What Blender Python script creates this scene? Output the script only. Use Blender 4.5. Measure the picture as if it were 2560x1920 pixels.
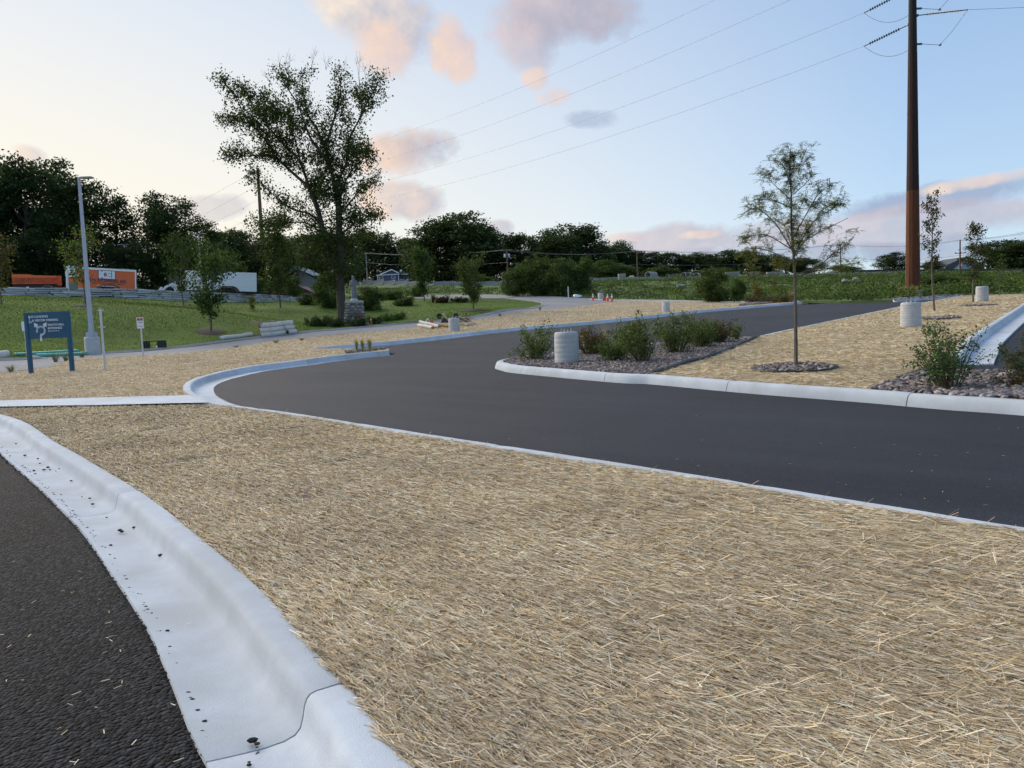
import bpy, bmesh, math, random
import numpy as np
from mathutils import Vector, Matrix, geometry
R = math.radians
random.seed(11)
rng = np.random.default_rng(11)
for o in list(bpy.data.objects):
    bpy.data.objects.remove(o)
SC = bpy.context.scene
COL = SC.collection

# ---------------------------------------------------------------- camera
F = 1923.0                        # focal length in photo pixels (2560 wide)
PITCH, ROLL = R(4.3), R(2.3)
cp, sp, cr, sr = math.cos(PITCH), math.sin(PITCH), math.cos(ROLL), math.sin(ROLL)
FW = np.array([0, cp, -sp])
_r0, _u0 = np.array([1.0, 0, 0]), np.array([0, sp, cp])
RV = cr * _r0 - sr * _u0
UV = sr * _r0 + cr * _u0


def ray(px, py):
    return FW + RV * (px - 1280) / F + UV * (960 - py) / F


# the lot is a gently tilted plane z = A*x + B*y
_m = np.array([ray(1280, 747), ray(2280, 747 - 58)])
A, B = np.linalg.solve(_m[:, :2], _m[:, 2])
EYE = 1.59 * math.sqrt(1 + A * A + B * B)
CAM = np.array([0, 0, EYE])
cam = bpy.data.cameras.new('camera')
cam.sensor_width = 36
cam.lens = 36 * F / 2560
cam.clip_start = 0.05
cam.clip_end = 4000
co = bpy.data.objects.new('camera', cam)
COL.objects.link(co)
mw = Matrix.Identity(4)
for i in range(3):
    mw[i][0], mw[i][1], mw[i][2], mw[i][3] = RV[i], UV[i], -FW[i], CAM[i]
co.matrix_world = mw
SC.camera = co
SC.render.resolution_x, SC.render.resolution_y = 1024, 768
SC.view_settings.view_transform = 'Standard'
SC.view_settings.look = 'None'
SC.view_settings.gamma = 1
SC.view_settings.exposure = 1.8

SC.cycles.adaptive_threshold = 0.02
SC.cycles.max_bounces = 4
SC.cycles.diffuse_bounces = 2
SC.cycles.glossy_bounces = 2
SC.cycles.transmission_bounces = 3
SC.cycles.transparent_max_bounces = 4
SC.cycles.caustics_reflective = False
SC.cycles.caustics_refractive = False

# ---------------------------------------------------------------- light
SUN_AZ = -50.0       # degrees to the left of the viewing direction
SUN_EL = 24.0
world = bpy.data.worlds.new('World')
SC.world = world
world.use_nodes = True
WN, WL = world.node_tree.nodes, world.node_tree.links
WN.clear()


def wn(t, **k):
    n = WN.new(t)
    for a, b in k.items():
        setattr(n, a, b)
    return n


def wmath(op, a, b=None, c=None, clamp=False):
    n = wn('ShaderNodeMath', operation=op, use_clamp=clamp)
    for i, v in enumerate((a, b, c)):
        if v is None:
            continue
        if isinstance(v, (int, float)):
            n.inputs[i].default_value = v
        else:
            WL.new(v, n.inputs[i])
    return n.outputs[0]


def wdot(vec, d):
    n = wn('ShaderNodeVectorMath', operation='DOT_PRODUCT')
    WL.new(vec, n.inputs[0])
    n.inputs[1].default_value = tuple(float(q) for q in d)
    return n.outputs['Value']


def wmix(fac, a, b):
    n = wn('ShaderNodeMix', data_type='RGBA')
    for i, v in ((0, fac), (6, a), (7, b)):
        if hasattr(v, 'node'):
            WL.new(v, n.inputs[i])
        elif isinstance(v, (int, float)):
            n.inputs[i].default_value = v
        else:
            n.inputs[i].default_value = (*v, 1)
    return n.outputs[2]


sky = wn('ShaderNodeTexSky', sky_type='NISHITA')
sky.sun_disc = False
sky.sun_elevation = R(SUN_EL)
sky.sun_rotation = R(SUN_AZ)       # rotation 0 is +Y, positive turns towards +X
sky.altitude = 200
sky.air_density = 1.0
sky.dust_density = 0.15
sky.ozone_density = 4.0
tc = wn('ShaderNodeTexCoord')
DIR = tc.outputs['Generated']


def noise(scale, detail=6, rough=0.6, vec=None, stretch=None):
    n = wn('ShaderNodeTexNoise')
    n.inputs['Scale'].default_value = scale
    n.inputs['Detail'].default_value = detail
    n.inputs['Roughness'].default_value = rough
    v = vec or DIR
    if stretch:
        m = wn('ShaderNodeMapping')
        m.inputs['Scale'].default_value = stretch
        WL.new(v, m.inputs['Vector'])
        v = m.outputs[0]
    WL.new(v, n.inputs['Vector'])
    return n.outputs['Fac']


SKYGAIN = 0.12
SKYGAMMA = 0.6
SKYTINT = (0.69, 0.77, 0.86)
VEIL = (2.52, 2.28, 1.84)
gm = wn('ShaderNodeGamma')
WL.new(sky.outputs[0], gm.inputs[0])
gm.inputs[1].default_value = SKYGAMMA
tn = wn('ShaderNodeMix', data_type='RGBA', blend_type='MULTIPLY')
tn.inputs[0].default_value = 1
WL.new(gm.outputs[0], tn.inputs[6])
tn.inputs[7].default_value = (*SKYTINT, 1)
# thin high haze that whitens the sky smoothly towards the sun
_sv = np.array([math.sin(R(SUN_AZ - 3)) * math.cos(R(8)), math.cos(R(SUN_AZ - 3)) * math.cos(R(8)), math.sin(R(8))])
vf = wn('ShaderNodeMapRange')
vf.inputs['From Min'].default_value = 0.2
vf.inputs['From Max'].default_value = 0.98
vf.inputs['To Max'].default_value = 1.0
WL.new(wdot(DIR, _sv), vf.inputs['Value'])
lowness = wmath('SUBTRACT', 1.25, wdot(DIR, (0, 0, 1.75)))
veil = wmath('MINIMUM', wmath('MULTIPLY', vf.outputs[0], lowness, clamp=True), 0.9)
hz = wmath('MULTIPLY', wmath('SUBTRACT', 0.5, wdot(DIR, (0, 0, 1))), 0.75, clamp=True)
skycol = wmix(veil, wmix(hz, tn.outputs[2], (1.62, 1.74, 1.82)), VEIL)
# clouds: soft heaps hanging in fixed directions of the sky; (px, py, rx, ry, tilt deg, opacity, lit colour, shade colour)
PEACH, MAUVE, CREAM, BLUEGREY, PINK = (2.42, 1.78, 1.36), (1.02, 1.05, 1.32), (2.45, 1.98, 1.55), (.82, 1.0, 1.42), (1.70, 1.45, 1.52)
CLOUDS = [
    (960, 45, 175, 95, 25, .75, CREAM, MAUVE), (965, 130, 85, 85, 20, .85, PEACH, PINK), (1122, 120, 62, 80, -10, .9, PEACH, PINK),
    (1400, 20, 190, 95, 0, .95, PINK, MAUVE), (1330, 95, 80, 85, 0, .75, PINK, MAUVE),
    (1335, 200, 38, 32, 0, .8, PEACH, PINK), (1385, 245, 55, 28, -10, .65, PEACH, PINK), (1465, 298, 80, 26, 0, .5, BLUEGREY, BLUEGREY),
    (1020, 375, 120, 62, -8, .95, PEACH, MAUVE), (1015, 505, 105, 55, 0, .75, PEACH, MAUVE), (1240, 572, 50, 22, -8, .65, PINK, MAUVE),
    (530, 520, 110, 34, -8, .5, PINK, MAUVE), (75, 385, 46, 28, 10, .55, PEACH, MAUVE), 
    (1760, 600, 330, 42, -3, .75, PINK, MAUVE), (1765, 585, 60, 14, -5, .8, CREAM, PINK), (1560, 592, 60, 16, -5, .8, CREAM, PINK), 
    (2420, 480, 380, 38, -11, .8, BLUEGREY, BLUEGREY), (2480, 448, 170, 20, -12, .75, CREAM, PINK), (2300, 560, 480, 55, -8, .7, PINK, MAUVE),
    (2500, 620, 330, 44, -4, .6, MAUVE, BLUEGREY), (1910, 640, 420, 30, -2, .6, MAUVE, BLUEGREY),
]
wob = wmath('MULTIPLY', wmath('SUBTRACT', noise(8, 5, 0.6), 0.5), 2.8)
wob2 = wmath('MULTIPLY', wmath('SUBTRACT', noise(24, 5, 0.62), 0.5), 1.9)
wobble = wmath('ADD', wob, wob2)
front = wmath('GREATER_THAN', wdot(DIR, FW), 0.3)
for (px, py, rx, ry, tilt, op, lit, shade) in CLOUDS:
    D = ray(px, py)
    L = np.linalg.norm(D)
    D = D / L
    e1 = RV - D * RV.dot(D)
    e1 /= np.linalg.norm(e1)
    e2 = np.cross(e1, -D)
    e2 /= np.linalg.norm(e2)
    c, s = math.cos(R(-tilt)), math.sin(R(-tilt))
    f1, f2 = e1 * c - e2 * s, e1 * s + e2 * c
    u = wdot(DIR, f1 * F * L / rx)
    v = wdot(DIR, f2 * F * L / ry)
    rr = wmath('MULTIPLY_ADD', u, u, wmath('MULTIPLY', v, v))
    n = wn('ShaderNodeMapRange')
    n.inputs['From Min'].default_value = 1.1
    n.inputs['From Max'].default_value = 0.35
    n.inputs['To Min'].default_value = 0
    n.inputs['To Max'].default_value = op
    WL.new(wmath('SUBTRACT', rr, wobble), n.inputs['Value'])
    mask = wmath('MULTIPLY', n.outputs[0], front)
    lf = wmath('ADD', wmath('MULTIPLY_ADD', u, -0.42, 0.48), wob2, clamp=True)
    skycol = wmix(mask, skycol, wmix(lf, shade, lit))
world.cycles.sampling_method = 'MANUAL'
world.cycles.sample_map_resolution = 256
bg = wn('ShaderNodeBackground')
WL.new(skycol, bg.inputs[0])
bg.inputs[1].default_value = SKYGAIN
wo = wn('ShaderNodeOutputWorld')
WL.new(bg.outputs[0], wo.inputs[0])

sl = bpy.data.lights.new('sun', 'SUN')
sl.energy = 1.5
sl.angle = R(75)
sl.color = (1.0, 0.90, 0.76)
so = bpy.data.objects.new('sun', sl)
COL.objects.link(so)
_sd = Vector((math.sin(R(SUN_AZ)) * math.cos(R(SUN_EL)), math.cos(R(SUN_AZ)) * math.cos(R(SUN_EL)), math.sin(R(SUN_EL))))
so.rotation_euler = _sd.to_track_quat('Z', 'Y').to_euler()
so.location = (-60, 60, 60)

# ---------------------------------------------------------------- terrain
def at(px, py, d):
    return CAM + ray(px, py) * d


def plane_hit(px, py):
    r = ray(px, py)
    t = -EYE / (r[2] - A * r[0] - B * r[1])
    return CAM + r * t


_ctl = []
for q in [(0, 1036), (0, 932), (263, 925), (233, 887), (354, 886), (528, 856), (690, 846), (400, 1100), (900, 1500), (2000, 1500), (1300, 1000),
          (2400, 1100), (1135, 829), (970, 876), (1665, 779), (2002, 757), (2282, 740), (2455, 752), (2560, 762), (1417, 903), (2277, 815), (1988, 912),
          (0, 1500), (1280, 1900), (1157, 836), (1400, 812), (600, 960), (2100, 790)]:
    P = plane_hit(*q)
    _ctl.append((P[0], P[1], 0.0))
for (x, y) in [(-25, -20), (0, -25), (25, -20), (40, 0), (-40, 5), (50, 25), (-30, 22), (0, 0), (12, 4), (-10, 4)]:
    _ctl.append((x, y, 0.0))
for (px, py, d) in [(0, 775, 50), (200, 779, 52), (350, 782, 53), (550, 787, 56), (-300, 775, 48),
                    (-300, 740, 62), (0, 739.5, 66), (223, 744.5, 71), (354, 749.6, 75), (471, 754.7, 82), (580, 756, 88), (712, 755, 98), (782, 751.5, 105),
                    (885, 815, 62), (780, 806, 66), (1020, 809, 57), (1101, 803, 59), (1200, 789, 63), (1305, 773, 72), (1352, 762, 80), (1482, 752, 88),
                    (1548, 751, 86), (1870, 756, 72), (1062, 752, 88), (1184, 776, 68), (1277, 749, 92), (1000, 783, 74), (1400, 744, 97),
                    (1100, 716, 138), (1300, 714, 140), (1500, 706, 140), (1750, 702, 138), (2000, 697, 132), (2250, 691, 124), (2480, 692, 118),
                    (1500, 710, 116), (1750, 706, 110), (2000, 702, 104), (2250, 696, 96), (2480, 697, 88), (2700, 690, 84), (2560, 734, 52),
                    (1100, 736, 108), (1000, 745, 100), (1250, 738, 112),
                    (980, 713, 280), (1130, 704, 185), (1600, 694, 190), (2400, 671, 210), (640, 700, 200), (100, 700, 180), (2700, 660, 200)]:
    P = at(px, py, d)
    _ctl.append((P[0], P[1], P[2] - A * P[0] - B * P[1]))
for ang in range(0, 360, 24):
    x, y = 900 * math.sin(R(ang)), 900 * math.cos(R(ang))
    z = 26 if y > 300 else (4 if y > -300 else -6)
    _ctl.append((x, y, z - A * x - B * y))
_ctl = np.array(_ctl)
RC = 6.0


def _phi(dx, dy):
    return np.sqrt(dx * dx + dy * dy + RC * RC)


_K = _phi(_ctl[:, None, 0] - _ctl[None, :, 0], _ctl[:, None, 1] - _ctl[None, :, 1])
_W = np.linalg.solve(_K + np.eye(len(_ctl)) * 0.02, _ctl[:, 2])


def T(x, y):
    x, y = np.asarray(x, float), np.asarray(y, float)
    sh = x.shape
    xf, yf = x.ravel(), y.ravel()
    out = np.empty(len(xf))
    for i in range(0, len(xf), 20000):
        s = slice(i, i + 20000)
        out[s] = _phi(xf[s, None] - _ctl[None, :, 0], yf[s, None] - _ctl[None, :, 1]) @ _W
    return (A * xf + B * yf + out).reshape(sh)


def gz(x, y):
    return float(T(np.array([x]), np.array([y]))[0])


def hit(px, py, off=0.0):
    """where the view ray of a photo pixel meets the ground raised by off"""
    r = ray(px, py)
    ts = np.geomspace(1.0, 400, 500)
    P = CAM[None] + ts[:, None] * r[None]
    g = P[:, 2] - T(P[:, 0], P[:, 1]) - off
    k = np.nonzero(g < 0)[0]
    if len(k) == 0 or k[0] == 0:
        return at(px, py, 200)
    i = k[0]
    t = ts[i - 1] + (ts[i] - ts[i - 1]) * g[i - 1] / (g[i - 1] - g[i])
    p = CAM + r * t
    return np.array([p[0], p[1], gz(p[0], p[1]) + off])


def on(px, d, zf=None):
    """ground point in photo column px at depth d"""
    py = 800.0
    for _ in range(6):
        P = at(px, py, d)
        z = gz(P[0], P[1]) if zf is None else zf
        py += (P[2] - z) * F / (d * UV[2])
    P = at(px, py, d)
    return np.array([P[0], P[1], z])


def pxy(P):
    v = np.asarray(P) - CAM
    d = v.dot(FW)
    return 1280 + F * v.dot(RV) / d, 960 - F * v.dot(UV) / d, d


# ---------------------------------------------------------------- objects
def link(o, parent=None):
    COL.objects.link(o)
    if parent is not None:
        o.parent = parent
    return o


def tag(o, label=None, cat=None, group=None, kind=None):
    if label:
        o['label'] = label
    if cat:
        o['category'] = cat
    if group:
        o['group'] = group
    if kind:
        o['kind'] = kind
    return o


def thing(name, label, cat, loc=(0, 0, 0), rz=0.0, group=None):
    o = bpy.data.objects.new(name, None)
    link(o)
    o.location = [float(q) for q in loc]
    o.rotation_euler = (0, 0, rz)
    return tag(o, label, cat, group)


class MB:
    def __init__(self):
        self.v, self.f, self.mi = [], [], []
        self.m = 0
        self.smooth = False

    def add(self, vs, fs):
        b = len(self.v)
        self.v += [tuple(float(c) for c in q) for q in vs]
        self.f += [tuple(b + i for i in f) for f in fs]
        self.mi += [self.m] * len(fs)
        return self

    def box(self, c, s, rz=0.0, rx=0.0, ry=0.0):
        M_ = Matrix.Translation(Vector(c)) @ Matrix.Rotation(rz, 4, 'Z') @ Matrix.Rotation(ry, 4, 'Y') @ Matrix.Rotation(rx, 4, 'X')
        h = [q / 2 for q in s]
        vs = [M_ @ Vector((sx * h[0], sy * h[1], sz * h[2])) for sx in (-1, 1) for sy in (-1, 1) for sz in (-1, 1)]
        return self.add(vs, [(0, 1, 3, 2), (4, 6, 7, 5), (0, 4, 5, 1), (2, 3, 7, 6), (0, 2, 6, 4), (1, 5, 7, 3)])

    def bbox(self, c, s, bev=0.02, rz=0.0):
        """box with chamfered vertical and horizontal edges"""
        bm = bmesh.new()
        bmesh.ops.create_cube(bm, size=1)
        bmesh.ops.scale(bm, vec=s, verts=bm.verts)
        bmesh.ops.bevel(bm, geom=bm.edges[:], offset=min(bev, min(s) * .45), segments=2, affect='EDGES')
        M_ = Matrix.Translation(Vector(c)) @ Matrix.Rotation(rz, 4, 'Z')
        bm.verts.ensure_lookup_table()
        self.add([M_ @ v.co for v in bm.verts], [[v.index for v in f.verts] for f in bm.faces])
        bm.free()
        return self

    def tube(self, pts, rad, n=6, cap=True):
        pts = [Vector([float(c) for c in p]) for p in pts]
        k = len(pts)
        if not hasattr(rad, '__len__'):
            rad = [rad] * k
        vs, fs = [], []
        prev = None
        for i, p in enumerate(pts):
            d = (pts[min(i + 1, k - 1)] - pts[max(i - 1, 0)])
            if d.length < 1e-9:
                d = Vector((0, 0, 1))
            d.normalize()
            a = prev if prev is not None else (Vector((1, 0, 0)) if abs(d.x) < .8 else Vector((0, 1, 0)))
            a = (a - d * a.dot(d))
            if a.length < 1e-6:
                a = d.orthogonal()
            a.normalize()
            prev = a
            b = d.cross(a)
            for j in range(n):
                t = 2 * math.pi * j / n
                vs.append(p + (a * math.cos(t) + b * math.sin(t)) * rad[i])
        for i in range(k - 1):
            for j in range(n):
                j2 = (j + 1) % n
                fs.append((i * n + j, i * n + j2, (i + 1) * n + j2, (i + 1) * n + j))
        if cap:
            fs.append(tuple(range(n - 1, -1, -1)))
            fs.append(tuple((k - 1) * n + j for j in range(n)))
        return self.add(vs, fs)

    def lathe(self, prof, n=24, c=(0, 0, 0), sx=1.0, sy=1.0):
        vs, fs = [], []
        for (r, z) in prof:
            for j in range(n):
                t = 2 * math.pi * j / n
                vs.append((c[0] + r * sx * math.cos(t), c[1] + r * sy * math.sin(t), c[2] + z))
        k = len(prof)
        for i in range(k - 1):
            for j in range(n):
                j2 = (j + 1) % n
                fs.append((i * n + j, i * n + j2, (i + 1) * n + j2, (i + 1) * n + j))
        fs.append(tuple(range(n - 1, -1, -1)))
        fs.append(tuple((k - 1) * n + j for j in range(n)))
        return self.add(vs, fs)

    def prism(self, poly, y0, y1):
        """polygon in x,z extruded along y"""
        n = len(poly)
        vs = [(p[0], y0, p[1]) for p in poly] + [(p[0], y1, p[1]) for p in poly]
        fs = [tuple(range(n)), tuple(range(2 * n - 1, n - 1, -1))]
        for i in range(n):
            j = (i + 1) % n
            fs.append((i, i + n, j + n, j))
        return self.add(vs, fs)

    def mesh(self, name, mats, smooth=False):
        me = bpy.data.meshes.new(name)
        me.from_pydata(self.v, [], self.f)
        if not isinstance(mats, (list, tuple)):
            mats = [mats]
        for m in mats:
            me.materials.append(MAT[m] if isinstance(m, str) else m)
        if len(mats) > 1:
            me.polygons.foreach_set('material_index', self.mi)
        bm = bmesh.new()
        bm.from_mesh(me)
        bmesh.ops.recalc_face_normals(bm, faces=bm.faces[:])
        bm.to_mesh(me)
        bm.free()
        if smooth:
            me.polygons.foreach_set('use_smooth', [True] * len(me.polygons))
            try:
                me.set_sharp_from_angle(angle=R(40))
            except Exception:
                pass
        me.update()
        return me

    def obj(self, name, mats, parent=None, smooth=False):
        return link(bpy.data.objects.new(name, self.mesh(name, mats, smooth)), parent)


def quads_mesh(name, V, mat, col=None):
    """V: (N,k,3) polygons, col: (N,3) colour per polygon"""
    N, k = V.shape[:2]
    me = bpy.data.meshes.new(name)
    me.vertices.add(N * k)
    me.vertices.foreach_set('co', V.astype(np.float32).ravel())
    me.loops.add(N * k)
    me.loops.foreach_set('vertex_index', np.arange(N * k, dtype=np.int32))
    me.polygons.add(N)
    me.polygons.foreach_set('loop_start', (np.arange(N) * k).astype(np.int32))
    if col is not None:
        at_ = me.attributes.new('Col', 'FLOAT_COLOR', 'POINT')
        c = np.ones((N, k, 4), np.float32)
        c[:, :, :3] = col[:, None, :]
        at_.data.foreach_set('color', c.ravel())
    me.materials.append(MAT[mat])
    me.update(calc_edges=True)
    me.validate()
    return me


def unit(v):
    return v / np.maximum(np.linalg.norm(v, axis=-1, keepdims=True), 1e-9)


def leaves(C, size, aspect=0.55, up=0.5, g=None):
    """diamond leaves at centres C with random attitude"""
    g = g or rng
    N = len(C)
    nrm = unit(g.normal(size=(N, 3)) + np.array([0, 0, up]))
    a = unit(np.cross(nrm, unit(g.normal(size=(N, 3)))))
    b = np.cross(nrm, a)
    s = np.broadcast_to(np.asarray(size, float), (N,))[:, None]
    V = np.empty((N, 4, 3))
    V[:, 0] = C - a * s * .5
    V[:, 1] = C + b * s * aspect * .5 + a * s * .05
    V[:, 2] = C + a * s * .5
    V[:, 3] = C - b * s * aspect * .5 + a * s * .05
    return V


def tint(N, palette, g=None, jit=0.18):
    g = g or rng
    p = np.array(palette, float)
    c = p[g.integers(0, len(p), N)]
    return np.clip(c * (1 + g.normal(size=(N, 1)) * jit), 0.004, 1)


# ---------------------------------------------------------------- materials
MAT = {}


def nmat(name):
    m = bpy.data.materials.new(name)
    m.use_nodes = True
    MAT[name] = m
    return m, m.node_tree.nodes, m.node_tree.links, m.node_tree.nodes['Principled BSDF']


def simple(name, col, rough=0.7, metal=0.0, var=0.15, scale=4.0, bump=0.0, bscale=60.0, spec=0.5, detail=6, stretch=None, second=None, smix=(0.45, 0.6)):
    """principled surface with noise-driven colour drift, optional second colour in patches and fine relief"""
    m, N, L, P = nmat(name)
    P.inputs['Roughness'].default_value = rough
    P.inputs['Metallic'].default_value = metal
    P.inputs['Specular IOR Level'].default_value = spec
    t = N.new('ShaderNodeTexCoord')
    vec = t.outputs['Object']
    if stretch:
        mp = N.new('ShaderNodeMapping')
        mp.inputs['Scale'].default_value = stretch
        L.new(vec, mp.inputs['Vector'])
        vec = mp.outputs[0]
    n = N.new('ShaderNodeTexNoise')
    n.inputs['Scale'].default_value = scale
    n.inputs['Detail'].default_value = detail
    n.inputs['Roughness'].default_value = 0.62
    L.new(vec, n.inputs['Vector'])
    r = N.new('ShaderNodeValToRGB')
    r.color_ramp.elements[0].position = 0.3
    r.color_ramp.elements[1].position = 0.7
    r.color_ramp.elements[0].color = (*[max(c * (1 - var), 0) for c in col], 1)
    r.color_ramp.elements[1].color = (*[min(c * (1 + var), 1) for c in col], 1)
    L.new(n.outputs['Fac'], r.inputs[0])
    out = r.outputs[0]
    if second:
        n2 = N.new('ShaderNodeTexNoise')
        n2.inputs['Scale'].default_value = scale * .37
        n2.inputs['Detail'].default_value = 7
        n2.inputs['Roughness'].default_value = 0.65
        L.new(vec, n2.inputs['Vector'])
        mr = N.new('ShaderNodeMapRange')
        mr.inputs['From Min'].default_value, mr.inputs['From Max'].default_value = smix
        L.new(n2.outputs['Fac'], mr.inputs['Value'])
        mx = N.new('ShaderNodeMix')
        mx.data_type = 'RGBA'
        L.new(mr.outputs[0], mx.inputs[0])
        L.new(out, mx.inputs[6])
        mx.inputs[7].default_value = (*second, 1)
        out = mx.outputs[2]
    L.new(out, P.inputs['Base Color'])
    if bump:
        nb = N.new('ShaderNodeTexNoise')
        nb.inputs['Scale'].default_value = bscale
        nb.inputs['Detail'].default_value = 4
        L.new(vec, nb.inputs['Vector'])
        b = N.new('ShaderNodeBump')
        b.inputs['Strength'].default_value = bump
        b.inputs['Distance'].default_value = 0.02
        L.new(nb.outputs['Fac'], b.inputs['Height'])
        L.new(b.outputs[0], P.inputs['Normal'])
    return m


def attr_mat(name, rough=0.6, translucent=0.0, spec=0.3, gain=1.0):
    m, N, L, P = nmat(name)
    a = N.new('ShaderNodeAttribute')
    a.attribute_name = 'Col'
    P.inputs['Roughness'].default_value = rough
    P.inputs['Specular IOR Level'].default_value = spec
    c = a.outputs['Color']
    L.new(c, P.inputs['Base Color'])
    if translucent:
        tr = N.new('ShaderNodeBsdfTranslucent')
        hs = N.new('ShaderNodeMix')
        hs.data_type = 'RGBA'
        hs.blend_type = 'MULTIPLY'
        hs.inputs[0].default_value = 1
        L.new(c, hs.inputs[6])
        hs.inputs[7].default_value = (1.5, 1.45, .7, 1)
        L.new(hs.outputs[2], tr.inputs['Color'])
        mx = N.new('ShaderNodeMixShader')
        mx.inputs[0].default_value = translucent
        L.new(P.outputs[0], mx.inputs[1])
        L.new(tr.outputs[0], mx.inputs[2])
        L.new(mx.outputs[0], N['Material Output'].inputs['Surface'])
    return m


attr_mat('leaf', 0.65, 0.28, 0.15)
attr_mat('straw', 0.85, 0.12, 0.08)
attr_mat('stone_chip', 0.85)
simple('bark', (.075, .062, .05), .95, var=.4, scale=5, bump=.9, bscale=14, stretch=(6, 6, 1))
simple('bark_young', (.13, .105, .085), .9, var=.25, scale=9, bump=.5, bscale=40, stretch=(4, 4, 1))
simple('twig', (.09, .065, .045), .9)
simple('concrete', (.49, .525, .565), .9, var=.12, scale=2.2, bump=.22, bscale=120, second=(.43, .445, .455), smix=(.48, .66), stretch=(1, 1, 1))
simple('concrete_old', (.30, .29, .28), .9, var=.16, scale=.8, bump=.3, bscale=90, second=(.22, .21, .20), smix=(.45, .7))
simple('concrete_base', (.47, .475, .475), .85, var=.09, scale=3.5, bump=.25, bscale=60, second=(.40, .40, .39), smix=(.5, .65), stretch=(1, 1, 2.5))
simple('curb_stain', (.33, .33, .32), .9, var=.2)
simple('galvanized', (.50, .53, .56), .45, .75, var=.12, scale=14)
simple('pole_grey', (.44, .46, .52), .5, .2, var=.05)
simple('sign_teal', (.012, .085, .165), .45, var=.06, scale=3)
simple('white_paint', (.82, .83, .84), .45, var=.04)
simple('white_print', (.80, .83, .86), .6, var=.02)
simple('orange_paint', (.72, .13, .022), .35, var=.06, scale=2)
simple('dump_orange', (.55, .105, .03), .6, var=.25, scale=2, second=(.22, .05, .025), smix=(.5, .75))
simple('black_paint', (.012, .012, .014), .5, var=.2)
simple('rubber', (.018, .018, .018), .85, var=.2)
simple('red_paint', (.50, .03, .045), .5, var=.08)
simple('navy_print', (.02, .022, .07), .6, var=.05)
simple('dark_print', (.05, .03, .03), .6, var=.05)
simple('cone_orange', (.80, .10, .04), .55, var=.08)
simple('teal_pipe', (.10, .42, .33), .4, var=.1)
simple('white_net', (.62, .60, .54), .8, var=.14, scale=7, bump=.6, bscale=30, second=(.48, .40, .27), smix=(.5, .68))
simple('excelsior', (.36, .23, .10), .95, var=.4, scale=20, bump=.9, bscale=40)
simple('excelsior_red', (.23, .10, .035), .95, var=.4, scale=20, bump=.9, bscale=40)
simple('cardboard', (.40, .31, .19), .9, var=.2)
simple('wood_handle', (.30, .20, .12), .8, var=.25, scale=6)
simple('utility_wood', (.16, .10, .065), .9, var=.25, scale=3, stretch=(4, 4, .4))
simple('wood_red', (.17, .06, .04), .9, var=.2, scale=3)
simple('wire', (.34, .35, .40), .5, .3, var=.05)
simple('wire_light', (.20, .20, .19), .6, .1, var=.05)
simple('insulator', (.06, .06, .065), .35, var=.1)
simple('mulch', (.045, .03, .02), .95, var=.5, scale=14, bump=1, bscale=30)
simple('soil', (.035, .03, .026), .95, var=.4, scale=6, bump=.8, bscale=25)
simple('edging', (.012, .012, .013), .55, var=.1)
simple('glass_dark', (.02, .025, .03), .12, var=.1, spec=.8)
simple('siding_blue', (.075, .10, .18), .75, var=.08, stretch=(.3, .3, 9), bump=.3, bscale=6)
simple('siding_beige', (.26, .235, .22), .8, var=.08)
simple('siding_grey', (.36, .38, .42), .8, var=.06)
simple('shingle', (.08, .085, .095), .95, var=.25, scale=3, bump=.4, bscale=20)
simple('shingle_maroon', (.07, .028, .03), .9, var=.25, scale=3)
simple('block_wall', (.29, .25, .22), .9, var=.2, scale=3)
simple('gravel_pile', (.30, .28, .25), .95, var=.3, scale=8, bump=.8, bscale=20)
simple('statue_stone', (.155, .165, .185), .8, var=.25, scale=5, bump=.4, bscale=30)
simple('plinth', (.42, .42, .40), .85, var=.12, scale=4, bump=.3)
simple('mortar', (.20, .185, .17), .95, var=.2)
simple('plastic_white', (.75, .77, .80), .35, var=.06)
simple('crumb', (.012, .012, .013), .9, var=.3)
simple('limestone', (.52, .515, .51), .9, var=.22, scale=3, bump=.7, bscale=12, second=(.36, .335, .31), smix=(.5, .68))
simple('grey_box', (.20, .22, .22), .8, var=.15)


def drift(name, amt):
    m = MAT[name]
    N, L = m.node_tree.nodes, m.node_tree.links
    P = N['Principled BSDF']
    src = P.inputs['Base Color'].links[0].from_socket
    oi = N.new('ShaderNodeObjectInfo')
    mr = N.new('ShaderNodeMapRange')
    mr.inputs['To Min'].default_value, mr.inputs['To Max'].default_value = 1 - amt, 1 + amt
    L.new(oi.outputs['Random'], mr.inputs['Value'])
    v = N.new('ShaderNodeVectorMath')
    v.operation = 'SCALE'
    L.new(src, v.inputs[0])
    L.new(mr.outputs[0], v.inputs['Scale'])
    L.new(v.outputs[0], P.inputs['Base Color'])


drift('concrete', .07)
drift('limestone', .28)
drift('concrete_old', .08)


def pebbles():
    for i, c in enumerate([(.30, .24, .22), (.20, .165, .16), (.36, .31, .28), (.135, .115, .115), (.27, .235, .235), (.42, .385, .35), (.24, .17, .155)]):
        simple('pebble%d' % i, c, .85, var=.2, scale=20)


pebbles()


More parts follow.
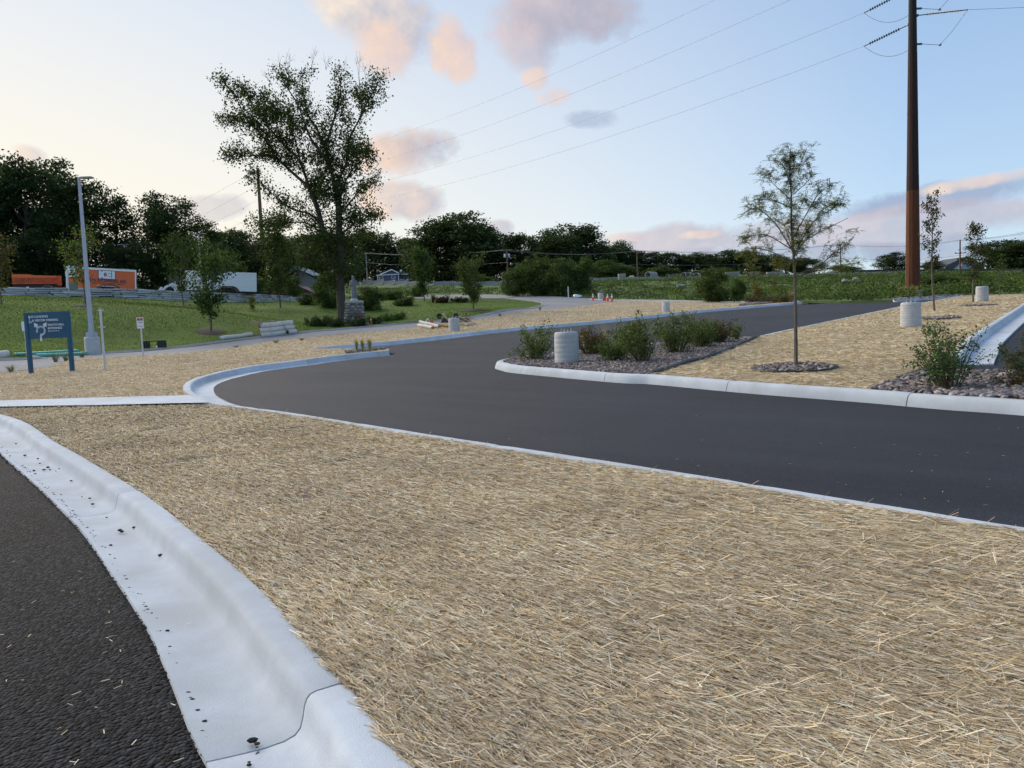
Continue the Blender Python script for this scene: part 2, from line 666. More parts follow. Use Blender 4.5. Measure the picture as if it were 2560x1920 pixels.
def weathering_steel():
    m, N, L, P = nmat('weathering_steel')
    P.inputs['Roughness'].default_value = .85
    t = N.new('ShaderNodeTexCoord')
    sx = N.new('ShaderNodeSeparateXYZ')
    L.new(t.outputs['Object'], sx.inputs[0])
    mp = N.new('ShaderNodeMapping')
    mp.inputs['Scale'].default_value = (6, 6, .35)
    L.new(t.outputs['Object'], mp.inputs['Vector'])
    n = N.new('ShaderNodeTexNoise')
    n.inputs['Scale'].default_value = 1.6
    n.inputs['Detail'].default_value = 6
    L.new(mp.outputs[0], n.inputs['Vector'])
    # rust patina: the lower shaft is bright orange rust, the middle shaft dark brown, the top nearly black-grey
    r = N.new('ShaderNodeValToRGB')
    r.color_ramp.interpolation = 'CONSTANT'
    e = r.color_ramp.elements
    e[0].position, e[0].color = 0.0, (.105, .030, .007, 1)
    e[1].position, e[1].color = 8.0 / 40, (.028, .010, .0065, 1)
    k = e.new(18.5 / 40)
    k.color = (.016, .012, .009, 1)
    dv = N.new('ShaderNodeMath')
    dv.operation = 'DIVIDE'
    dv.inputs[1].default_value = 40
    L.new(sx.outputs[2], dv.inputs[0])
    L.new(dv.outputs[0], r.inputs[0])
    mx = N.new('ShaderNodeMix')
    mx.data_type = 'RGBA'
    mx.blend_type = 'MULTIPLY'
    mx.inputs[0].default_value = 1
    rr = N.new('ShaderNodeValToRGB')
    rr.color_ramp.elements[0].position, rr.color_ramp.elements[1].position = .3, .7
    rr.color_ramp.elements[0].color, rr.color_ramp.elements[1].color = (.65, .62, .6, 1), (1.25, 1.25, 1.25, 1)
    L.new(n.outputs['Fac'], rr.inputs[0])
    L.new(r.outputs[0], mx.inputs[6])
    L.new(rr.outputs[0], mx.inputs[7])
    L.new(mx.outputs[2], P.inputs['Base Color'])


weathering_steel()


def asphalt(name, base, coarse, speck, spec=.35):
    """bituminous surface: aggregate cells with relief, soft patches and roller streaks"""
    m, N, L, P = nmat(name)
    P.inputs['Roughness'].default_value = .78
    P.inputs['Specular IOR Level'].default_value = spec
    t = N.new('ShaderNodeTexCoord')
    v = N.new('ShaderNodeTexVoronoi')
    v.inputs['Scale'].default_value = coarse
    L.new(t.outputs['Object'], v.inputs['Vector'])
    n = N.new('ShaderNodeTexNoise')
    n.inputs['Scale'].default_value = .22
    n.inputs['Detail'].default_value = 7
    n.inputs['Roughness'].default_value = .6
    L.new(t.outputs['Object'], n.inputs['Vector'])
    mp = N.new('ShaderNodeMapping')
    mp.vector_type = 'TEXTURE'
    mp.inputs['Rotation'].default_value = (0, 0, R(-40))
    mp.inputs['Scale'].default_value = (9, .8, 1)
    L.new(t.outputs['Object'], mp.inputs['Vector'])
    n2 = N.new('ShaderNodeTexNoise')
    n2.inputs['Scale'].default_value = 1.0
    n2.inputs['Detail'].default_value = 4
    L.new(mp.outputs[0], n2.inputs['Vector'])
    s = N.new('ShaderNodeMath')
    s.operation = 'ADD'
    L.new(n.outputs['Fac'], s.inputs[0])
    L.new(n2.outputs['Fac'], s.inputs[1])
    r = N.new('ShaderNodeMapRange')
    r.inputs['From Min'].default_value, r.inputs['From Max'].default_value = .7, 1.3
    r.inputs['To Min'].default_value, r.inputs['To Max'].default_value = .72, 1.32
    L.new(s.outputs[0], r.inputs['Value'])
    hsv = N.new('ShaderNodeMix')
    hsv.data_type = 'RGBA'
    hsv.blend_type = 'MIX'
    sep = N.new('ShaderNodeSeparateColor')
    L.new(v.outputs['Color'], sep.inputs[0])
    pw = N.new('ShaderNodeMath')
    pw.operation = 'POWER'
    pw.inputs[1].default_value = 2.2
    L.new(sep.outputs[0], pw.inputs[0])
    L.new(pw.outputs[0], hsv.inputs[0])
    hsv.inputs[6].default_value = (*base, 1)
    hsv.inputs[7].default_value = (*speck, 1)
    mx = N.new('ShaderNodeVectorMath')
    mx.operation = 'SCALE'
    L.new(hsv.outputs[2], mx.inputs[0])
    L.new(r.outputs[0], mx.inputs['Scale'])
    L.new(mx.outputs[0], P.inputs['Base Color'])
    b = N.new('ShaderNodeBump')
    b.inputs['Strength'].default_value = .9
    b.inputs['Distance'].default_value = .9 / coarse
    b.invert = True
    L.new(v.outputs['Distance'], b.inputs['Height'])
    L.new(b.outputs[0], P.inputs['Normal'])


asphalt('asphalt_fine', (.0195, .0212, .028), 120, (.042, .045, .054), .24)
asphalt('asphalt_coarse', (.0045, .0048, .006), 52, (.040, .041, .047), .08)


def layered(name, cols, scale, stretch=(1, 1, 1), bump=.8, bscale=40, rough=.9, big=.25, bigamt=.25, rot=0.0):
    """ground cover: colour ramp over fine stretched noise, modulated by broad patches"""
    m, N, L, P = nmat(name)
    P.inputs['Roughness'].default_value = rough
    P.inputs['Specular IOR Level'].default_value = .2
    t = N.new('ShaderNodeTexCoord')
    mp = N.new('ShaderNodeMapping')
    mp.vector_type = 'TEXTURE'
    mp.inputs['Scale'].default_value = tuple(1 / q for q in stretch)
    mp.inputs['Rotation'].default_value = (0, 0, rot)
    L.new(t.outputs['Object'], mp.inputs['Vector'])
    n = N.new('ShaderNodeTexNoise')
    n.inputs['Scale'].default_value = scale
    n.inputs['Detail'].default_value = 8
    n.inputs['Roughness'].default_value = .75
    L.new(mp.outputs[0], n.inputs['Vector'])
    r = N.new('ShaderNodeValToRGB')
    e = r.color_ramp.elements
    k = len(cols)
    e[0].position, e[1].position = .28, .72
    e[0].color, e[1].color = (*cols[0], 1), (*cols[-1], 1)
    for i in range(1, k - 1):
        q = e.new(.28 + .44 * i / (k - 1))
        q.color = (*cols[i], 1)
    L.new(n.outputs['Fac'], r.inputs[0])
    nb = N.new('ShaderNodeTexNoise')
    nb.inputs['Scale'].default_value = big
    nb.inputs['Detail'].default_value = 5
    L.new(t.outputs['Object'], nb.inputs['Vector'])
    mr = N.new('ShaderNodeMapRange')
    mr.inputs['From Min'].default_value, mr.inputs['From Max'].default_value = .3, .7
    mr.inputs['To Min'].default_value, mr.inputs['To Max'].default_value = 1 - bigamt, 1 + bigamt
    L.new(nb.outputs['Fac'], mr.inputs['Value'])
    mx = N.new('ShaderNodeVectorMath')
    mx.operation = 'SCALE'
    L.new(r.outputs[0], mx.inputs[0])
    L.new(mr.outputs[0], mx.inputs['Scale'])
    L.new(mx.outputs[0], P.inputs['Base Color'])
    b = N.new('ShaderNodeBump')
    b.inputs['Strength'].default_value = bump
    b.inputs['Distance'].default_value = .05
    L.new(n.outputs['Fac'], b.inputs['Height'])
    L.new(b.outputs[0], P.inputs['Normal'])


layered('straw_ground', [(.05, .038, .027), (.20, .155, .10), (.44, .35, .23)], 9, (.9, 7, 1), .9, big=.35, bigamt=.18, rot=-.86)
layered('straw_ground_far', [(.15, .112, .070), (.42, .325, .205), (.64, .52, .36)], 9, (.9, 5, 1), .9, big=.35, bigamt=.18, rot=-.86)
layered('lawn', [(.042, .078, .005), (.078, .130, .009), (.115, .172, .014)], 5, (1, 1, 1), .9, big=.16, bigamt=.3)
layered('rough_grass', [(.045, .080, .016), (.10, .15, .038), (.21, .21, .085)], 2.2, (1, 1, 1), .9, big=.08, bigamt=.3)
layered('wild_ground', [(.012, .022, .006), (.030, .050, .012), (.055, .075, .02)], 1.2, (1, 1, 1), 1, big=.05, bigamt=.3)
layered('gravel_ground', [(.06, .05, .047), (.16, .135, .125), (.26, .225, .21)], 26, (1, 1, 1), 1, big=1.5, bigamt=.15)
layered('gravel_path', [(.20, .19, .17), (.28, .265, .24), (.36, .34, .31)], 9, (1, 1, 1), .4, big=.3, bigamt=.15)
layered('old_road', [(.215, .21, .215), (.255, .25, .255), (.29, .285, .285)], 3, (.3, 3, 1), .2, big=.2, bigamt=.12, rot=R(-50))

# ---------------------------------------------------------------- the setting
def smooth(pts, n=6):
    """Catmull-Rom through 2D points"""
    p = [np.array(q[:2], float) for q in pts]
    p = [2 * p[0] - p[1]] + p + [2 * p[-1] - p[-2]]
    out = []
    for i in range(1, len(p) - 2):
        for k in range(n):
            t = k / n
            a, b, c, d = p[i - 1], p[i], p[i + 1], p[i + 2]
            out.append(.5 * ((2 * b) + (c - a) * t + (2 * a - 5 * b + 4 * c - d) * t * t + (3 * b - a - 3 * c + d) * t ** 3))
    out.append(p[-2])
    return np.array(out)


def wp(pix, off=0.0):
    return [hit(a, b, off)[:2] for a, b in pix]


def resample(path, step):
    path = np.asarray(path, float)
    seg = np.linalg.norm(np.diff(path, axis=0), axis=1)
    s = np.concatenate([[0], np.cumsum(seg)])
    n = max(2, int(s[-1] / step) + 1)
    t = np.linspace(0, s[-1], n)
    return np.stack([np.interp(t, s, path[:, 0]), np.interp(t, s, path[:, 1])], 1), t


def inpoly(X, Y, poly):
    poly = np.asarray(poly)
    r = np.zeros(len(X), bool)
    j = len(poly) - 1
    for i in range(len(poly)):
        xi, yi, xj, yj = poly[i, 0], poly[i, 1], poly[j, 0], poly[j, 1]
        if yi != yj:
            c = ((yi > Y) != (yj > Y)) & (X < (xj - xi) * (Y - yi) / (yj - yi) + xi)
            r ^= c
        j = i
    return r


def sheet(name, poly, off, mat, dens=0.07, kind='structure', label=None, cat=None, zf=None, dmin=0.25):
    """ground sheet: boundary polygon + interior points, draped over the terrain"""
    poly = np.asarray(poly, float)
    b = []
    for i in range(len(poly)):
        p, q = poly[i], poly[(i + 1) % len(poly)]
        L_ = np.linalg.norm(q - p)
        if L_ < 1e-4:
            continue
        d = max(dmin, dens * np.linalg.norm((p + q) / 2))
        n = max(1, int(L_ / d))
        for k in range(n):
            b.append(p + (q - p) * k / n)
    b = np.array(b)
    rmax = np.linalg.norm(b, axis=1).max()
    r = max(1.0, 0.0)
    pts = []
    lo, hi = b.min(0), b.max(0)
    while r < rmax:
        dr = max(dmin, dens * r)
        n = max(6, int(2 * math.pi * r / dr))
        a = (np.arange(n) + random.random()) * 2 * math.pi / n
        xy = np.stack([np.sin(a), np.cos(a)], 1) * (r + rng.uniform(-.2, .2, (n, 1)) * dr)
        k = (xy[:, 0] > lo[0]) & (xy[:, 0] < hi[0]) & (xy[:, 1] > lo[1]) & (xy[:, 1] < hi[1])
        if k.any():
            xy = xy[k]
            xy = xy[inpoly(xy[:, 0], xy[:, 1], b)]
            pts.append(xy)
        r += dr
    allp = np.concatenate([b] + pts) if pts else b
    res = geometry.delaunay_2d_cdt([Vector(q) for q in allp], [], [list(range(len(b)))], 1, 1e-5, False)
    vs, fs = res[0], res[2]
    ce = np.array([[sum(vs[i].x for i in f) / len(f), sum(vs[i].y for i in f) / len(f)] for f in fs])
    kin = inpoly(ce[:, 0], ce[:, 1], b)
    fs = [f for f, q in zip(fs, kin) if q]
    x = np.array([q.x for q in vs])
    y = np.array([q.y for q in vs])
    z = (T(x, y) if zf is None else zf(x, y)) + (off(x, y) if callable(off) else off)
    me = bpy.data.meshes.new(name)
    me.from_pydata(np.stack([x, y, z], 1).tolist(), [], [list(f) for f in fs])
    bm = bmesh.new()
    bm.from_mesh(me)
    for f in bm.faces:
        f.normal_update()
        if f.normal.z < 0:
            f.normal_flip()
        f.smooth = True
    bm.to_mesh(me)
    bm.free()
    me.materials.append(MAT[mat])
    o = link(bpy.data.objects.new(name, me))
    tag(o, label, cat, kind=kind)
    return o


# broad ground sheet reaching the horizon
def ground_sheet():
    rr = np.concatenate([[0.5], np.geomspace(2, 1500, 90)])
    na = 160
    vs, fs = [], []
    for r in rr:
        a = np.arange(na) * 2 * math.pi / na
        x, y = r * np.sin(a), r * np.cos(a)
        z = T(x, y) - 0.38
        vs += list(zip(x, y, z))
    for i in range(len(rr) - 1):
        for j in range(na):
            k = (j + 1) % na
            fs.append((i * na + j, (i + 1) * na + j, (i + 1) * na + k, i * na + k))
    fs.append(tuple(range(na - 1, -1, -1)))
    m = MB()
    m.add(vs, fs)
    o = m.obj('ground', 'wild_ground', smooth=True)
    tag(o, 'dark overgrown ground under the whole site', 'ground', kind='structure')


ground_sheet()

# curb back edges (straw side), traced from the photograph onto the terrain
NL = smooth([(1.9, -2.2), (1.05, .6)] + wp([(1041, 1920), (949, 1805), (868, 1707), (810, 1650), (648, 1470), (498, 1342), (347, 1227), (150, 1111), (0, 1036)]) + [(-15, 18.5), (-24, 23), (-36, 25.5)], 8)
MN = smooth([(8.6, -1.5), (5.75, 1.6)] + wp([(2560, 1334), (2315, 1294), (2083, 1256), (1852, 1217), (1620, 1180), (1389, 1143), (1157, 1107), (926, 1070), (694, 1033), (570, 1016), (512, 1004), (474, 990), (457, 972), (470, 953),
                                               (521, 936), (602, 919), (717, 904), (810, 892), (903, 882), (968, 876)]), 8)
FAR = smooth(wp([(775, 870), (827, 865), (931, 856.5), (1010, 849), (1235, 824), (1480, 803), (1715, 778.5), (1851, 767), (2000, 754.5)]), 6)
MED = smooth(wp([(2416, 737), (2367, 747), (2253, 767), (2000, 820), (1898, 841), (1814, 845), (1480, 872), (1340, 888), (1290, 895), (1262, 901), (1259, 905), (1275, 909), (1313, 915), (1557, 934), (1643, 937), (1890, 956),
                 (2171, 974), (2368, 988.5), (2560, 1000)]) + [(8.0, 6.75), (10.5, 3.2), (13, -.4)], 6)
RGT = smooth([(42, 60), (33, 48)] + wp([(2560, 759), (2437, 835), (2399, 868), (2376, 893)]), 6)
LAWN_EDGE = smooth([(-45, 36)] + wp([(0, 899.5), (71, 892), (223, 885.6), (354, 877), (509, 860), (641, 844), (759, 831), (888, 820), (1020, 809), (1101, 803), (1200, 789), (1305, 773), (1340, 767), (1354, 762), (1341, 756),
                                              (1277, 749), (1219, 747), (1100, 747.5), (1000, 749)]), 6)
ROAD_NEAR = smooth([(-40, 24)] + wp([(-150, 945), (0, 931), (121, 917), (172, 902), (223, 895), (354, 889), (506, 878), (653, 857), (806, 840), (1020, 820), (1200, 798), (1341, 776), (1435, 767), (1525, 756)]), 6)


def inner(path, d, side):
    """path moved sideways by d"""
    p = np.asarray(path)
    t = np.gradient(p, axis=0)
    t = unit(t)
    n = np.stack([t[:, 1], -t[:, 0]], 1) * side
    return p + n * d


# asphalt: driveway of the new lot (one sheet running under the curbed island)
apoly = np.concatenate([inner(MN, .2, 1)[:86], inner(MN, .66, 1)[90:], [hit(975, 873)[:2], hit(900, 871.5)[:2], hit(800, 871)[:2]], inner(FAR, .66, 1),
                        wp([(2003, 757), (2100, 752), (2230, 748.5), (2330, 744), (2420, 738), (2560, 733)]), [(48, 66), (60, 50), (60, 5), (30, -8), (9.5, -2)]])
sheet('driveway', apoly, -0.155, 'asphalt_fine', label='dark freshly laid asphalt driveway curving through the site', cat='road')
lp = np.concatenate([inner(NL, .55, -1)[::-1], [(1.5, -6), (-60, -6), (-60, 22)]])
sheet('parking_lot', lp, -0.150, 'asphalt_coarse', dens=.05, label='coarse black asphalt lot at the lower left corner', cat='road')
# old road behind the straw
orp = np.concatenate([LAWN_EDGE[:-1], wp([(1060, 738), (1290, 738), (1480, 746)]), wp([(1560, 750.5)]), ROAD_NEAR[::-1]])
sheet('old_road', orp, 0.0, 'old_road', label='pale worn road curving past the lawn', cat='road')
# straw
SW_TOP, SW_BOT = wp([(-260, 1018), (0, 1004.6), (250, 997), (470, 991)]), wp([(521, 1010), (250, 1016), (0, 1020), (-200, 1030)])
S1 = np.concatenate([MN[:8 * 11 + 2], [hit(535, 1013)[:2]], SW_BOT[:3], wp([(-60, 1030)]), NL[::-1], [(2.5, -4), (8, -4)]])
mn_cut = 8 * 12
S2 = np.concatenate([SW_TOP, MN[mn_cut:], wp([(975, 873), (900, 872), (800, 871.5)]), FAR, wp([(1995, 750), (1870, 756), (1700, 753), (1548, 751.5)]), ROAD_NEAR[::-1][1:], [(-45, 20)]])
BED1_EDGE = wp([(1636, 935.5), (1708, 911), (1791, 887), (1853, 860), (1897, 841)])
BED2_EDGE = wp([(2184.5, 972), (2232, 950.5), (2289, 929.5), (2340, 912), (2376, 893)])
i_a = int(np.argmin(np.linalg.norm(MED - BED1_EDGE[-1], axis=1)))
i_b = int(np.argmin(np.linalg.norm(MED - BED1_EDGE[0], axis=1)))
i_c = int(np.argmin(np.linalg.norm(MED - BED2_EDGE[0], axis=1)))
BED1 = np.concatenate([MED[i_a:i_b + 1], BED1_EDGE])
S3 = np.concatenate([MED[:i_a + 1], BED1_EDGE[::-1], MED[i_b:i_c + 1], BED2_EDGE, RGT[::-1], [(42, 62)], wp([(2560, 733.5)])])
BED2 = np.concatenate([MED[i_c:], [(17, 2), (12.5, 10.4)], wp([(2560, 928.5), (2445, 929)]), [(7.25, 12.9)], BED2_EDGE[::-1]])
HOLLOW = lambda x, y: 0.007 * np.sin(x * 1.7 + y * .6) + 0.006 * np.sin(y * 2.3 - x * .4) - .014
sheet('straw_blanket', S1, HOLLOW, 'straw_ground', dens=.05, dmin=.2, label='straw erosion blanket filling the foreground between two curbs', cat='straw blanket')
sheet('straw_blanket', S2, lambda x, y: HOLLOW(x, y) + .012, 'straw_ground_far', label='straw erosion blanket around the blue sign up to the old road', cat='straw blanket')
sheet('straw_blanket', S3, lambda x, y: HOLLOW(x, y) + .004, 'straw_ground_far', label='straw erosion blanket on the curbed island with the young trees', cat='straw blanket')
sheet('gravel_bed_soil', BED1, -.012, 'gravel_ground', label='pebble covered bed on the island tip with shrubs', cat='gravel bed')
sheet('gravel_bed_soil', BED2, -.012, 'gravel_ground', label='pebble covered bed at the right edge with a leafy shrub', cat='gravel bed')
NOSE = wp([(862, 880), (955, 870.5), (966, 873.5), (905, 880.5), (868, 885)])
sheet('gravel_bed_soil', NOSE, .018, 'gravel_ground', label='small pebble patch with grass tufts behind the curb end', cat='gravel bed')
FARBED = wp([(1846, 765), (1870, 757), (1995, 751), (1990, 753)])
sheet('gravel_bed_soil', FARBED, .03, 'gravel_ground', label='far pebble strip at the end of the long curb', cat='gravel bed')
# concrete walk
sw = np.array(SW_TOP + SW_BOT)
sheet('sidewalk', sw, .03, 'concrete', label='short concrete walk crossing the straw to the curb corner', cat='sidewalk')
# lawn and rough banks
WALL_PX = [(-260, 742, 62), (0, 739.5, 66), (223, 744.5, 71), (354, 749.6, 75), (471, 754.7, 82), (580, 756, 88), (712, 755, 98), (782, 751.5, 105)]
WALL = np.array([at(*q)[:2] for q in WALL_PX])
lawn = np.concatenate([LAWN_EDGE[:-2], [at(960, 748, 104)[:2]], WALL[::-1] + np.array([.3, .5]), [(-60, 60)]])
sheet('lawn', lawn, .03, 'lawn', dens=.04, label='mown green lawn rising to the stone wall', cat='lawn')
bank = np.concatenate([wp([(1000, 747), (1060, 738), (1290, 737), (1480, 745), (1560, 750), (1700, 752), (1870, 755), (2003, 752.5), (2100, 753), (2230, 749.5), (2330, 743), (2420, 738), (2560, 733.5)]), [(45, 62), (70, 75), (75, 130)],
                       [on(2560, 150)[:2], on(1700, 170)[:2], on(1100, 170)[:2], on(850, 150)[:2], (-26, 106)]])
sheet('bank', bank, .02, 'rough_grass', dens=.05, label='overgrown green bank below the concrete barriers', cat='bank')
# grassy skirt where the bank drops to the asphalt
sk = np.array(wp([(1990, 753), (2003, 752.5), (2100, 753), (2230, 749.5), (2260, 748)]))
m = MB()
nv = unit(-sk) * .45
for i in range(len(sk) - 1):
    a, b, c, d = sk[i], sk[i + 1], sk[i + 1] + nv[i + 1], sk[i] + nv[i]
    m.add([(a[0], a[1], gz(*a) + .02), (b[0], b[1], gz(*b) + .02), (c[0], c[1], gz(*c) - .17), (d[0], d[1], gz(*d) - .17)], [(0, 1, 2, 3)])
tag(m.obj('verge', 'wild_ground'), 'grassy verge where the driveway ends at the bank', 'verge', kind='structure')
gp = wp([(1035, 747), (1035, 736), (1250, 737.5), (1292, 741), (1270, 746), (1150, 748)])
sheet('gravel_path', gp, .06, 'gravel_path', label='pale gravel track between the lawn and the bank', cat='path')
# upper lot behind the stone wall, level with its top
LOT_Z = EYE + 4.86
up = np.concatenate([WALL + np.array([-.15, .75]), [(-20, 125), (-40, 165), (-160, 150), (-120, 60)]])
sheet('upper_lot', up, 0, 'gravel_path', zf=lambda x, y: np.full_like(x, LOT_Z), dens=.08, label='level gravel yard above the stone wall', cat='yard')
# far island with the steel pole
ISL = smooth(wp([(2226, 749), (2236, 744.5), (2300, 739), (2400, 735.5), (2418, 737), (2380, 741), (2300, 746), (2236, 750)]), 4)
sheet('island', ISL, .0, 'gravel_ground', label='far planted island around the steel pole', cat='island')

# ---------------------------------------------------------------- curbs
GUTTER = [(0, -.30), (0, -.02), (.010, -.005), (.04, 0), (.135, -.001), (.160, -.007), (.177, -.022), (.188, -.048), (.198, -.095), (.211, -.138), (.235, -.161), (.28, -.173), (.36, -.175), (.50, -.168), (.62, -.160), (.70, -.154), (.705, -.161), (.705, -.30)]
GUTTER_NARROW = [(u if u < .36 else .36 + (u - .36) * .65, h) for u, h in GUTTER]
BARRIER = [(0, -.30), (0, -.02), (.012, -.004), (.05, 0), (.12, -.003), (.155, -.014), (.178, -.034), (.20, -.08), (.226, -.165), (.228, -.30)]


def curb(label, path, prof, side, sec, joint0=0.0, step=.18, lift=.012, mat='concrete'):
    root = thing('curb', label, 'curb')
    root['kind'] = 'structure'
    p, s = resample(path, step)
    tot = s[-1]
    cuts = [0.0]
    c = joint0 % sec
    while c < tot:
        if c > .3:
            cuts.append(c)
        c += sec
    cuts.append(tot)
    tn = unit(np.gradient(p, axis=0))
    for a, b in zip(cuts[:-1], cuts[1:]):
        if b - a < .15:
            continue
        a2, b2 = a + .007, b - .007
        n = max(2, int((b2 - a2) / step) + 1)
        ss = np.linspace(a2, b2, n)
        # slightly rounded section ends
        x, y = np.interp(ss, s, p[:, 0]), np.interp(ss, s, p[:, 1])
        tx, ty = np.interp(ss, s, tn[:, 0]), np.interp(ss, s, tn[:, 1])
        nx, ny = ty * side, -tx * side
        z = T(x, y) + lift + rng.normal() * .0008
        vs, fs = [], []
        k = len(prof)
        for i in range(n):
            e = min(ss[i] - a2, b2 - ss[i])
            dn = .006 if e < .004 else 0
            lump = .0012 * math.sin(ss[i] * 2.9) + .001 * math.sin(ss[i] * 7.1 + 1)
            for (u, h) in prof:
                vs.append((x[i] + nx[i] * (u + lump * (u > .1)), y[i] + ny[i] * (u + lump * (u > .1)), z[i] + h - dn + lump * .6))
        for i in range(n - 1):
            for j in range(k - 1):
                fs.append((i * k + j, i * k + j + 1, (i + 1) * k + j + 1, (i + 1) * k + j))
        fs.append(tuple(range(k)))
        fs.append(tuple((n - 1) * k + j for j in range(k - 1, -1, -1)))
        m = MB()
        m.add(vs, fs)
        m.obj('curb_section', mat, root, smooth=True)
    return root


def arc_of(path, px):
    q = hit(*px)[:2]
    seg = np.linalg.norm(np.diff(path, axis=0), axis=1)
    s = np.concatenate([[0], np.cumsum(seg)])
    return s[int(np.argmin(np.linalg.norm(path - q, axis=1)))]


j1, j2 = arc_of(NL, (865, 1712)), arc_of(NL, (355, 1233))
curb('rounded concrete curb and gutter running out of the lower left corner', NL, GUTTER_NARROW, -1, abs(j2 - j1), j1, .08)
curb('concrete curb along the near side of the driveway', MN[:8 * 11 + 1], BARRIER, 1, 3.05, 1.0)
curb('concrete curb and gutter turning back at the left end of the driveway', MN[8 * 11:], GUTTER, 1, 3.05, 1.0)
curb('long straight concrete curb on the far side of the driveway', FAR, GUTTER, 1, 3.05, .8)
curb('white concrete curb wrapped around the planted island', MED, BARRIER, 1, 3.05, 1.2)
curb('concrete curb and gutter slanting down to the right hand lane', RGT, GUTTER, -1, 3.05, 2.0, .18, .034)
LE = LAWN_EDGE[:6 * 18]
curb('low weathered curb between lawn and old road', LE, [(0, -.2), (0, .05), (.03, .075), (.16, .075), (.2, .05), (.24, .008), (.5, .004), (.5, -.2)], 1, 6.0, 0, .5, mat='concrete_old')
curb('thin far curb edging the straw below the bank', np.array(wp([(1475, 748.5), (1548, 751), (1700, 752.5), (1875, 755)])), BARRIER, 1, 6.0, 0, .8, .08)
curb('white curb of the far island under the steel pole', np.concatenate([ISL, ISL[:1]]), BARRIER, 1, 4.0, 0, .4, .03)

# ---------------------------------------------------------------- straw, pebbles, crumbs
STRAW_PAL = [(.73, .61, .435), (.65, .52, .345), (.80, .70, .545), (.55, .42, .27), (.71, .595, .43), (.47, .37, .26), (.79, .70, .56), (.69, .51, .30), (.56, .47, .365)]


def scatter(poly, n, dmax=None, dmin=0.0, power=2.0, margin=1.25):
    """points in polygon with density falling with distance from the viewpoint, kept to the field of view plus a margin"""
    out = []
    got = 0
    poly = np.asarray(poly)
    while got < n:
        m = n * 3
        d = dmin * (dmax / dmin) ** rng.random(m) if power == 2 else np.sqrt(rng.uniform(dmin ** 2, dmax ** 2, m))
        a = rng.uniform(-.86 * margin, .86 * margin, m) * .84
        x, y = d * a, d
        k = inpoly(x, y, poly)
        q = np.stack([x[k], y[k]], 1)
        out.append(q)
        got += len(q)
        if len(q) == 0:
            break
    return np.concatenate(out)[:n]


GRAIN = math.atan2(-.76, .65)       # the blanket was rolled out along the driveway curb


def straw_layer(name, poly, n, dmin, dmax, label, wide=1.0, off=0.0, lengths=(.045, .15)):
    P = scatter(poly, n, dmax, dmin)
    # thin, worn patches where the soil shows
    pn = np.sin(P[:, 0] * 1.9 + 2 * np.sin(P[:, 1] * .9)) * np.sin(P[:, 1] * 2.3 + 1.5 * np.sin(P[:, 0] * 1.1)) + .5 * np.sin(P[:, 0] * 5.3 - P[:, 1] * 4.1)
    P = P[rng.random(len(P)) < np.clip(1.05 - .75 * np.clip(pn - .35, 0, 1), .3, 1)]
    N = len(P)
    z = T(P[:, 0], P[:, 1]) + HOLLOW(P[:, 0], P[:, 1]) + off
    clump = .5 + .5 * np.sin(P[:, 0] * 2.1 + 1.3 * np.sin(P[:, 1] * 1.7)) * np.sin(P[:, 1] * 2.9 + P[:, 0])
    d = P[:, 1]
    al = rng.random(N) < .86
    gt, gn = np.array([math.cos(GRAIN), math.sin(GRAIN)]), np.array([-math.sin(GRAIN), math.cos(GRAIN)])
    perp = P @ gn
    snap = np.round(perp / .06) * .06 + rng.normal(size=N) * .014
    P = P + np.where(al, snap - perp, 0)[:, None] * gn
    ang = np.where(al, GRAIN + rng.normal(size=N) * .20, rng.uniform(0, math.pi, N))
    pit = rng.normal(size=N) * .07 + (rng.random(N) < .025) * rng.uniform(.2, .7, N)
    ln = rng.uniform(lengths[0], lengths[1], N)
    wd = rng.uniform(.0009, .0023, N) * (1 + .09 * np.maximum(d - 3, 0)) * wide
    c = np.stack([P[:, 0], P[:, 1], z + .004 + rng.random(N) ** 1.5 * .028 + np.abs(pit) * ln * .4], 1)
    t = np.stack([np.cos(ang) * np.cos(pit), np.sin(ang) * np.cos(pit), np.sin(pit)], 1)
    sd = unit(np.cross(t, unit(rng.normal(size=(N, 3)) * .5 + np.array([0, 0, 1]))))
    V = np.empty((N, 4, 3))
    h = t * ln[:, None] * .5
    w = sd * wd[:, None]
    V[:, 0], V[:, 1], V[:, 2], V[:, 3] = c - h - w, c + h - w * .7, c + h + w * .7, c - h + w
    col = tint(N, STRAW_PAL, jit=.16)
    col *= (.92 + .22 * clump)[:, None]
    low = np.clip((c[:, 2] - z) / .02, 0, 1)
    old = rng.random(N) < .15
    col[old] *= np.array([.6, .55, .5])
    me = quads_mesh(name, V, 'straw', np.clip(col, 0, .92))
    o = link(bpy.data.objects.new(name, me))
    tag(o, label, 'straw', kind='stuff')


straw_layer('loose_straw', S1, 520000, 2.0, 17, 'loose straw fibres matted over the foreground blanket')
straw_layer('loose_straw', S2, 130000, 14, 88, 'loose straw fibres on the blanket behind the driveway', 1.1, .012)
straw_layer('loose_straw', S3, 90000, 9, 50, 'loose straw fibres on the island blanket', 1.1, .004)


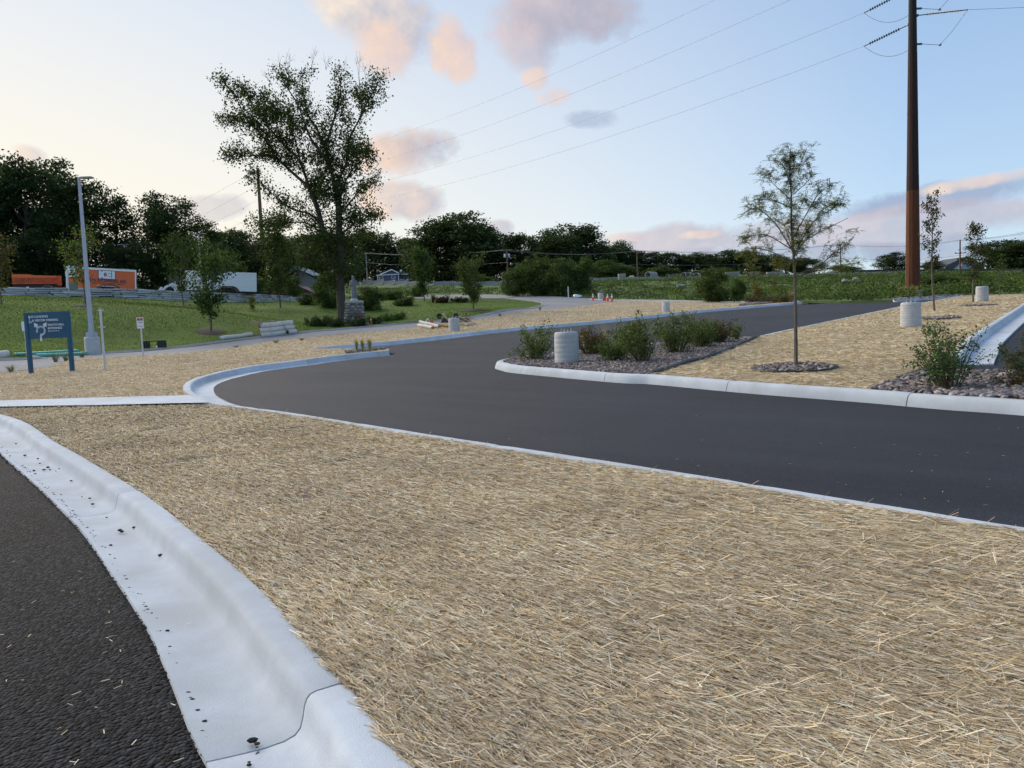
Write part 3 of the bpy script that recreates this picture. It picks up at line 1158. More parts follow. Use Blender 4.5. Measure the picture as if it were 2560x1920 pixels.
def netting():
    """thin plastic threads of the blanket, running with the grain"""
    t = np.array([math.cos(GRAIN), math.sin(GRAIN)])
    nn = np.array([-t[1], t[0]])
    V = []
    for dirv, off, rngk, sp, wd in ((t, nn, np.arange(-9, 9, .052),   .05, .0015), (nn, t, np.arange(-9, 9, .16), .05, .0008)):
        for k in rngk:
            s = np.arange(-9, 9, .22)
            base = np.array([0.5, 5.0])
            p = base + dirv[None] * s[:, None] + off[None] * (k + .008 * np.sin(s * 3 + k * 9) + .006 * np.sin(s * 7.3 + k))[:, None]
            ok = inpoly(p[:, 0], p[:, 1], S1) & (p[:, 1] > 1.7) & (p[:, 1] < 8.5) & (np.abs(p[:, 0]) < p[:, 1] * .9 + .5)
            z = T(p[:, 0], p[:, 1]) + HOLLOW(p[:, 0], p[:, 1]) + .022 + .009 * np.sin(s * 5 + k * 31)
            w = off * wd
            for i in range(len(s) - 1):
                if ok[i] and ok[i + 1]:
                    a, b = p[i], p[i + 1]
                    V.append([(*(a - w), z[i]), (*(b - w), z[i + 1]), (*(b + w), z[i + 1]), (*(a + w), z[i])])
    V = np.array(V)
    me = quads_mesh('blanket_netting', V, 'straw', np.tile(np.array([[.86, .80, .68]]), (len(V), 1)))
    tag(link(bpy.data.objects.new('blanket_netting', me)), 'pale netting threads woven through the foreground straw', 'netting', kind='stuff')


netting()


def pebble_meshes(k=7):
    out = []
    for i in range(k):
        bm = bmesh.new()
        bmesh.ops.create_icosphere(bm, subdivisions=1, radius=1)
        g = random.Random(i)
        for v in bm.verts:
            v.co *= g.uniform(.78, 1.15)
            v.co.z *= .62
            v.co.x *= 1.25
        out.append((np.array([v.co for v in bm.verts]), np.array([[q.index for q in f.verts] for f in bm.faces])))
        bm.free()
    return out


PEB = pebble_meshes()
PEB_COL = [(.24, .19, .165), (.15, .12, .112), (.28, .235, .205), (.095, .08, .078), (.20, .17, .165), (.40, .36, .31), (.18, .125, .11), (.13, .11, .11)]


def pebble_heap(name, P, size, label, zoff=0.0, parent=None, kind='stuff'):
    """pebbles joined into one mesh"""
    N = len(P)
    z = T(P[:, 0], P[:, 1]) + zoff
    V = []
    for k in range(len(PEB)):
        sel = np.arange(k, N, len(PEB))
        if len(sel) == 0:
            continue
        vv, ff = PEB[k]
        s = rng.uniform(size[0], size[1], len(sel))
        a = rng.uniform(0, 6.28, len(sel))
        x = (vv[None, :, 0] * np.cos(a)[:, None] - vv[None, :, 1] * np.sin(a)[:, None]) * s[:, None]
        y = (vv[None, :, 0] * np.sin(a)[:, None] + vv[None, :, 1] * np.cos(a)[:, None]) * s[:, None]
        tilt = rng.normal(size=len(sel)) * .3
        zz = vv[None, :, 2] * s[:, None] + x * tilt[:, None]
        W = np.stack([x + P[sel, 0][:, None], y + P[sel, 1][:, None], zz + (z[sel] + s * rng.uniform(.1, .6, len(sel)))[:, None]], 2)
        V.append(W[:, ff])
    tri = np.concatenate([v.reshape(-1, 3, 3) for v in V])
    cnt = [v.shape[0] for v in V]
    col = np.concatenate([np.repeat(tint(c, PEB_COL, jit=.15), PEB[0][1].shape[0], axis=0) for c in cnt])
    me = quads_mesh(name, tri, 'stone_chip', col)
    o = link(bpy.data.objects.new(name, me), parent)
    if parent is None:
        tag(o, label, 'pebbles', kind=kind)
    else:
        o['kind'] = 'stuff'
    return o


def dense(poly, per_m2, keep=None):
    poly = np.asarray(poly)
    lo, hi = poly.min(0), poly.max(0)
    n = int((hi - lo).prod() * per_m2)
    x, y = rng.uniform(lo[0], hi[0], n), rng.uniform(lo[1], hi[1], n)
    k = inpoly(x, y, poly)
    p = np.stack([x[k], y[k]], 1)
    if keep is not None:
        p = p[keep(p)]
    return p


pebble_heap('pebbles', dense(inner(BED1, 0, 1), 430), (.018, .036), 'mixed grey and tan pebbles covering the island tip bed')
p2 = dense(BED2, 330, lambda p: (p[:, 0] < p[:, 1] * .75 + .5))
o2 = np.argsort(np.linalg.norm(p2 - np.array([6.1, 9.4]), axis=1))
pebble_heap('pebbles', p2[o2[300:]], (.026, .055), 'mixed grey and tan pebbles covering the bed at the right edge')
# the pebbles nearest the camera, one by one
pr = thing('pebble_edge', 'nearest pebbles of the right hand bed, piled against the curb', 'pebbles', (0, 0, 0))
PM = []
for k in range(7):
    me = bpy.data.meshes.new('pebble')
    me.from_pydata(PEB[k][0].tolist(), [], PEB[k][1].tolist())
    me.materials.append(MAT['pebble%d' % k])
    PM.append(me)
for i, (x, y) in enumerate(p2[o2[:300]]):
    o = bpy.data.objects.new('pebble', PM[i % 7])
    s = random.uniform(.028, .055)
    o.location = (x, y, gz(x, y) + s * .4)
    o.scale = (s, s, s)
    o.rotation_euler = (random.gauss(0, .3), random.gauss(0, .3), random.uniform(0, 6))
    link(o, pr)
pebble_heap('pebbles', dense(NOSE, 260), (.03, .05), 'pebbles around the grass tufts behind the curb end', .03)
pebble_heap('pebbles', dense(ISL, 60), (.05, .09), 'pebbles on the far island around the steel pole', .0)
pebble_heap('pebbles', dense(FARBED, 60), (.05, .09), 'pebbles at the far end of the long curb', .04)


def tree_ring(px, py, r, label, n):
    c = hit(px, py)
    a = rng.uniform(0, 6.28, n)
    q = np.sqrt(rng.random(n)) * r
    P = np.stack([c[0] + q * np.cos(a), c[1] + q * np.sin(a)], 1)
    pebble_heap('pebble_ring', P, (.024, .05), label, .02 if r < 1 else .03)
    m = MB()
    t = np.linspace(0, 2 * math.pi, 33)
    m.tube([(c[0] + (r + .02) * math.cos(u), c[1] + (r + .02) * math.sin(u), gz(c[0] + r * math.cos(u), c[1] + r * math.sin(u)) + .02) for u in t], .018, 6)
    return m


for args, lb in (((1985, 921, .74), 'around the feathery young tree nearest the camera'), ((2344, 796, .72), 'around the middle young tree on the island'), ((2446, 764, .75), 'around the farthest young tree on the island')):
    m = tree_ring(*args, 'ring of pebbles ' + lb, 420)
    tag(m.obj('ring_edging', 'edging'), 'black plastic edging ring ' + lb, 'edging')
m = MB()
e1 = np.array(BED1_EDGE)
p, s = resample(smooth(e1, 6), .25)
m.tube([(q[0], q[1], gz(*q) + .03 + .012 * math.sin(k * .9)) for k, q in enumerate(p)], .04, 8)
tag(m.obj('bed_edging', 'edging', smooth=True), 'black plastic edging tube between the island pebbles and straw', 'edging')
m = MB()
p, s = resample(smooth(np.array(BED2_EDGE), 6), .25)
m.tube([(q[0], q[1], gz(*q) + .012) for k, q in enumerate(p)], .022, 6)
tag(m.obj('bed_edging', 'edging', smooth=True), 'thin black edging between straw and the right hand pebbles', 'edging')

# asphalt crumbs along the gutter and straw bits on the pavement
cr_m = MB()
gut = inner(NL, .575, -1)
gp_, gs_ = resample(gut, .02)
V = []
N = 4200
k = rng.integers(0, len(gp_), N)
offs = np.abs(rng.normal(size=N)) * .045
dirn = unit(np.gradient(gp_, axis=0))[k]
nrm = np.stack([dirn[:, 1], -dirn[:, 0]], 1)
P = gp_[k] + nrm * (rng.normal(size=N) * .028 + .010)[:, None]
pile = hit(130, 1180)[:2]
P2 = np.concatenate([np.array([hit(q[0], q[1], -.15)[:2] for q in [(40, 1112), (95, 1150), (125, 1178), (140, 1181), (165, 1182), (190, 1197), (120, 1172), (150, 1176), (178, 1206), (205, 1246), (225, 1250), (232, 1265), (267, 1298), (300, 1331), (305, 1334), (402, 1394), (335, 1324), (632, 1862), (100, 1162), (110, 1178), (85, 1180), (62, 1142)]])])
_kp = np.array([not (520 < pxy((q[0], q[1], gz(q[0], q[1]) - .13))[0] < 620) for q in P])
N = int(_kp.sum())
P = np.concatenate([P[_kp], P2])
sz = np.concatenate([rng.uniform(.004, .012, N), rng.uniform(.008, .02, len(P2))])
zz = T(P[:, 0], P[:, 1]) - .136
W = []
for i in range(len(P)):
    vv, ff = PEB[i % 7]
    W.append((vv * sz[i] + np.array([P[i, 0], P[i, 1], zz[i] + sz[i] * .3]))[ff])
W = np.concatenate(W)
me = quads_mesh('asphalt_crumbs', W, 'crumb')
tag(link(bpy.data.objects.new('asphalt_crumbs', me)), 'loose black asphalt crumbs along the gutter edge', 'crumbs', kind='stuff')
# stray straws on asphalt and curb
N = 420
Q = np.concatenate([np.array([hit(rng.uniform(700, 2550), rng.uniform(990, 1300), -.15)[:2] for _ in range(80)]), np.array([hit(rng.uniform(0, 480), rng.uniform(1350, 1915), -.14)[:2] for _ in range(40)])])
ang = rng.uniform(0, 3.14, len(Q))
hl = rng.uniform(.008, .022, len(Q))[:, None]
t = np.stack([np.cos(ang), np.sin(ang), 0 * ang], 1)
w = np.stack([-np.sin(ang), np.cos(ang), 0 * ang], 1) * .0022
c = np.stack([Q[:, 0], Q[:, 1], T(Q[:, 0], Q[:, 1]) - .143], 1)
lot = inpoly(Q[:, 0], Q[:, 1], lp)
c[lot, 2] += .014
inside = ~inpoly(Q[:, 0], Q[:, 1], S1)
V = np.stack([c - t * hl - w, c + t * hl - w, c + t * hl + w, c - t * hl + w], 1)[inside]
me = quads_mesh('stray_straw', V, 'straw', tint(len(V), STRAW_PAL))
tag(link(bpy.data.objects.new('stray_straw', me)), 'stray bits of straw blown onto the asphalt', 'straw', kind='stuff')

# ---------------------------------------------------------------- trees
GREEN_DARK = [tuple(q * 1.35 for q in c) for c in [(.016, .030, .010), (.022, .040, .012), (.030, .052, .015), (.012, .022, .009)]]
GREEN_MID = [tuple(q * 1.30 for q in c) for c in [(.035, .062, .016), (.045, .080, .020), (.060, .095, .026), (.028, .048, .014)]]
GREEN_YEL = [tuple(q * 1.25 for q in c) for c in [(.085, .105, .022), (.110, .125, .028), (.060, .085, .020), (.130, .120, .030)]]
GREEN_FRESH = [tuple(q * 1.25 for q in c) for c in [(.045, .095, .020), (.065, .125, .028), (.085, .140, .034), (.032, .065, .016)]]
RUST = [(.13, .075, .035), (.085, .065, .030), (.055, .060, .022), (.10, .085, .035)]


def crown_points(h0, h1, w, n_cl, per, seed, shape='round', shell=.45, clump=.16):
    """leaf centres for an uneven crown between heights h0..h1 with width w"""
    g = np.random.default_rng(seed)
    H = h1 - h0
    lobes = []
    nl = 26
    for i in range(nl):
        u = (i + g.random()) / nl
        if shape == 'round':
            prof = math.sin(math.pi * min(max(.12 + .80 * u, 0), 1)) ** .6
        elif shape == 'cone':
            prof = 1.05 - .8 * u
        elif shape == 'column':
            prof = .55 + .45 * math.sin(math.pi * u)
        else:
            prof = math.sin(math.pi * (.25 + .7 * u)) ** .8
        a = g.uniform(0, 6.28)
        rr = w * .5 * prof * g.uniform(.35, .72)
        rad = w * g.uniform(.12, .22) * (.65 + .5 * prof)
        lobes.append((rr * math.cos(a), rr * math.sin(a), h0 + H * u * .93 + rad * .2, rad, rad * g.uniform(.75, 1.1)))
    C, K = [], []
    wsum = np.array([l[3] ** 2 * l[4] for l in lobes]) ** .75
    wsum /= wsum.sum()
    for _ in range(n_cl):
        l = lobes[g.choice(nl, p=wsum)]
        dv = unit(g.normal(size=3))
        q = g.random() ** shell
        c = np.array(l[:3]) + dv * q * np.array([l[3], l[3], l[4]])
        C.append(c)
    C = np.array(C)
    L_ = np.repeat(C, per, axis=0) + g.normal(size=(n_cl * per, 3)) * (w * clump * .35) * np.array([1, 1, .6])
    return L_, np.repeat(np.arange(n_cl), per), lobes, g


def build_tree_meshes(name, h, w, base, trunk_r, n_cl, per, leaf, pal, seed, shape='round', shell=.45, clump=.16, bark='bark', lean=0.0):
    L_, k, lobes, g = crown_points(base * h, h, w, n_cl, per, seed, shape, shell, clump)
    V = leaves(L_, g.uniform(leaf * .6, leaf * 1.3, len(L_)), .6, .4, g)
    clc = g.uniform(.7, 1.25, k.max() + 1)
    col = tint(len(L_), pal, g, .2) * clc[k][:, None]
    crown = quads_mesh('crown', V, 'leaf', col)
    m = MB()
    top = h * (.88 if shape != 'round' else .7)
    pts = [(lean * t * h * .4 + math.sin(t * 5 + seed) * .02 * h * t, math.cos(t * 4 + seed) * .02 * h * t, t * top - .15) for t in np.linspace(0, 1, 7)]
    m.tube(pts, [trunk_r * (1.25 if i == 0 else 1) * (1 - .8 * i / 6) + .01 for i in range(7)], 8)
    for l in lobes[::1]:
        z0 = max(base * h * .8, min(l[2] - w * .25, top * .8)) if shape != 'column' else max(base * h, l[2] - w * .5)
        s = np.array([0, 0, z0])
        e = np.array(l[:3])
        mid = (s + e) / 2 + np.array([0, 0, -.04 * h])
        r = trunk_r * .42 * (1 - .5 * z0 / h)
        m.tube([s, mid, e], [r, r * .6, r * .2], 5)
    return m.mesh('trunk', bark, True), crown


def place_tree(name, meshes, label, cat, loc, rz=0.0, sc=1.0, group=None):
    r = thing(name, label, cat, loc, rz, group)
    sc = (sc, sc, sc) if not hasattr(sc, '__len__') else sc
    r.scale = sc
    link(bpy.data.objects.new('trunk', meshes[0]), r)
    link(bpy.data.objects.new('crown', meshes[1]), r)
    return r


# the woods on the left: several shapes reused with turns and sizes
WOODS = [build_tree_meshes('oak', 20, 11, .10, .32, 420, 34, .42, GREEN_DARK, 20 + i, 'round', .42, .15) for i in range(4)]
OPEN = [build_tree_meshes('oak', 19, 10, .28, .26, 210, 26, .40, GREEN_DARK, 40 + i, 'oval', .5, .13) for i in range(3)]
ordn = ['first', 'second', 'third', 'fourth', 'fifth', 'sixth', 'seventh', 'eighth', 'ninth', 'tenth', 'eleventh', 'twelfth']


def tree_to(px, d, top, zf=None):
    """base on the ground in column px at depth d, and the height that puts its top at photo row `top`"""
    P = on(px, d, zf)
    py = pxy(P)[1]
    return P, (py - top) * d / F / (UV[2])


# (column, depth, top row, kind)
wl = [(-190, 102, 400, 0), (-70, 98, 392, 1), (20, 104, 393, 2), (85, 100, 405, 0), (140, 112, 415, 3), (195, 106, 438, 1), (250, 110, 462, 4), (305, 112, 478, 5), (385, 112, 500, 6), (432, 108, 492, 3), (475, 112, 500, 4), (515, 125, 552, 2)]
for i, (px, d, top, k) in enumerate(wl):
    P, h = tree_to(px, d, top, LOT_Z)
    ms = (WOODS + OPEN)[k]
    h0 = 20 if k < 4 else 19
    s = h / h0 / .99
    place_tree('woodland_tree', ms, 'tall dark tree of the left woods behind the trailers, %s from the left' % ordn[i], 'tree', P, i * 1.9, (s * 1.05, s * 1.05, s), 'woods behind the trailers')
wl2 = [(-120, 92, 560, 1), (40, 92, 590, 2), (120, 94, 580, 3), (200, 95, 600, 0), (290, 96, 610, 1), (360, 97, 600, 2), (430, 98, 610, 0), (490, 100, 600, 3)]
for i, (px, d, top, k) in enumerate(wl2):
    P, h = tree_to(px, d, top, LOT_Z)
    s = h / 20
    place_tree('understory_tree', WOODS[k], 'low dark understory tree at the foot of the woods, %s from the left' % ordn[i], 'tree', P, i * 2.3 + 1, (s * 1.35, s * 1.35, s), 'understory of the left woods')

# treeline across the middle distance
BROAD = [build_tree_meshes('broad', 15, 13, .0, .3, 420, 30, .5, [(.030, .050, .018), (.042, .068, .022), (.056, .084, .028), (.022, .038, .015)], 60 + i, 'round', .4, .14) for i in range(4)]
mid = [(560, 150, 588, 13, 0), (610, 160, 580, 14, 1), (690, 150, 592, 14, 2), (760, 165, 590, 15, 3), (830, 160, 585, 14, 0), (905, 312, 582, 24, 1), (960, 318, 590, 24, 2), (1015, 320, 598, 24, 3), (1050, 312, 606, 22, 0),
       (1092, 205, 566, 20, 1), (1138, 200, 541, 26, 2), (1178, 205, 562, 20, 3), (1215, 210, 582, 17, 0), (1262, 215, 586, 17, 1), (1308, 220, 594, 16, 2), (1345, 225, 604, 14, 3),
       (1385, 215, 585, 16, 0), (1430, 210, 563, 22, 1), (1470, 215, 584, 15, 2), (1512, 235, 612, 14, 3), (1555, 240, 610, 14, 0), (1590, 240, 628, 13, 1), (1640, 240, 632, 14, 2), (1690, 240, 634, 15, 3), (1735, 240, 637, 14, 0),
       (1780, 235, 634, 15, 1), (1830, 230, 627, 16, 2), (1875, 230, 630, 15, 3), (1920, 225, 640, 13, 0), (1965, 220, 642, 13, 1), (2010, 215, 646, 12, 2), (2237, 165, 633, 9, 3), (2330, 175, 655, 7, 0), (2470, 150, 610, 10, 1), (2520, 145, 603, 11, 2), (2575, 140, 600, 12, 3), (2640, 140, 590, 14, 0)]
_cnt = {}


def cnt(q):
    _cnt[q] = _cnt.get(q, -1) + 1
    return ordn[_cnt[q]]


for i, (px, d, top, w, k) in enumerate(mid):
    P, h = tree_to(px, d, top)
    nm = 'far tree' if d > 185 else 'tree'
    side = 'behind the stone wall' if px < 900 else ('around the blue house' if px < 1060 else ('in the tall middle clump' if px < 1250 else ('along the centre skyline' if px < 1560 else ('along the low skyline above the pipes' if px < 2100 else 'right of the steel pole'))))
    place_tree('background_tree', BROAD[k], 'dark background tree %s, tree %s of its row' % (side, cnt(side)), 'tree', P, i * 1.7, (w / 13, w / 13, h / 15), 'background treeline')

# lighter shrub thicket below the middle treeline
BUSH = [build_tree_meshes('bush', 6, 7, -.03, .12, 360, 26, .30, [(.052, .085, .022), (.072, .110, .028), (.095, .130, .038), (.038, .062, .018)], 80 + i, 'round', .4, .14) for i in range(3)]
for i, (px, d, top, w, k, lb) in enumerate([
        (1290, 104, 664, 4.6, 0, 'left bush of the big thicket beside the old road'), (1345, 103, 648, 5.6, 1, 'middle bush of the big thicket beside the old road'), (1405, 101, 655, 5.4, 2, 'tall bush of the big thicket left of the white stake'),
        (1452, 103, 650, 4.2, 0, 'right bush of the big thicket behind the white stake'), (1785, 76, 676, 4.0, 1, 'dark round bush in front of the concrete barriers'), (1845, 78, 702, 1.9, 2, 'small dark bush just right of the round bush'),
        (1500, 170, 655, 9, 2, 'pale green thicket behind the barriers, left part'), (1560, 172, 660, 9, 0, 'pale green thicket behind the barriers, middle part'), (1650, 178, 668, 10, 1, 'pale green thicket behind the gravel pile'),
        (1780, 190, 672, 12, 2, 'pale thicket behind the stacked pipes'), (2120, 150, 664, 7, 0, 'low bush behind the barriers seen through the feathery tree'), (2330, 78, 690, 5.5, 1, 'broad bush behind the steel pole'), (2420, 80, 695, 5.0, 2, 'low bush right of the steel pole'), (2530, 76, 692, 6, 0, 'low bush under the right hand trees'),
        (1190, 150, 690, 8, 1, 'dark scrub behind the small round tree'), (1046, 100, 712, 2.2, 0, 'dark bush beside the blue house'), (985, 92, 728, 3.2, 1, 'bushy clump right of the statue'), (925, 78, 722, 3.6, 2, 'tall leafy scrub directly behind the statue'), (1010, 82, 745, 2.8, 0, 'low dark shrub on the lawn right of the statue'),
        (820, 80, 690, 3.4, 1, 'brownish tall shrub left of the big maple'), (770, 84, 735, 2.6, 2, 'low wild shrubs left of the big maple'), (640, 108, 700, 3.4, 0, 'yellow green bush beside the white trailer'), (735, 96, 694, 2.5, 1, 'rounded yellow green bush before the block building'),
        (575, 118, 640, 6, 2, 'blue green tree edge behind the white trailer'), (690, 120, 690, 4, 0, 'leafy bush left of the gabled shed')]):
    P, h = tree_to(px, d, top)
    zup = LOT_Z if px < 760 and d > 95 else None
    if zup:
        P, h = tree_to(px, d, top, zup)
    place_tree('bush', BUSH[k], lb, 'bush', P, i * 2.1, (w / 7, w / 7, h / 6))

# ---------------------------------------------------------------- hand-shaped trees
def limb_tree(label, cat, base_px, d, limbs, leaf_fn, bark, r_scale, seed, name='tree', depth=1.0, sub=(3, .9), twig_r=.012, tmin=(.22, .08), bare=None):
    """limbs: list of (pixel polyline, r0, r1, depth drift); grows side branches and leaves along them"""
    g = np.random.default_rng(seed)
    P0 = at(base_px[0], base_px[1], d)
    P0[2] = min(P0[2], gz(P0[0], P0[1])) if abs(P0[2] - gz(P0[0], P0[1])) < 1 else P0[2]
    root = thing(name, label, cat, P0)
    m = MB()
    tips = []
    for (pl, r0, r1, dd) in limbs:
        pts = np.array([at(x, y, d + dd * depth * (k / max(len(pl) - 1, 1)) ** 1.2) - P0 for k, (x, y) in enumerate(pl)])
        # smooth in 3D
        q = [2 * pts[0] - pts[1]] + list(pts) + [2 * pts[-1] - pts[-2]]
        sm = []
        for i in range(1, len(q) - 2):
            for k in range(4):
                t = k / 4
                a, b, c, e = q[i - 1], q[i], q[i + 1], q[i + 2]
                sm.append(.5 * ((2 * b) + (c - a) * t + (2 * a - 5 * b + 4 * c - e) * t * t + (3 * b - a - 3 * c + e) * t ** 3))
        sm.append(q[-2])
        sm = np.array(sm)
        n = len(sm)
        m.tube(sm, [r0 + (r1 - r0) * i / (n - 1) for i in range(n)], 8 if r0 > .05 else 6)
        tips.append((sm, r0, r1))
    br = []
    for sm, r0, r1 in tips:
        n = len(sm)
        ln = np.linalg.norm(np.diff(sm, axis=0), axis=1).sum()
        nb = int(ln * sub[0])
        for j in range(nb):
            t = g.uniform(tmin[0] if r0 > twig_r * 8 else tmin[1], 1.0)
            i = min(int(t * (n - 1)), n - 2)
            p = sm[i]
            dirv = unit(sm[i + 1] - sm[i])
            sd = unit(g.normal(size=3) * np.array([1, 1, .5]))
            v = unit(dirv * .75 + sd * .85 + np.array([0, 0, .25]))
            L_ = sub[1] * g.uniform(.45, 1.25) * (1.15 - .45 * t)
            k1 = p + v * L_ * .5 + g.normal(size=3) * L_ * .06
            k2 = p + v * L_ + np.array([0, 0, g.uniform(-.1, .22) * L_]) + g.normal(size=3) * L_ * .08
            m.tube([p, k1, k2], [max(twig_r, r1 * .6), twig_r * .75, twig_r * .35], 4, False)
            br.append(np.array([p, k1, k2]))
            for _ in range(2):
                s = k1 if g.random() < .5 else (k1 + k2) / 2
                v2 = unit(v + g.normal(size=3) * .7)
                e = s + v2 * L_ * .5
                m.tube([s, (s + e) / 2 + g.normal(size=3) * L_ * .04, e], [twig_r * .5, twig_r * .4, twig_r * .25], 3, False)
                br.append(np.array([s, (s + e) / 2, e]))
    if bare:
        for (x, y, ln) in bare:
            s = at(x, y, d) - P0
            for _ in range(3):
                v = unit(np.array([g.normal() * .35, g.normal() * .4, 1.0]))
                a = s + v * ln * .5 + g.normal(size=3) * .08
                m.tube([s, a, s + v * ln + g.normal(size=3) * .15], [twig_r * .6, twig_r * .45, twig_r * .25], 3, False)
                for _ in range(3):
                    v2 = unit(v + g.normal(size=3) * .5)
                    m.tube([a, a + v2 * ln * .4], [twig_r * .35, twig_r * .2], 3, False)
    m.obj('trunk', bark, root, True)
    V, col = leaf_fn(br, tips, g)
    link(bpy.data.objects.new('crown', quads_mesh('crown', V, 'leaf', col)), root)
    return root


def leaf_clusters(per, size, spread, pal, droop=0.0):
    def fn(br, tips, g):
        C = []
        for b in br:
            n = per if g.random() < .85 else 0
            t = g.random(n) ** .7
            p = np.where(t[:, None] < .5, b[0] + (b[1] - b[0]) * (t * 2)[:, None], b[1] + (b[2] - b[1]) * (t * 2 - 1)[:, None])
            C.append(p + g.normal(size=(n, 3)) * spread)
        C = np.concatenate(C)
        V = leaves(C, g.uniform(size * .6, size * 1.3, len(C)), .7, .3, g)
        return V, tint(len(C), pal, g, .25)
    return fn


def pinnate(per, ln, pal):
    """drooping feathery compound leaves: a curved strip of leaflets"""
    def fn(br, tips, g):
        V, K = [], []
        for b in br:
            for _ in range(per):
                t = g.random() ** .6
                p = b[0] + (b[1] - b[0]) * t * 2 if t < .5 else b[1] + (b[2] - b[1]) * (t * 2 - 1)
                a = unit(np.array([g.normal(), g.normal(), g.normal() * .35 + .25]))
                L_ = ln * g.uniform(.6, 1.25)
                sd = unit(np.cross(a, np.array([0, 0, 1.0])))
                c = tint(1, pal, g, .22)[0]
                prev = p
                for k in range(7):
                    u = (k + 1) / 7
                    q = p + a * L_ * u + np.array([0, 0, -.42 * L_ * u * u])
                    dirv = unit(q - prev)
                    for s in (-1, 1):
                        e = prev + sd * s * L_ * .17 * (1.1 - .6 * abs(u - .5)) + dirv * L_ * .05 + np.array([0, 0, g.normal() * .006])
                        w = dirv * L_ * .05
                        V.append([prev, (prev + e) / 2 - w, e, (prev + e) / 2 + w])
                        K.append(c)
                    prev = q
        return np.array(V), np.array(K)
    return fn


# big old tree beside the statue
S_ = 66.0
big = [
    ([(857, 812), (853, 760), (850, 700), (850, 641), (848, 570), (845, 500), (838, 461)], .42, .22, 0),
    ([(850, 690), (829, 650), (810, 589), (798, 535), (784, 496), (773, 468)], .26, .17, .5),
    ([(838, 461), (824, 418), (808, 390), (777, 346), (766, 320), (744, 261), (719, 221), (703, 190)], .15, .03, -1.5),
    ([(838, 461), (824, 405), (813, 369), (794, 327), (770, 285), (758, 226), (754, 168)], .14, .03, 1.5),
    ([(842, 470), (848, 449), (867, 402), (874, 346), (900, 294), (903, 261), (897, 190)], .14, .03, .8),
    ([(900, 294), (915, 262), (935, 226), (950, 200)], .09, .02, -1),
    ([(813, 369), (836, 294), (850, 237), (853, 185)], .11, .02, -2.5),
    ([(773, 468), (754, 414), (737, 388), (704, 355), (671, 317), (632, 261), (610, 225)], .13, .03, 1.8),
    ([(773, 468), (735, 435), (707, 409), (688, 393), (674, 364), (646, 329), (622, 306), (601, 266), (578, 226), (540, 192)], .13, .02, -1.5),
    ([(688, 394), (655, 389), (613, 390), (570, 392), (545, 400)], .08, .02, -1),
    ([(798, 554), (770, 533), (735, 525), (700, 500), (665, 470), (640, 440)], .10, .02, -1.5),
    ([(800, 580), (777, 563), (749, 555), (711, 559), (670, 560), (640, 575)], .08, .02, 1.5),
    ([(671, 317), (650, 275), (640, 240)], .07, .02, 2.5), ([(622, 306), (580, 300), (550, 290)], .06, .015, 1),
    ([(848, 540), (880, 500), (905, 470), (930, 460)], .10, .02, 1.5), ([(848, 590), (885, 560), (915, 545), (935, 530)], .09, .02, -2), ([(846, 510), (870, 440), (905, 400), (925, 390)], .09, .02, -2.5),
    ([(850, 640), (890, 610), (925, 590)], .07, .02, 2), ([(850, 660), (815, 640), (780, 640), (740, 650)], .07, .02, 2.5),
    ([(754, 414), (735, 340), (720, 300)], .07, .02, 3), ([(784, 496), (810, 450), (815, 420)], .06, .02, 2.5), ([(704, 355), (690, 300), (690, 250)], .06, .02, -3),
    ([(867, 402), (890, 380), (915, 350)], .06, .02, 2),
    ([(850, 690), (870, 670), (895, 665)], .05, .02, -2), ([(848, 620), (830, 600), (812, 612)], .05, .02, -2.5), ([(850, 720), (832, 700), (815, 705)], .05, .02, 2), ([(848, 570), (862, 550), (880, 545)], .05, .02, -2.5), ([(810, 589), (790, 600), (765, 610)], .05, .02, -2), ([(829, 650), (805, 655), (785, 670)], .05, .02, 2), ([(846, 520), (832, 500), (822, 490)], .05, .02, -2),
]
limb_tree('tall sparse old maple with forked leaning trunk beside the statue', 'tree', (857, 812), S_, big,
          leaf_clusters(32, .20, .32, [(.040, .064, .018), (.055, .084, .022), (.028, .046, .014), (.070, .095, .028)]), 'bark', 1, 5, 'maple_tree', 1.0, (3.0, 1.6), .022,
          bare=[(703, 190, 1.8), (720, 175, 1.6), (680, 215, 1.5), (897, 190, 2.0), (915, 200, 1.8), (950, 205, 1.5), (853, 182, 1.4), (780, 160, 1.5), (815, 175, 1.3), (930, 240, 1.5)])
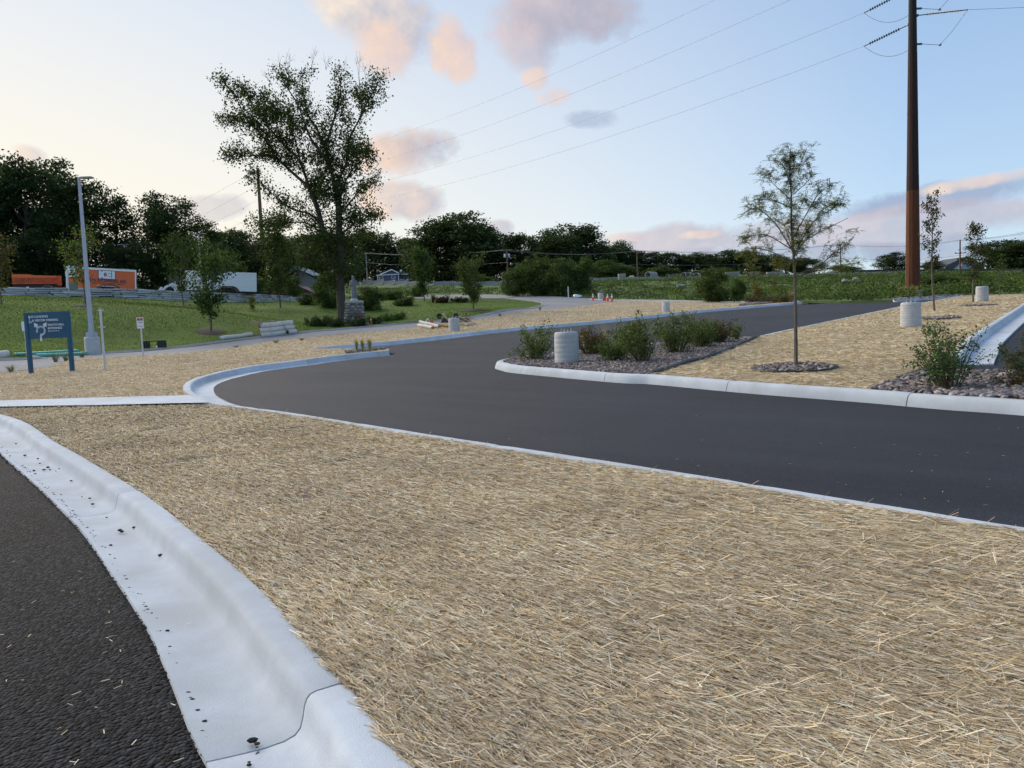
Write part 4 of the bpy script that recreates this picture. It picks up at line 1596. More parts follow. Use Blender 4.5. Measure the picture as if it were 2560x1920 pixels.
# feathery young honey locust on the island
H = 14.1
loc = [
    ([(1990, 912), (1989, 800), (1988, 720), (1984.5, 647), (1979, 575), (1978, 485), (1974, 430), (1977, 368)], .037, .006, 0),
    ([(1987, 687), (2020, 676), (2053, 660), (2085, 632), (2100, 622), (2136, 592)], .013, .004, -.4), ([(1988, 694), (2031, 680), (2090, 668), (2147, 655)], .012, .004, .4),
    ([(1986, 700), (1962, 672), (1945, 650), (1920, 640)], .012, .004, .35), ([(1980, 710), (1937, 707), (1905, 700), (1872, 687)], .010, .004, -.4),
    ([(1984, 640), (2031, 557), (2082, 521), (2107, 495)], .013, .004, .35), ([(1980, 600), (2024, 521), (2050, 480), (2075, 463)], .011, .004, -.45), ([(1990, 640), (2010, 605), (2060, 575), (2120, 545)], .012, .004, -.3),
    ([(1983, 630), (1937, 557), (1890, 521), (1856, 536)], .013, .004, -.4), ([(1982, 625), (1919, 589), (1880, 590), (1851, 600)], .011, .004, .4), ([(1985, 660), (1930, 630), (1880, 620), (1858, 640)], .011, .004, -.2),
    ([(1978, 500), (1937, 463), (1915, 440), (1908, 430)], .009, .003, .3), ([(1978, 520), (1930, 500), (1885, 500)], .009, .003, -.3), ([(1976, 460), (1955, 412), (1930, 394)], .007, .003, -.2),
    ([(1976, 450), (2002, 405), (2017, 372)], .007, .003, .2), ([(1978, 490), (2017, 456), (2037, 427)], .008, .003, -.25), ([(1984, 650), (2000, 600), (2020, 560)], .010, .003, .6), ([(1984, 640), (1970, 590), (1950, 540)], .010, .003, .6),
    ([(1980, 580), (1990, 540), (2010, 500)], .009, .003, -.6), ([(1987, 690), (1985, 640), (1995, 600)], .009, .003, -.6), ([(1900, 640), (1885, 650), (1870, 665)], .006, .003, 0),
]
limb_tree('feathery young locust tree with thin trunk standing in a pebble ring', 'tree', (1990, 912), H, loc, pinnate(4, .17, [(.13, .17, .042), (.10, .14, .034), (.17, .195, .052), (.08, .115, .030), (.22, .20, .06)]), 'bark_young', 1, 9, 'locust_tree', 1.0, (12, .27), .0036, tmin=(.5, .32))


def young_tree(label, base, d, top, pal, w, seed, leaf=.05, nl=12, name='young_tree', crown0=.32, per=9, spread=.05, tr=.03, nbr=None, bend=0.0, twig=.006):
    """slim planted tree: leader with ascending side limbs"""
    g = np.random.default_rng(seed)
    P, h = tree_to(base, d, top) if not isinstance(base, tuple) else (base[0], base[1])
    root = thing(name, label, 'tree', P)
    m = MB()
    lead = np.array([[bend * (t ** 2.2) * h + .012 * h * math.sin(6 * t + seed), .012 * h * math.cos(5 * t + seed), t * h - .05] for t in np.linspace(0, 1, 9)])
    m.tube(lead, [tr * (1 - .9 * i / 8) + .002 for i in range(9)], 7)
    br = []
    nb = nbr or int(22)
    for j in range(nb):
        t = crown0 + (1 - crown0) * (j + g.random()) / nb * .97
        s = np.array([np.interp(t, np.linspace(0, 1, 9), lead[:, k]) for k in range(3)])
        a = g.uniform(0, 6.28)
        u = (t - crown0) / (1 - crown0)
        L_ = w * .5 * (math.sin(math.pi * min(1, .22 + .78 * (1 - u) * .98)) ** .7) * g.uniform(.6, 1.15) + .06 * h * .2
        v = unit(np.array([math.cos(a), math.sin(a), .55 + .7 * u]))
        k1 = s + v * L_ * .55
        k2 = s + v * L_ + np.array([0, 0, .12 * L_])
        m.tube([s, k1, k2], [tr * .38 * (1 - .6 * u), tr * .22 * (1 - .5 * u), twig * .5], 5, False)
        br.append(np.array([s + (k1 - s) * .3, k1, k2]))
        for _ in range(3):
            q = s + (k2 - s) * g.uniform(.3, .9)
            e = q + unit(v + g.normal(size=3) * .7) * L_ * .45
            m.tube([q, e], [twig * .6, twig * .3], 3, False)
            br.append(np.array([q, (q + e) / 2, e]))
    br.append(np.array([lead[-3], lead[-2], lead[-1]]))
    m.obj('trunk', 'bark_young', root, True)
    V, col = leaf_clusters(per, leaf, spread, pal)(br, None, g)
    link(bpy.data.objects.new('crown', quads_mesh('crown', V, 'leaf', col)), root)
    return root


ASPEN = [(.045, .060, .020), (.060, .075, .026), (.035, .045, .016), (.09, .08, .035)]
young_tree('slender upright young tree right of the steel pole, its tip bent left', 2334, 33.5, 500, ASPEN, 1.05, 3, .085, crown0=.36, per=17, spread=.07, tr=.045, bend=-.03, nbr=26)
young_tree('slender upright young tree beside the farthest concrete footing', 2434, 40.5, 570, ASPEN, 1.25, 4, .10, crown0=.33, per=17, spread=.08, tr=.045, nbr=26, bend=.05)
young_tree('thin sapling at the far right edge of the island', 2498, 50, 662, GREEN_MID, 1.0, 6, .10, crown0=.45, per=5, spread=.08, tr=.03, nbr=14)
MAPLE = [(.042, .078, .018), (.060, .105, .024), (.085, .125, .032), (.030, .054, .016)]
young_tree('leafy young maple on the lawn left of the log stack', 528, 50, 668, MAPLE, 4.2, 12, .17, crown0=.27, per=34, spread=.20, tr=.075, nbr=34)
young_tree('pale thin tree on the lawn behind the lamp post', 212, 55, 602, GREEN_FRESH + GREEN_YEL, 3.6, 13, .17, crown0=.33, per=13, spread=.2, tr=.05, nbr=30)
young_tree('reddish green tree cut by the left picture edge', 3, 53, 606, [(.075, .075, .025), (.10, .08, .032), (.055, .062, .02), (.12, .09, .04)], 2.5, 14, .17, crown0=.25, per=16, spread=.2, tr=.06, nbr=30)
young_tree('green upright tree before the skid steer', 459, 66, 612, [(.040, .070, .014), (.055, .090, .018), (.028, .050, .012)], 3.8, 15, .2, crown0=.28, per=16, spread=.24, tr=.06, nbr=30)
young_tree('slim tree before the stone wall between trailer and maple', 703, 78, 570, [(.035, .058, .014), (.050, .078, .018), (.065, .092, .024)], 4.6, 16, .24, crown0=.2, per=30, spread=.3, tr=.09, nbr=40)
young_tree('dense upright tree on the lawn right of the blue house', 1062, 88, 640, GREEN_MID, 3.0, 17, .22, crown0=.18, per=30, spread=.24, tr=.07, nbr=34)
young_tree('small round tree in a mulch ring on the lawn', 1184, 68, 676, [(.045, .070, .018), (.062, .092, .022), (.095, .115, .032)], 3.6, 18, .17, crown0=.26, per=34, spread=.2, tr=.06, nbr=34)
young_tree('yellow green sapling on the lawn near the white trailer', 632, 72, 748, GREEN_YEL, .8, 19, .14, crown0=.2, per=8, spread=.1, tr=.03, nbr=12)


def mulch(px, d, r, label):
    c = on(px, d)
    m = MB()
    n = 20
    prof = []
    for (rr, z) in ((r, .035), (r * .85, .07), (r * .5, .11), (r * .1, .12)):
        prof.append([(c[0] + rr * math.cos(2 * math.pi * j / n) * (1 + .06 * math.sin(j * 2.3)), c[1] + rr * math.sin(2 * math.pi * j / n), gz(c[0] + rr * math.cos(2 * math.pi * j / n), c[1] + rr * math.sin(2 * math.pi * j / n)) + z) for j in range(n)])
    vs = [q for row in prof for q in row]
    fs = [(i * n + j, i * n + (j + 1) % n, (i + 1) * n + (j + 1) % n, (i + 1) * n + j) for i in range(3) for j in range(n)] + [tuple(3 * n + j for j in range(n))]
    m.add(vs, fs)
    tag(m.obj('mulch_ring', 'mulch', smooth=True), label, 'mulch')


mulch(528, 50, 1.0, 'dark mulch ring under the leafy young maple')
mulch(1184, 68, 1.6, 'dark mulch ring under the small round tree')
mulch(212, 55, .8, 'dark mulch ring under the pale thin tree')
mulch(459, 66, .9, 'dark mulch ring under the tree before the skid steer')


# ---------------------------------------------------------------- shrubs and grasses
def shrub(label, px, py, h, w, pal, seed, leaf=.035, stems=14, per=40, spread=.03, name='shrub', flat=.12, zoff=0.0):
    g = np.random.default_rng(seed)
    P = hit(px, py)
    root = thing(name, label, 'shrub', P + np.array([0, 0, zoff]))
    m = MB()
    br = []
    for j in range(stems):
        a = g.uniform(0, 6.28)
        hh = h * g.uniform(.38, 1.08)
        rr = w * .55 * g.random() ** .6
        s = np.array([.25 * rr * math.cos(a), .25 * rr * math.sin(a), -.02])
        e = np.array([rr * math.cos(a), rr * math.sin(a), hh * (1 - flat * (rr / (w * .5)) ** 2)])
        k = (s + e) / 2 + np.array([g.normal() * .03, g.normal() * .03, .08 * h])
        m.tube([s, k, e], [.006 * (1 + h), .004 * (1 + h), .0015], 4, False)
        br.append(np.array([s + (k - s) * .45, k, e]))
        for _ in range(4):
            t = g.uniform(.3, .95)
            q = k + (e - k) * t if g.random() < .6 else s + (k - s) * t
            v = unit(unit(e - s) + g.normal(size=3) * .65)
            f = q + v * h * g.uniform(.12, .36)
            if f[2] < .03:
                f[2] = .03
            m.tube([q, f], [.0022, .001], 3, False)
            br.append(np.array([q, (q + f) / 2, f]))
    m.obj('stems', 'twig', root)
    V, col = leaf_clusters(per, leaf, spread, pal)(br, None, g)
    link(bpy.data.objects.new('foliage', quads_mesh('foliage', V, 'leaf', col)), root)
    return root


SHRUB = [(.075, .115, .032), (.105, .150, .042), (.140, .180, .055), (.048, .075, .022)]
SHRUB_R = [(.060, .080, .022), (.11, .080, .035), (.045, .065, .020), (.15, .085, .045)]
bed = [('leafy shrub at the island tip left of the concrete footing', 1340, 898, .70, .85, SHRUB, 16), ('rust tinged shrub just right of the near concrete footing', 1475, 886, .58, .75, SHRUB_R, 16),
       ('low spreading shrub third from the island tip', 1535, 900, .45, .55, SHRUB, 12), ('tall light green shrub in the middle of the island bed', 1607, 905, .88, .62, SHRUB, 16), ('dark shrub behind the middle of the island bed', 1575, 878, .62, .6, SHRUB, 14),
       ('large bushy shrub right of the middle of the island bed', 1690, 882, .85, .68, SHRUB, 18), ('narrow upright stem shrub behind the large bushy shrub', 1722, 862, .80, .22, SHRUB, 6), ('airy shrub near the right end of the island bed', 1752, 868, .68, .55, SHRUB, 14),
       ('rounded shrub at the right end of the island bed', 1800, 856, .60, .6, SHRUB_R, 16), ('wispy seedling at the right corner of the island bed', 1842, 850, .38, .14, SHRUB, 4)]
for i, (lb, px, py, h, w, pal, st) in enumerate(bed):
    shrub(lb, px, py, h * 1.08, w * 1.7, pal, 100 + i, .05, int(st * 1.9), 22, .05)
shrub('airy leafy shrub in the pebbles at the right', 2372, 972, .84, .95, [(.055, .105, .032), (.075, .135, .040), (.105, .165, .050), (.038, .070, .025)], 131, .036, 36, 21, .035)
shrub('shrub cut by the right picture edge', 2572, 948, .58, .75, [(.030, .066, .022), (.045, .085, .028), (.12, .085, .040)], 132, .034, 22, 26, .03)
shrub('small reddish ground shrub at the right picture edge', 2535, 968, .20, .5, [(.12, .05, .03), (.09, .07, .03), (.07, .085, .03)], 133, .03, 14, 16, .03)


def grass_tuft(label, px, py, h, n, pal, seed, spread=.10, wd=.004, name='grass_tuft', arch=.35, z=0.0):
    g = np.random.default_rng(seed)
    P = hit(px, py)
    P[2] += z
    V, K = [], []
    for _ in range(n):
        a = g.uniform(0, 6.28)
        v = np.array([math.cos(a), math.sin(a), 0])
        s = v * spread * .3 * g.random() + np.array([0, 0, -.02])
        L_ = h * g.uniform(.6, 1.05)
        out = spread * g.uniform(.2, 1.3) + arch * h * g.random() ** 2
        p0, p1, p2 = s, s + v * out * .35 + np.array([0, 0, L_ * .6]), s + v * out + np.array([0, 0, L_])
        sd = np.array([-v[1], v[0], 0]) * wd
        c = tint(1, pal, g, .2)[0]
        V.append([p0 - sd, p1 - sd, p1 + sd, p0 + sd])
        V.append([p1 - sd, p2 - sd * .2, p2 + sd * .2, p1 + sd])
        K += [c, c]
    me = quads_mesh('grass_tuft', np.array(V), 'leaf', np.array(K))
    o = link(bpy.data.objects.new(name, me))
    o.location = [float(q) for q in P]
    return tag(o, label, 'ornamental grass')


GOLD = [(.30, .28, .12), (.24, .25, .09), (.36, .32, .17), (.16, .19, .06)]
for px, lb in ((892, 'left'), (907, 'middle'), (925, 'right')):
    grass_tuft('%s tuft of three pale grasses behind the curb end' % lb, px, 880, .46, 130, GOLD, px, .07, .006, arch=.12, z=.03)
grass_tuft('pale wispy grass rising behind the rust tinged shrub', 1512, 868, .75, 70, [(.34, .31, .22), (.26, .26, .15)], 71, .12, .003)
grass_tuft('wispy grass left of the tall island shrub', 1455, 872, .62, 50, [(.34, .31, .22), (.26, .26, .15)], 72, .12, .003)
for i, (px, lb) in enumerate(((2252, 'left'), (2272, 'middle'), (2287, 'right'))):
    grass_tuft('%s pale grass clump at the foot of the steel pole' % lb, px, 742, .95, 90, GOLD, 80 + i, .25, .012, arch=.3)
grass_tuft('tan feather grass at the far curb end', 1978, 755, 1.0, 110, [(.30, .24, .14), (.24, .19, .10)], 85, .4, .014)
for i, px in enumerate((1888, 1920, 1950)):
    shrub('low rusty shrub at the far curb end, %s of three' % ordn[i], px, 757, .5, 1.6, [(.12, .085, .045), (.09, .075, .035), (.07, .075, .03)], 140 + i, .12, 16, 14, .12)
shrub('yellowed sapling at the left of the far pebble strip', 1893, 756, 1.9, .7, [(.24, .15, .05), (.12, .12, .03), (.07, .09, .025)], 144, .13, 12, 16, .12)
for i, (px, py, w) in enumerate(((790, 818, 1.6), (812, 816, 1.5), (848, 818, 1.6), (900, 818, 1.5), (935, 812, 1.4), (975, 803, 1.8), (995, 800, 1.3))):
    shrub('low clipped bush at the statue base, %s from the left' % ordn[i], px, py, .62, w, GREEN_DARK if i < 5 else GREEN_FRESH, 150 + i, .09, 16, 26, .1)
for i, (px, py) in enumerate(((1083, 760), (1118, 762))):
    grass_tuft('dark spiky plant in the lawn border, %s' % ('left' if i == 0 else 'right'), px, 757, 1.1, 60, [(.03, .035, .015), (.05, .05, .02)], 160 + i, .25, .02)
shrub('reddish clipped shrub in the lawn border', 1102, 757, .6, 1.8, [(.07, .04, .02), (.05, .045, .02)], 163, .14, 14, 20, .12)
shrub('dark low shrub right of the reddish border shrub', 1150, 757, .5, 2.2, GREEN_DARK, 164, .14, 14, 20, .12)
for i, (px, py, h) in enumerate(((140, 905, .45), (165, 902, .35), (205, 894, .28), (590, 870, .2), (690, 858, .22), (755, 851, .18), (28, 930, .3), (1350, 775, .35), (1250, 790, .3))):
    grass_tuft('green weed clump on the old road edge, %s of nine' % ordn[i], px, py, h, 60, [(.10, .12, .04), (.16, .15, .06), (.07, .09, .03)], 170 + i, .25, .006, 'weed')


# ---------------------------------------------------------------- bank vegetation (nobody could count it)
def bank_growth():
    n = 5200
    lo, hi = bank.min(0), bank.max(0)
    P = []
    while sum(len(q) for q in P) < n:
        d = rng.uniform(48, 132, 8000)
        a = rng.uniform(-.30, .82, 8000)
        x, y = d * a, d
        k = inpoly(x, y, bank) & (rng.random(8000) < np.clip(110 / d, .3, 1) ** 1.0)
        k &= ~inpoly(x, y, gp)
        P.append(np.stack([x[k], y[k]], 1))
    P = np.concatenate(P)[:n]
    # keep the lower face dense, thin the top
    z = T(P[:, 0], P[:, 1])
    hgt = rng.uniform(.15, .75, n) * (.6 + .8 * (np.sin(P[:, 0] * .35) * np.sin(P[:, 1] * .27 + P[:, 0] * .1) > -.1))
    per = 22
    C = np.repeat(np.stack([P[:, 0], P[:, 1], z], 1), per, axis=0)
    hh = np.repeat(hgt, per)
    N = len(C)
    C += np.stack([rng.normal(size=N) * .35, rng.normal(size=N) * .35, rng.random(N) ** .7 * hh], 1)
    pal = np.array([(.042, .080, .018), (.062, .105, .024), (.085, .130, .032), (.12, .15, .046), (.030, .055, .016)])
    cl = pal[rng.integers(0, 5, n)] * rng.uniform(.75, 1.25, (n, 1))
    col = np.clip(np.repeat(cl, per, axis=0) * (1 + rng.normal(size=(N, 1)) * .2), .005, 1)
    V = leaves(C, rng.uniform(.10, .26, N), .6, .5)
    me = quads_mesh('bank_growth', V, 'leaf', col)
    tag(link(bpy.data.objects.new('bank_growth', me)), 'tangle of wild weeds and vines covering the far bank', 'weeds', kind='stuff')


bank_growth()


def lawn_blades():
    n = 130000
    P = []
    while sum(len(q) for q in P) < n:
        d = 36 * (105 / 36) ** rng.random(200000)
        a = rng.uniform(-.80, .06, 200000)
        x, y = d * a, d
        k = inpoly(x, y, lawn)
        P.append(np.stack([x[k], y[k]], 1))
    P = np.concatenate(P)[:n]
    c = np.stack([P[:, 0], P[:, 1], T(P[:, 0], P[:, 1]) + .03], 1)
    a = rng.uniform(0, 6.28, n)
    s = np.stack([np.cos(a), np.sin(a), 0 * a], 1) * rng.uniform(.008, .022, n)[:, None]
    h = np.stack([rng.normal(size=n) * .02, rng.normal(size=n) * .02, rng.uniform(.03, .08, n)], 1)
    V = np.stack([c - s, c + s, c + h], 1)
    patch = .8 + .35 * np.sin(P[:, 0] * .21 + 1.2 * np.sin(P[:, 1] * .17)) * np.sin(P[:, 1] * .33)
    col = tint(n, [(.082, .145, .013), (.105, .17, .018), (.135, .195, .026), (.062, .11, .010)], jit=.2) * patch[:, None]
    me = quads_mesh('lawn_grass', V, 'leaf', col)
    tag(link(bpy.data.objects.new('lawn_grass', me)), 'short mown grass blades of the lawn', 'grass', kind='stuff')


lawn_blades()

# ---------------------------------------------------------------- stone wall, piece by piece
def stone_wall():
    root = thing('stone_wall', 'dry stacked limestone slab wall at the top of the lawn', 'wall')
    base = np.array([[*WALL[i], at(*WALL_PX[i])[2]] for i in range(len(WALL))])
    seg = np.linalg.norm(np.diff(base[:, :2], axis=0), axis=1)
    s = np.concatenate([[0], np.cumsum(seg)])
    top = EYE + 5.05
    g = random.Random(3)
    meshes = []
    for k in range(9):
        bm = bmesh.new()
        bmesh.ops.create_cube(bm, size=1)
        bmesh.ops.bevel(bm, geom=bm.edges[:], offset=.07, segments=1, affect='EDGES')
        for v in bm.verts:
            v.co += Vector((g.uniform(-.05, .05), g.uniform(-.05, .05), g.uniform(-.05, .05)))
        me = bpy.data.meshes.new('stone')
        bm.to_mesh(me)
        bm.free()
        me.materials.append(MAT['limestone'])
        meshes.append(me)
    nrow = 5
    start = s[1] - 6
    count = 0
    for row in range(nrow):
        x = start + g.uniform(0, 1)
        while x < s[-1] - .5 and count < 300:
            L_ = g.uniform(.9, 2.6)
            xc = x + L_ / 2
            p = np.array([np.interp(xc, s, base[:, k]) for k in range(3)])
            q = np.array([np.interp(xc + .2, s, base[:, k]) for k in range(3)])
            ang = math.atan2(q[1] - p[1], q[0] - p[0])
            hrow = (top - p[2] + .1) / nrow
            o = bpy.data.objects.new('stone', g.choice(meshes))
            o.scale = (L_ * .955, g.uniform(.5, .72), hrow * g.uniform(.68, .92))
            o.location = (p[0] + g.uniform(-.05, .05) - math.sin(ang) * (.10 * row + g.uniform(0, .12)), p[1] + math.cos(ang) * (.10 * row + g.uniform(0, .12)), p[2] - .06 + hrow * (row + .5))
            o.rotation_euler = (g.gauss(0, .02), g.gauss(0, .015), ang)
            link(o, root)
            count += 1
            x += L_
    # dark earth packed behind the slabs
    m = MB()
    for i in range(len(base) - 1):
        a, b = base[i], base[i + 1]
        m.add([(a[0], a[1] + .75, a[2] - .3), (b[0], b[1] + .75, b[2] - .3), (b[0], b[1] + .75, LOT_Z - .03), (a[0], a[1] + .75, LOT_Z - .03)], [(0, 1, 2, 3)])
    m.obj('earth_backing', 'soil', root)


stone_wall()


def copy_thing(r, label, loc, rz=None, group=None, scale=None):
    n = r.copy()
    COL.objects.link(n)
    n['label'] = label
    n.location = [float(q) for q in loc]
    if rz is not None:
        n.rotation_euler = (0, 0, rz)
    if scale:
        n.scale = (scale,) * 3
    for ch in list(r.children):
        c = ch.copy()
        COL.objects.link(c)
        c.parent = n
        for gc in list(ch.children):
            e = gc.copy()
            COL.objects.link(e)
            e.parent = c
    return n


# ---------------------------------------------------------------- concrete footings
def footing(label, px, py, d_w, h, rings=True, bolts=True, ribs=9):
    P = hit(px, py)
    dist = pxy(P)[2]
    r = d_w * dist / F / 2
    root = thing('light_pole_footing', label, 'concrete footing', P, R(20), 'bare light pole footings')
    m = MB()
    prof = [(r * 1.0, -.1)]
    n = ribs if rings else 1
    for i in range(n):
        z0, z1 = h * i / n * .93, h * (i + 1) / n * .93
        w = 1.0 - .035 * (z0 / h)
        if rings:
            prof += [(r * (w - .012), z0 + .002), (r * w, z0 + (z1 - z0) * .12), (r * w, z0 + (z1 - z0) * .88), (r * (w - .012), z1 - .002)]
        else:
            prof += [(r * w, z0), (r * w * .985, z1)]
    prof += [(r * .945, h * .95), (r * .90, h * .985), (r * .82, h)]
    m.lathe(prof, 36)
    m.obj('shaft', 'concrete_base', root, True)
    if bolts:
        for k in range(4):
            a = math.pi / 4 + k * math.pi / 2
            b = MB()
            bx, by = r * .42 * math.cos(a), r * .42 * math.sin(a)
            b.tube([(bx, by, h - .03), (bx, by, h + .075)], .012, 6)
            b.tube([(bx, by, h + .015), (bx, by, h + .03)], .02, 6)
            b.obj('anchor_bolt', 'galvanized', root)
        b = MB()
        b.tube([(-r * .42, 0, h - .02), (-r * .42, 0, h + .06), (-.1 * r, .02, h + .075), (r * .35, .03, h + .06), (r * .7, .05, h + .10)], .009, 5)
        b.obj('grounding_wire', 'wire_light', root)
    return root


footing('ribbed concrete footing among the island shrubs, largest of all', 1418, 906, 62, .73, True, True, 6)
footing('ribbed concrete footing in the middle of the island straw', 2277, 816, 48, .76, True, True, 9)
footing('ribbed concrete footing at the far right of the island', 2455, 753, 28.5, .80, True, False, 8)
footing('ribbed concrete footing beside the tool pile', 1136, 828, 28.6, .72, True, True, 11)
footing('smooth concrete footing alone on the straw past the driveway', 1665, 779, 19.3, .70, False, False)
f6 = footing('smooth concrete footing behind the traffic cones, wires poking out', 1502, 749, 14, .78, False, False)
m = MB()
m.tube([(-.05, 0, .76), (-.12, 0, .95), (-.3, .05, 1.1)], .025, 5)
m.tube([(.05, 0, .76), (.1, .05, .92), (.35, 0, .98)], .02, 5)
m.tube([(.0, 0, .76), (.12, .05, 1.0), (.32, 0, 1.08)], .02, 5)
m.obj('conduit_wires', 'wire_light', f6)
footing('white concrete footing stub at the foot of the steel pole', 2297, 740, 15, .45, False, False)

# ---------------------------------------------------------------- lamp posts
def lamp_post(label, P, h, w0, w1, foot=None, head=1, hs=1.0):
    root = thing('lamp_post', label, 'lamp post', P, 0, 'parking lot lamp posts')
    z0 = 0
    if foot:
        m = MB()
        m.lathe([(foot[0], -.1), (foot[0], foot[1] * .9), (foot[0] * .96, foot[1] * .97), (foot[0] * .86, foot[1])], 32)
        m.obj('footing', 'concrete_base', root, True)
        z0 = foot[1]
        m = MB()
        m.bbox((0, 0, z0 + .12), (foot[0] * 1.15, foot[0] * 1.15, .24), .03)
        m.obj('base_cover', 'pole_grey', root)
    m = MB()
    s0, s1 = w0 / 2, w1 / 2
    vs = [(-s0, -s0, z0), (s0, -s0, z0), (s0, s0, z0), (-s0, s0, z0), (-s1, -s1, z0 + h), (s1, -s1, z0 + h), (s1, s1, z0 + h), (-s1, s1, z0 + h)]
    m.add(vs, [(0, 1, 5, 4), (1, 2, 6, 5), (2, 3, 7, 6), (3, 0, 4, 7), (4, 5, 6, 7)])
    m.obj('pole', 'pole_grey', root)
    for sd in ((1,) if head == 1 else (-1, 1)):
        m = MB()
        m.bbox((sd * .34 * hs, 0, z0 + h + .03), (.52 * hs, .30 * hs, .07), .02)
        m.box((sd * .04 * hs, 0, z0 + h + .02), (.2 * hs, .09, .06))
        hd = m.obj('lamp_head', 'pole_grey', root)
        m = MB()
        m.box((sd * .40 * hs, 0, z0 + h - .008), (.34 * hs, .22 * hs, .012))
        m.obj('lens', 'glass_dark', hd)
    return root


P = hit(233, 887)
dd = pxy(P)[2]
lamp_post('tall grey lamp post on a round concrete footing at the lawn edge', P, 388 * dd / F, .185, .105, (.36, .92), 1, 1.15)
for (px, d, top, lb) in ((324, 99, 614, 'small twin head lamp post behind the orange trailer'), (507, 92, 588, 'small twin head lamp post behind the white trailer')):
    P, h = tree_to(px, d, top, LOT_Z)
    lamp_post(lb, P, h, .22, .15, None, 2, 1.5)

# ---------------------------------------------------------------- lettering
def text_mesh(txt, size, mat, name='lettering', bold=0.0, align='LEFT', sx=1.0):
    cu = bpy.data.curves.new(name, 'FONT')
    cu.body = txt
    cu.size = size
    cu.align_x = align
    cu.offset = bold
    cu.extrude = .004
    ob = bpy.data.objects.new('tmp', cu)
    COL.objects.link(ob)
    dg = bpy.context.evaluated_depsgraph_get()
    me = bpy.data.meshes.new_from_object(ob.evaluated_get(dg))
    bpy.data.objects.remove(ob)
    for v in me.vertices:
        v.co.x *= sx
    me.materials.clear()
    me.materials.append(MAT[mat])
    me.name = name
    return me


def put_text(txt, size, mat, parent, x, z, y, bold=0.0, name='lettering', align='LEFT', sx=1.0, face=1):
    me = text_mesh(txt, size, mat, name, bold, align, sx)
    o = link(bpy.data.objects.new(name, me), parent)
    o.location = (x, y, z)
    o.rotation_euler = (R(90), 0, 0)
    return o


# ---------------------------------------------------------------- blue direction sign
def blue_sign():
    Pl, Pr = hit(78, 933), hit(181, 927)
    ang = math.atan2(Pr[1] - Pl[1], Pr[0] - Pl[0])
    W = float(np.linalg.norm(Pr[:2] - Pl[:2]))
    d = pxy(Pl)[2]
    Ht = 149 * d / F
    root = thing('direction_sign', 'blue two post direction sign with roundabout arrows on the straw', 'sign', (Pl + Pr) / 2, ang)
    pw = .135
    dz = (Pr[2] - Pl[2]) / 2
    for s in (-1, 1):
        m = MB()
        m.bbox((s * W / 2, 0, Ht / 2 - .15 + s * dz / 2), (pw, .11, Ht + .3 - s * dz), .012)
        m.obj('post', 'sign_teal', root)
    m = MB()
    ph = Ht * .435
    m.bbox((0, -.005, Ht - ph / 2), (W - pw, .07, ph), .008)
    pan = m.obj('panel', 'sign_teal', root)
    yf = -.047
    x0 = -W / 2 + pw / 2
    pwid = W - pw
    u = pwid / 200.0
    zt = Ht
    put_text('BUS LOADING', .105, 'white_print', pan, x0 + 5 * u, zt - .18, yf, .001, sx=1.05)
    put_text('& VISITOR PARKING', .105, 'white_print', pan, x0 + 24 * u, zt - .31, yf, .001, sx=1.0)
    put_text('SOUTH HALL', .100, 'white_print', pan, x0 + 104 * u, zt - .475, yf, .001, sx=1.0)
    put_text('ENTRANCE', .100, 'white_print', pan, x0 + 104 * u, zt - .59, yf, .001, sx=1.0)
    put_text('(Grades PreK-2)', .060, 'white_print', pan, x0 + 104 * u, zt - .67, yf, .0)
    # accessibility symbol
    m = MB()
    c = (x0 + 12 * u, zt - .30)

    def ribbon(pts, w, y=yf):
        for a, b in zip(pts[:-1], pts[1:]):
            a, b = Vector(a), Vector(b)
            t = (b - a).normalized()
            n = Vector((-t.y, t.x)) * w / 2
            e = t * w * .3
            q = [a - e - n, b + e - n, b + e + n, a - e + n]
            m.prism([(p.x, p.y) for p in q], y - .004, y)
    ribbon([(c[0] + .036 * math.cos(R(t)), c[1] - .02 + .036 * math.sin(R(t))) for t in range(100, 361, 20)], .013)
    ribbon([(c[0] - .01, c[1] + .085), (c[0] - .002, c[1] + .01), (c[0] + .045, c[1] + .008), (c[0] + .06, c[1] - .05)], .014)
    ribbon([(c[0] - .012, c[1] + .10), (c[0] - .011, c[1] + .115)], .026)
    m.obj('accessibility_symbol', 'white_print', pan)
    # roundabout arrow
    m = MB()
    cx, cz, rr = x0 + 66 * u, zt - .63, .14
    ribbon([(cx + rr * math.cos(R(t)), cz + rr * math.sin(R(t))) for t in range(-82, 206, 12)], .062)
    ribbon([(cx + .01, cz - rr + .02), (cx - .015, cz - rr - .05), (cx - .015, cz - rr - .20)], .062)
    for sg in (-1, 1):
        a = R(90 - sg * 42)
        p0 = Vector((cx + rr * math.cos(a), cz + rr * math.sin(a)))
        t = Vector((math.cos(R(90 - sg * 38)), math.sin(R(90 - sg * 38))))
        n = Vector((-t.y, t.x))
        p1 = p0 + t * .08
        ribbon([tuple(p0), tuple(p1)], .07)
        q = [p1 + n * .085, p1 - n * .085, p1 + t * .14]
        m.prism([(v.x, v.y) for v in q], yf - .004, yf)
    m.obj('roundabout_arrow', 'white_print', pan)


blue_sign()


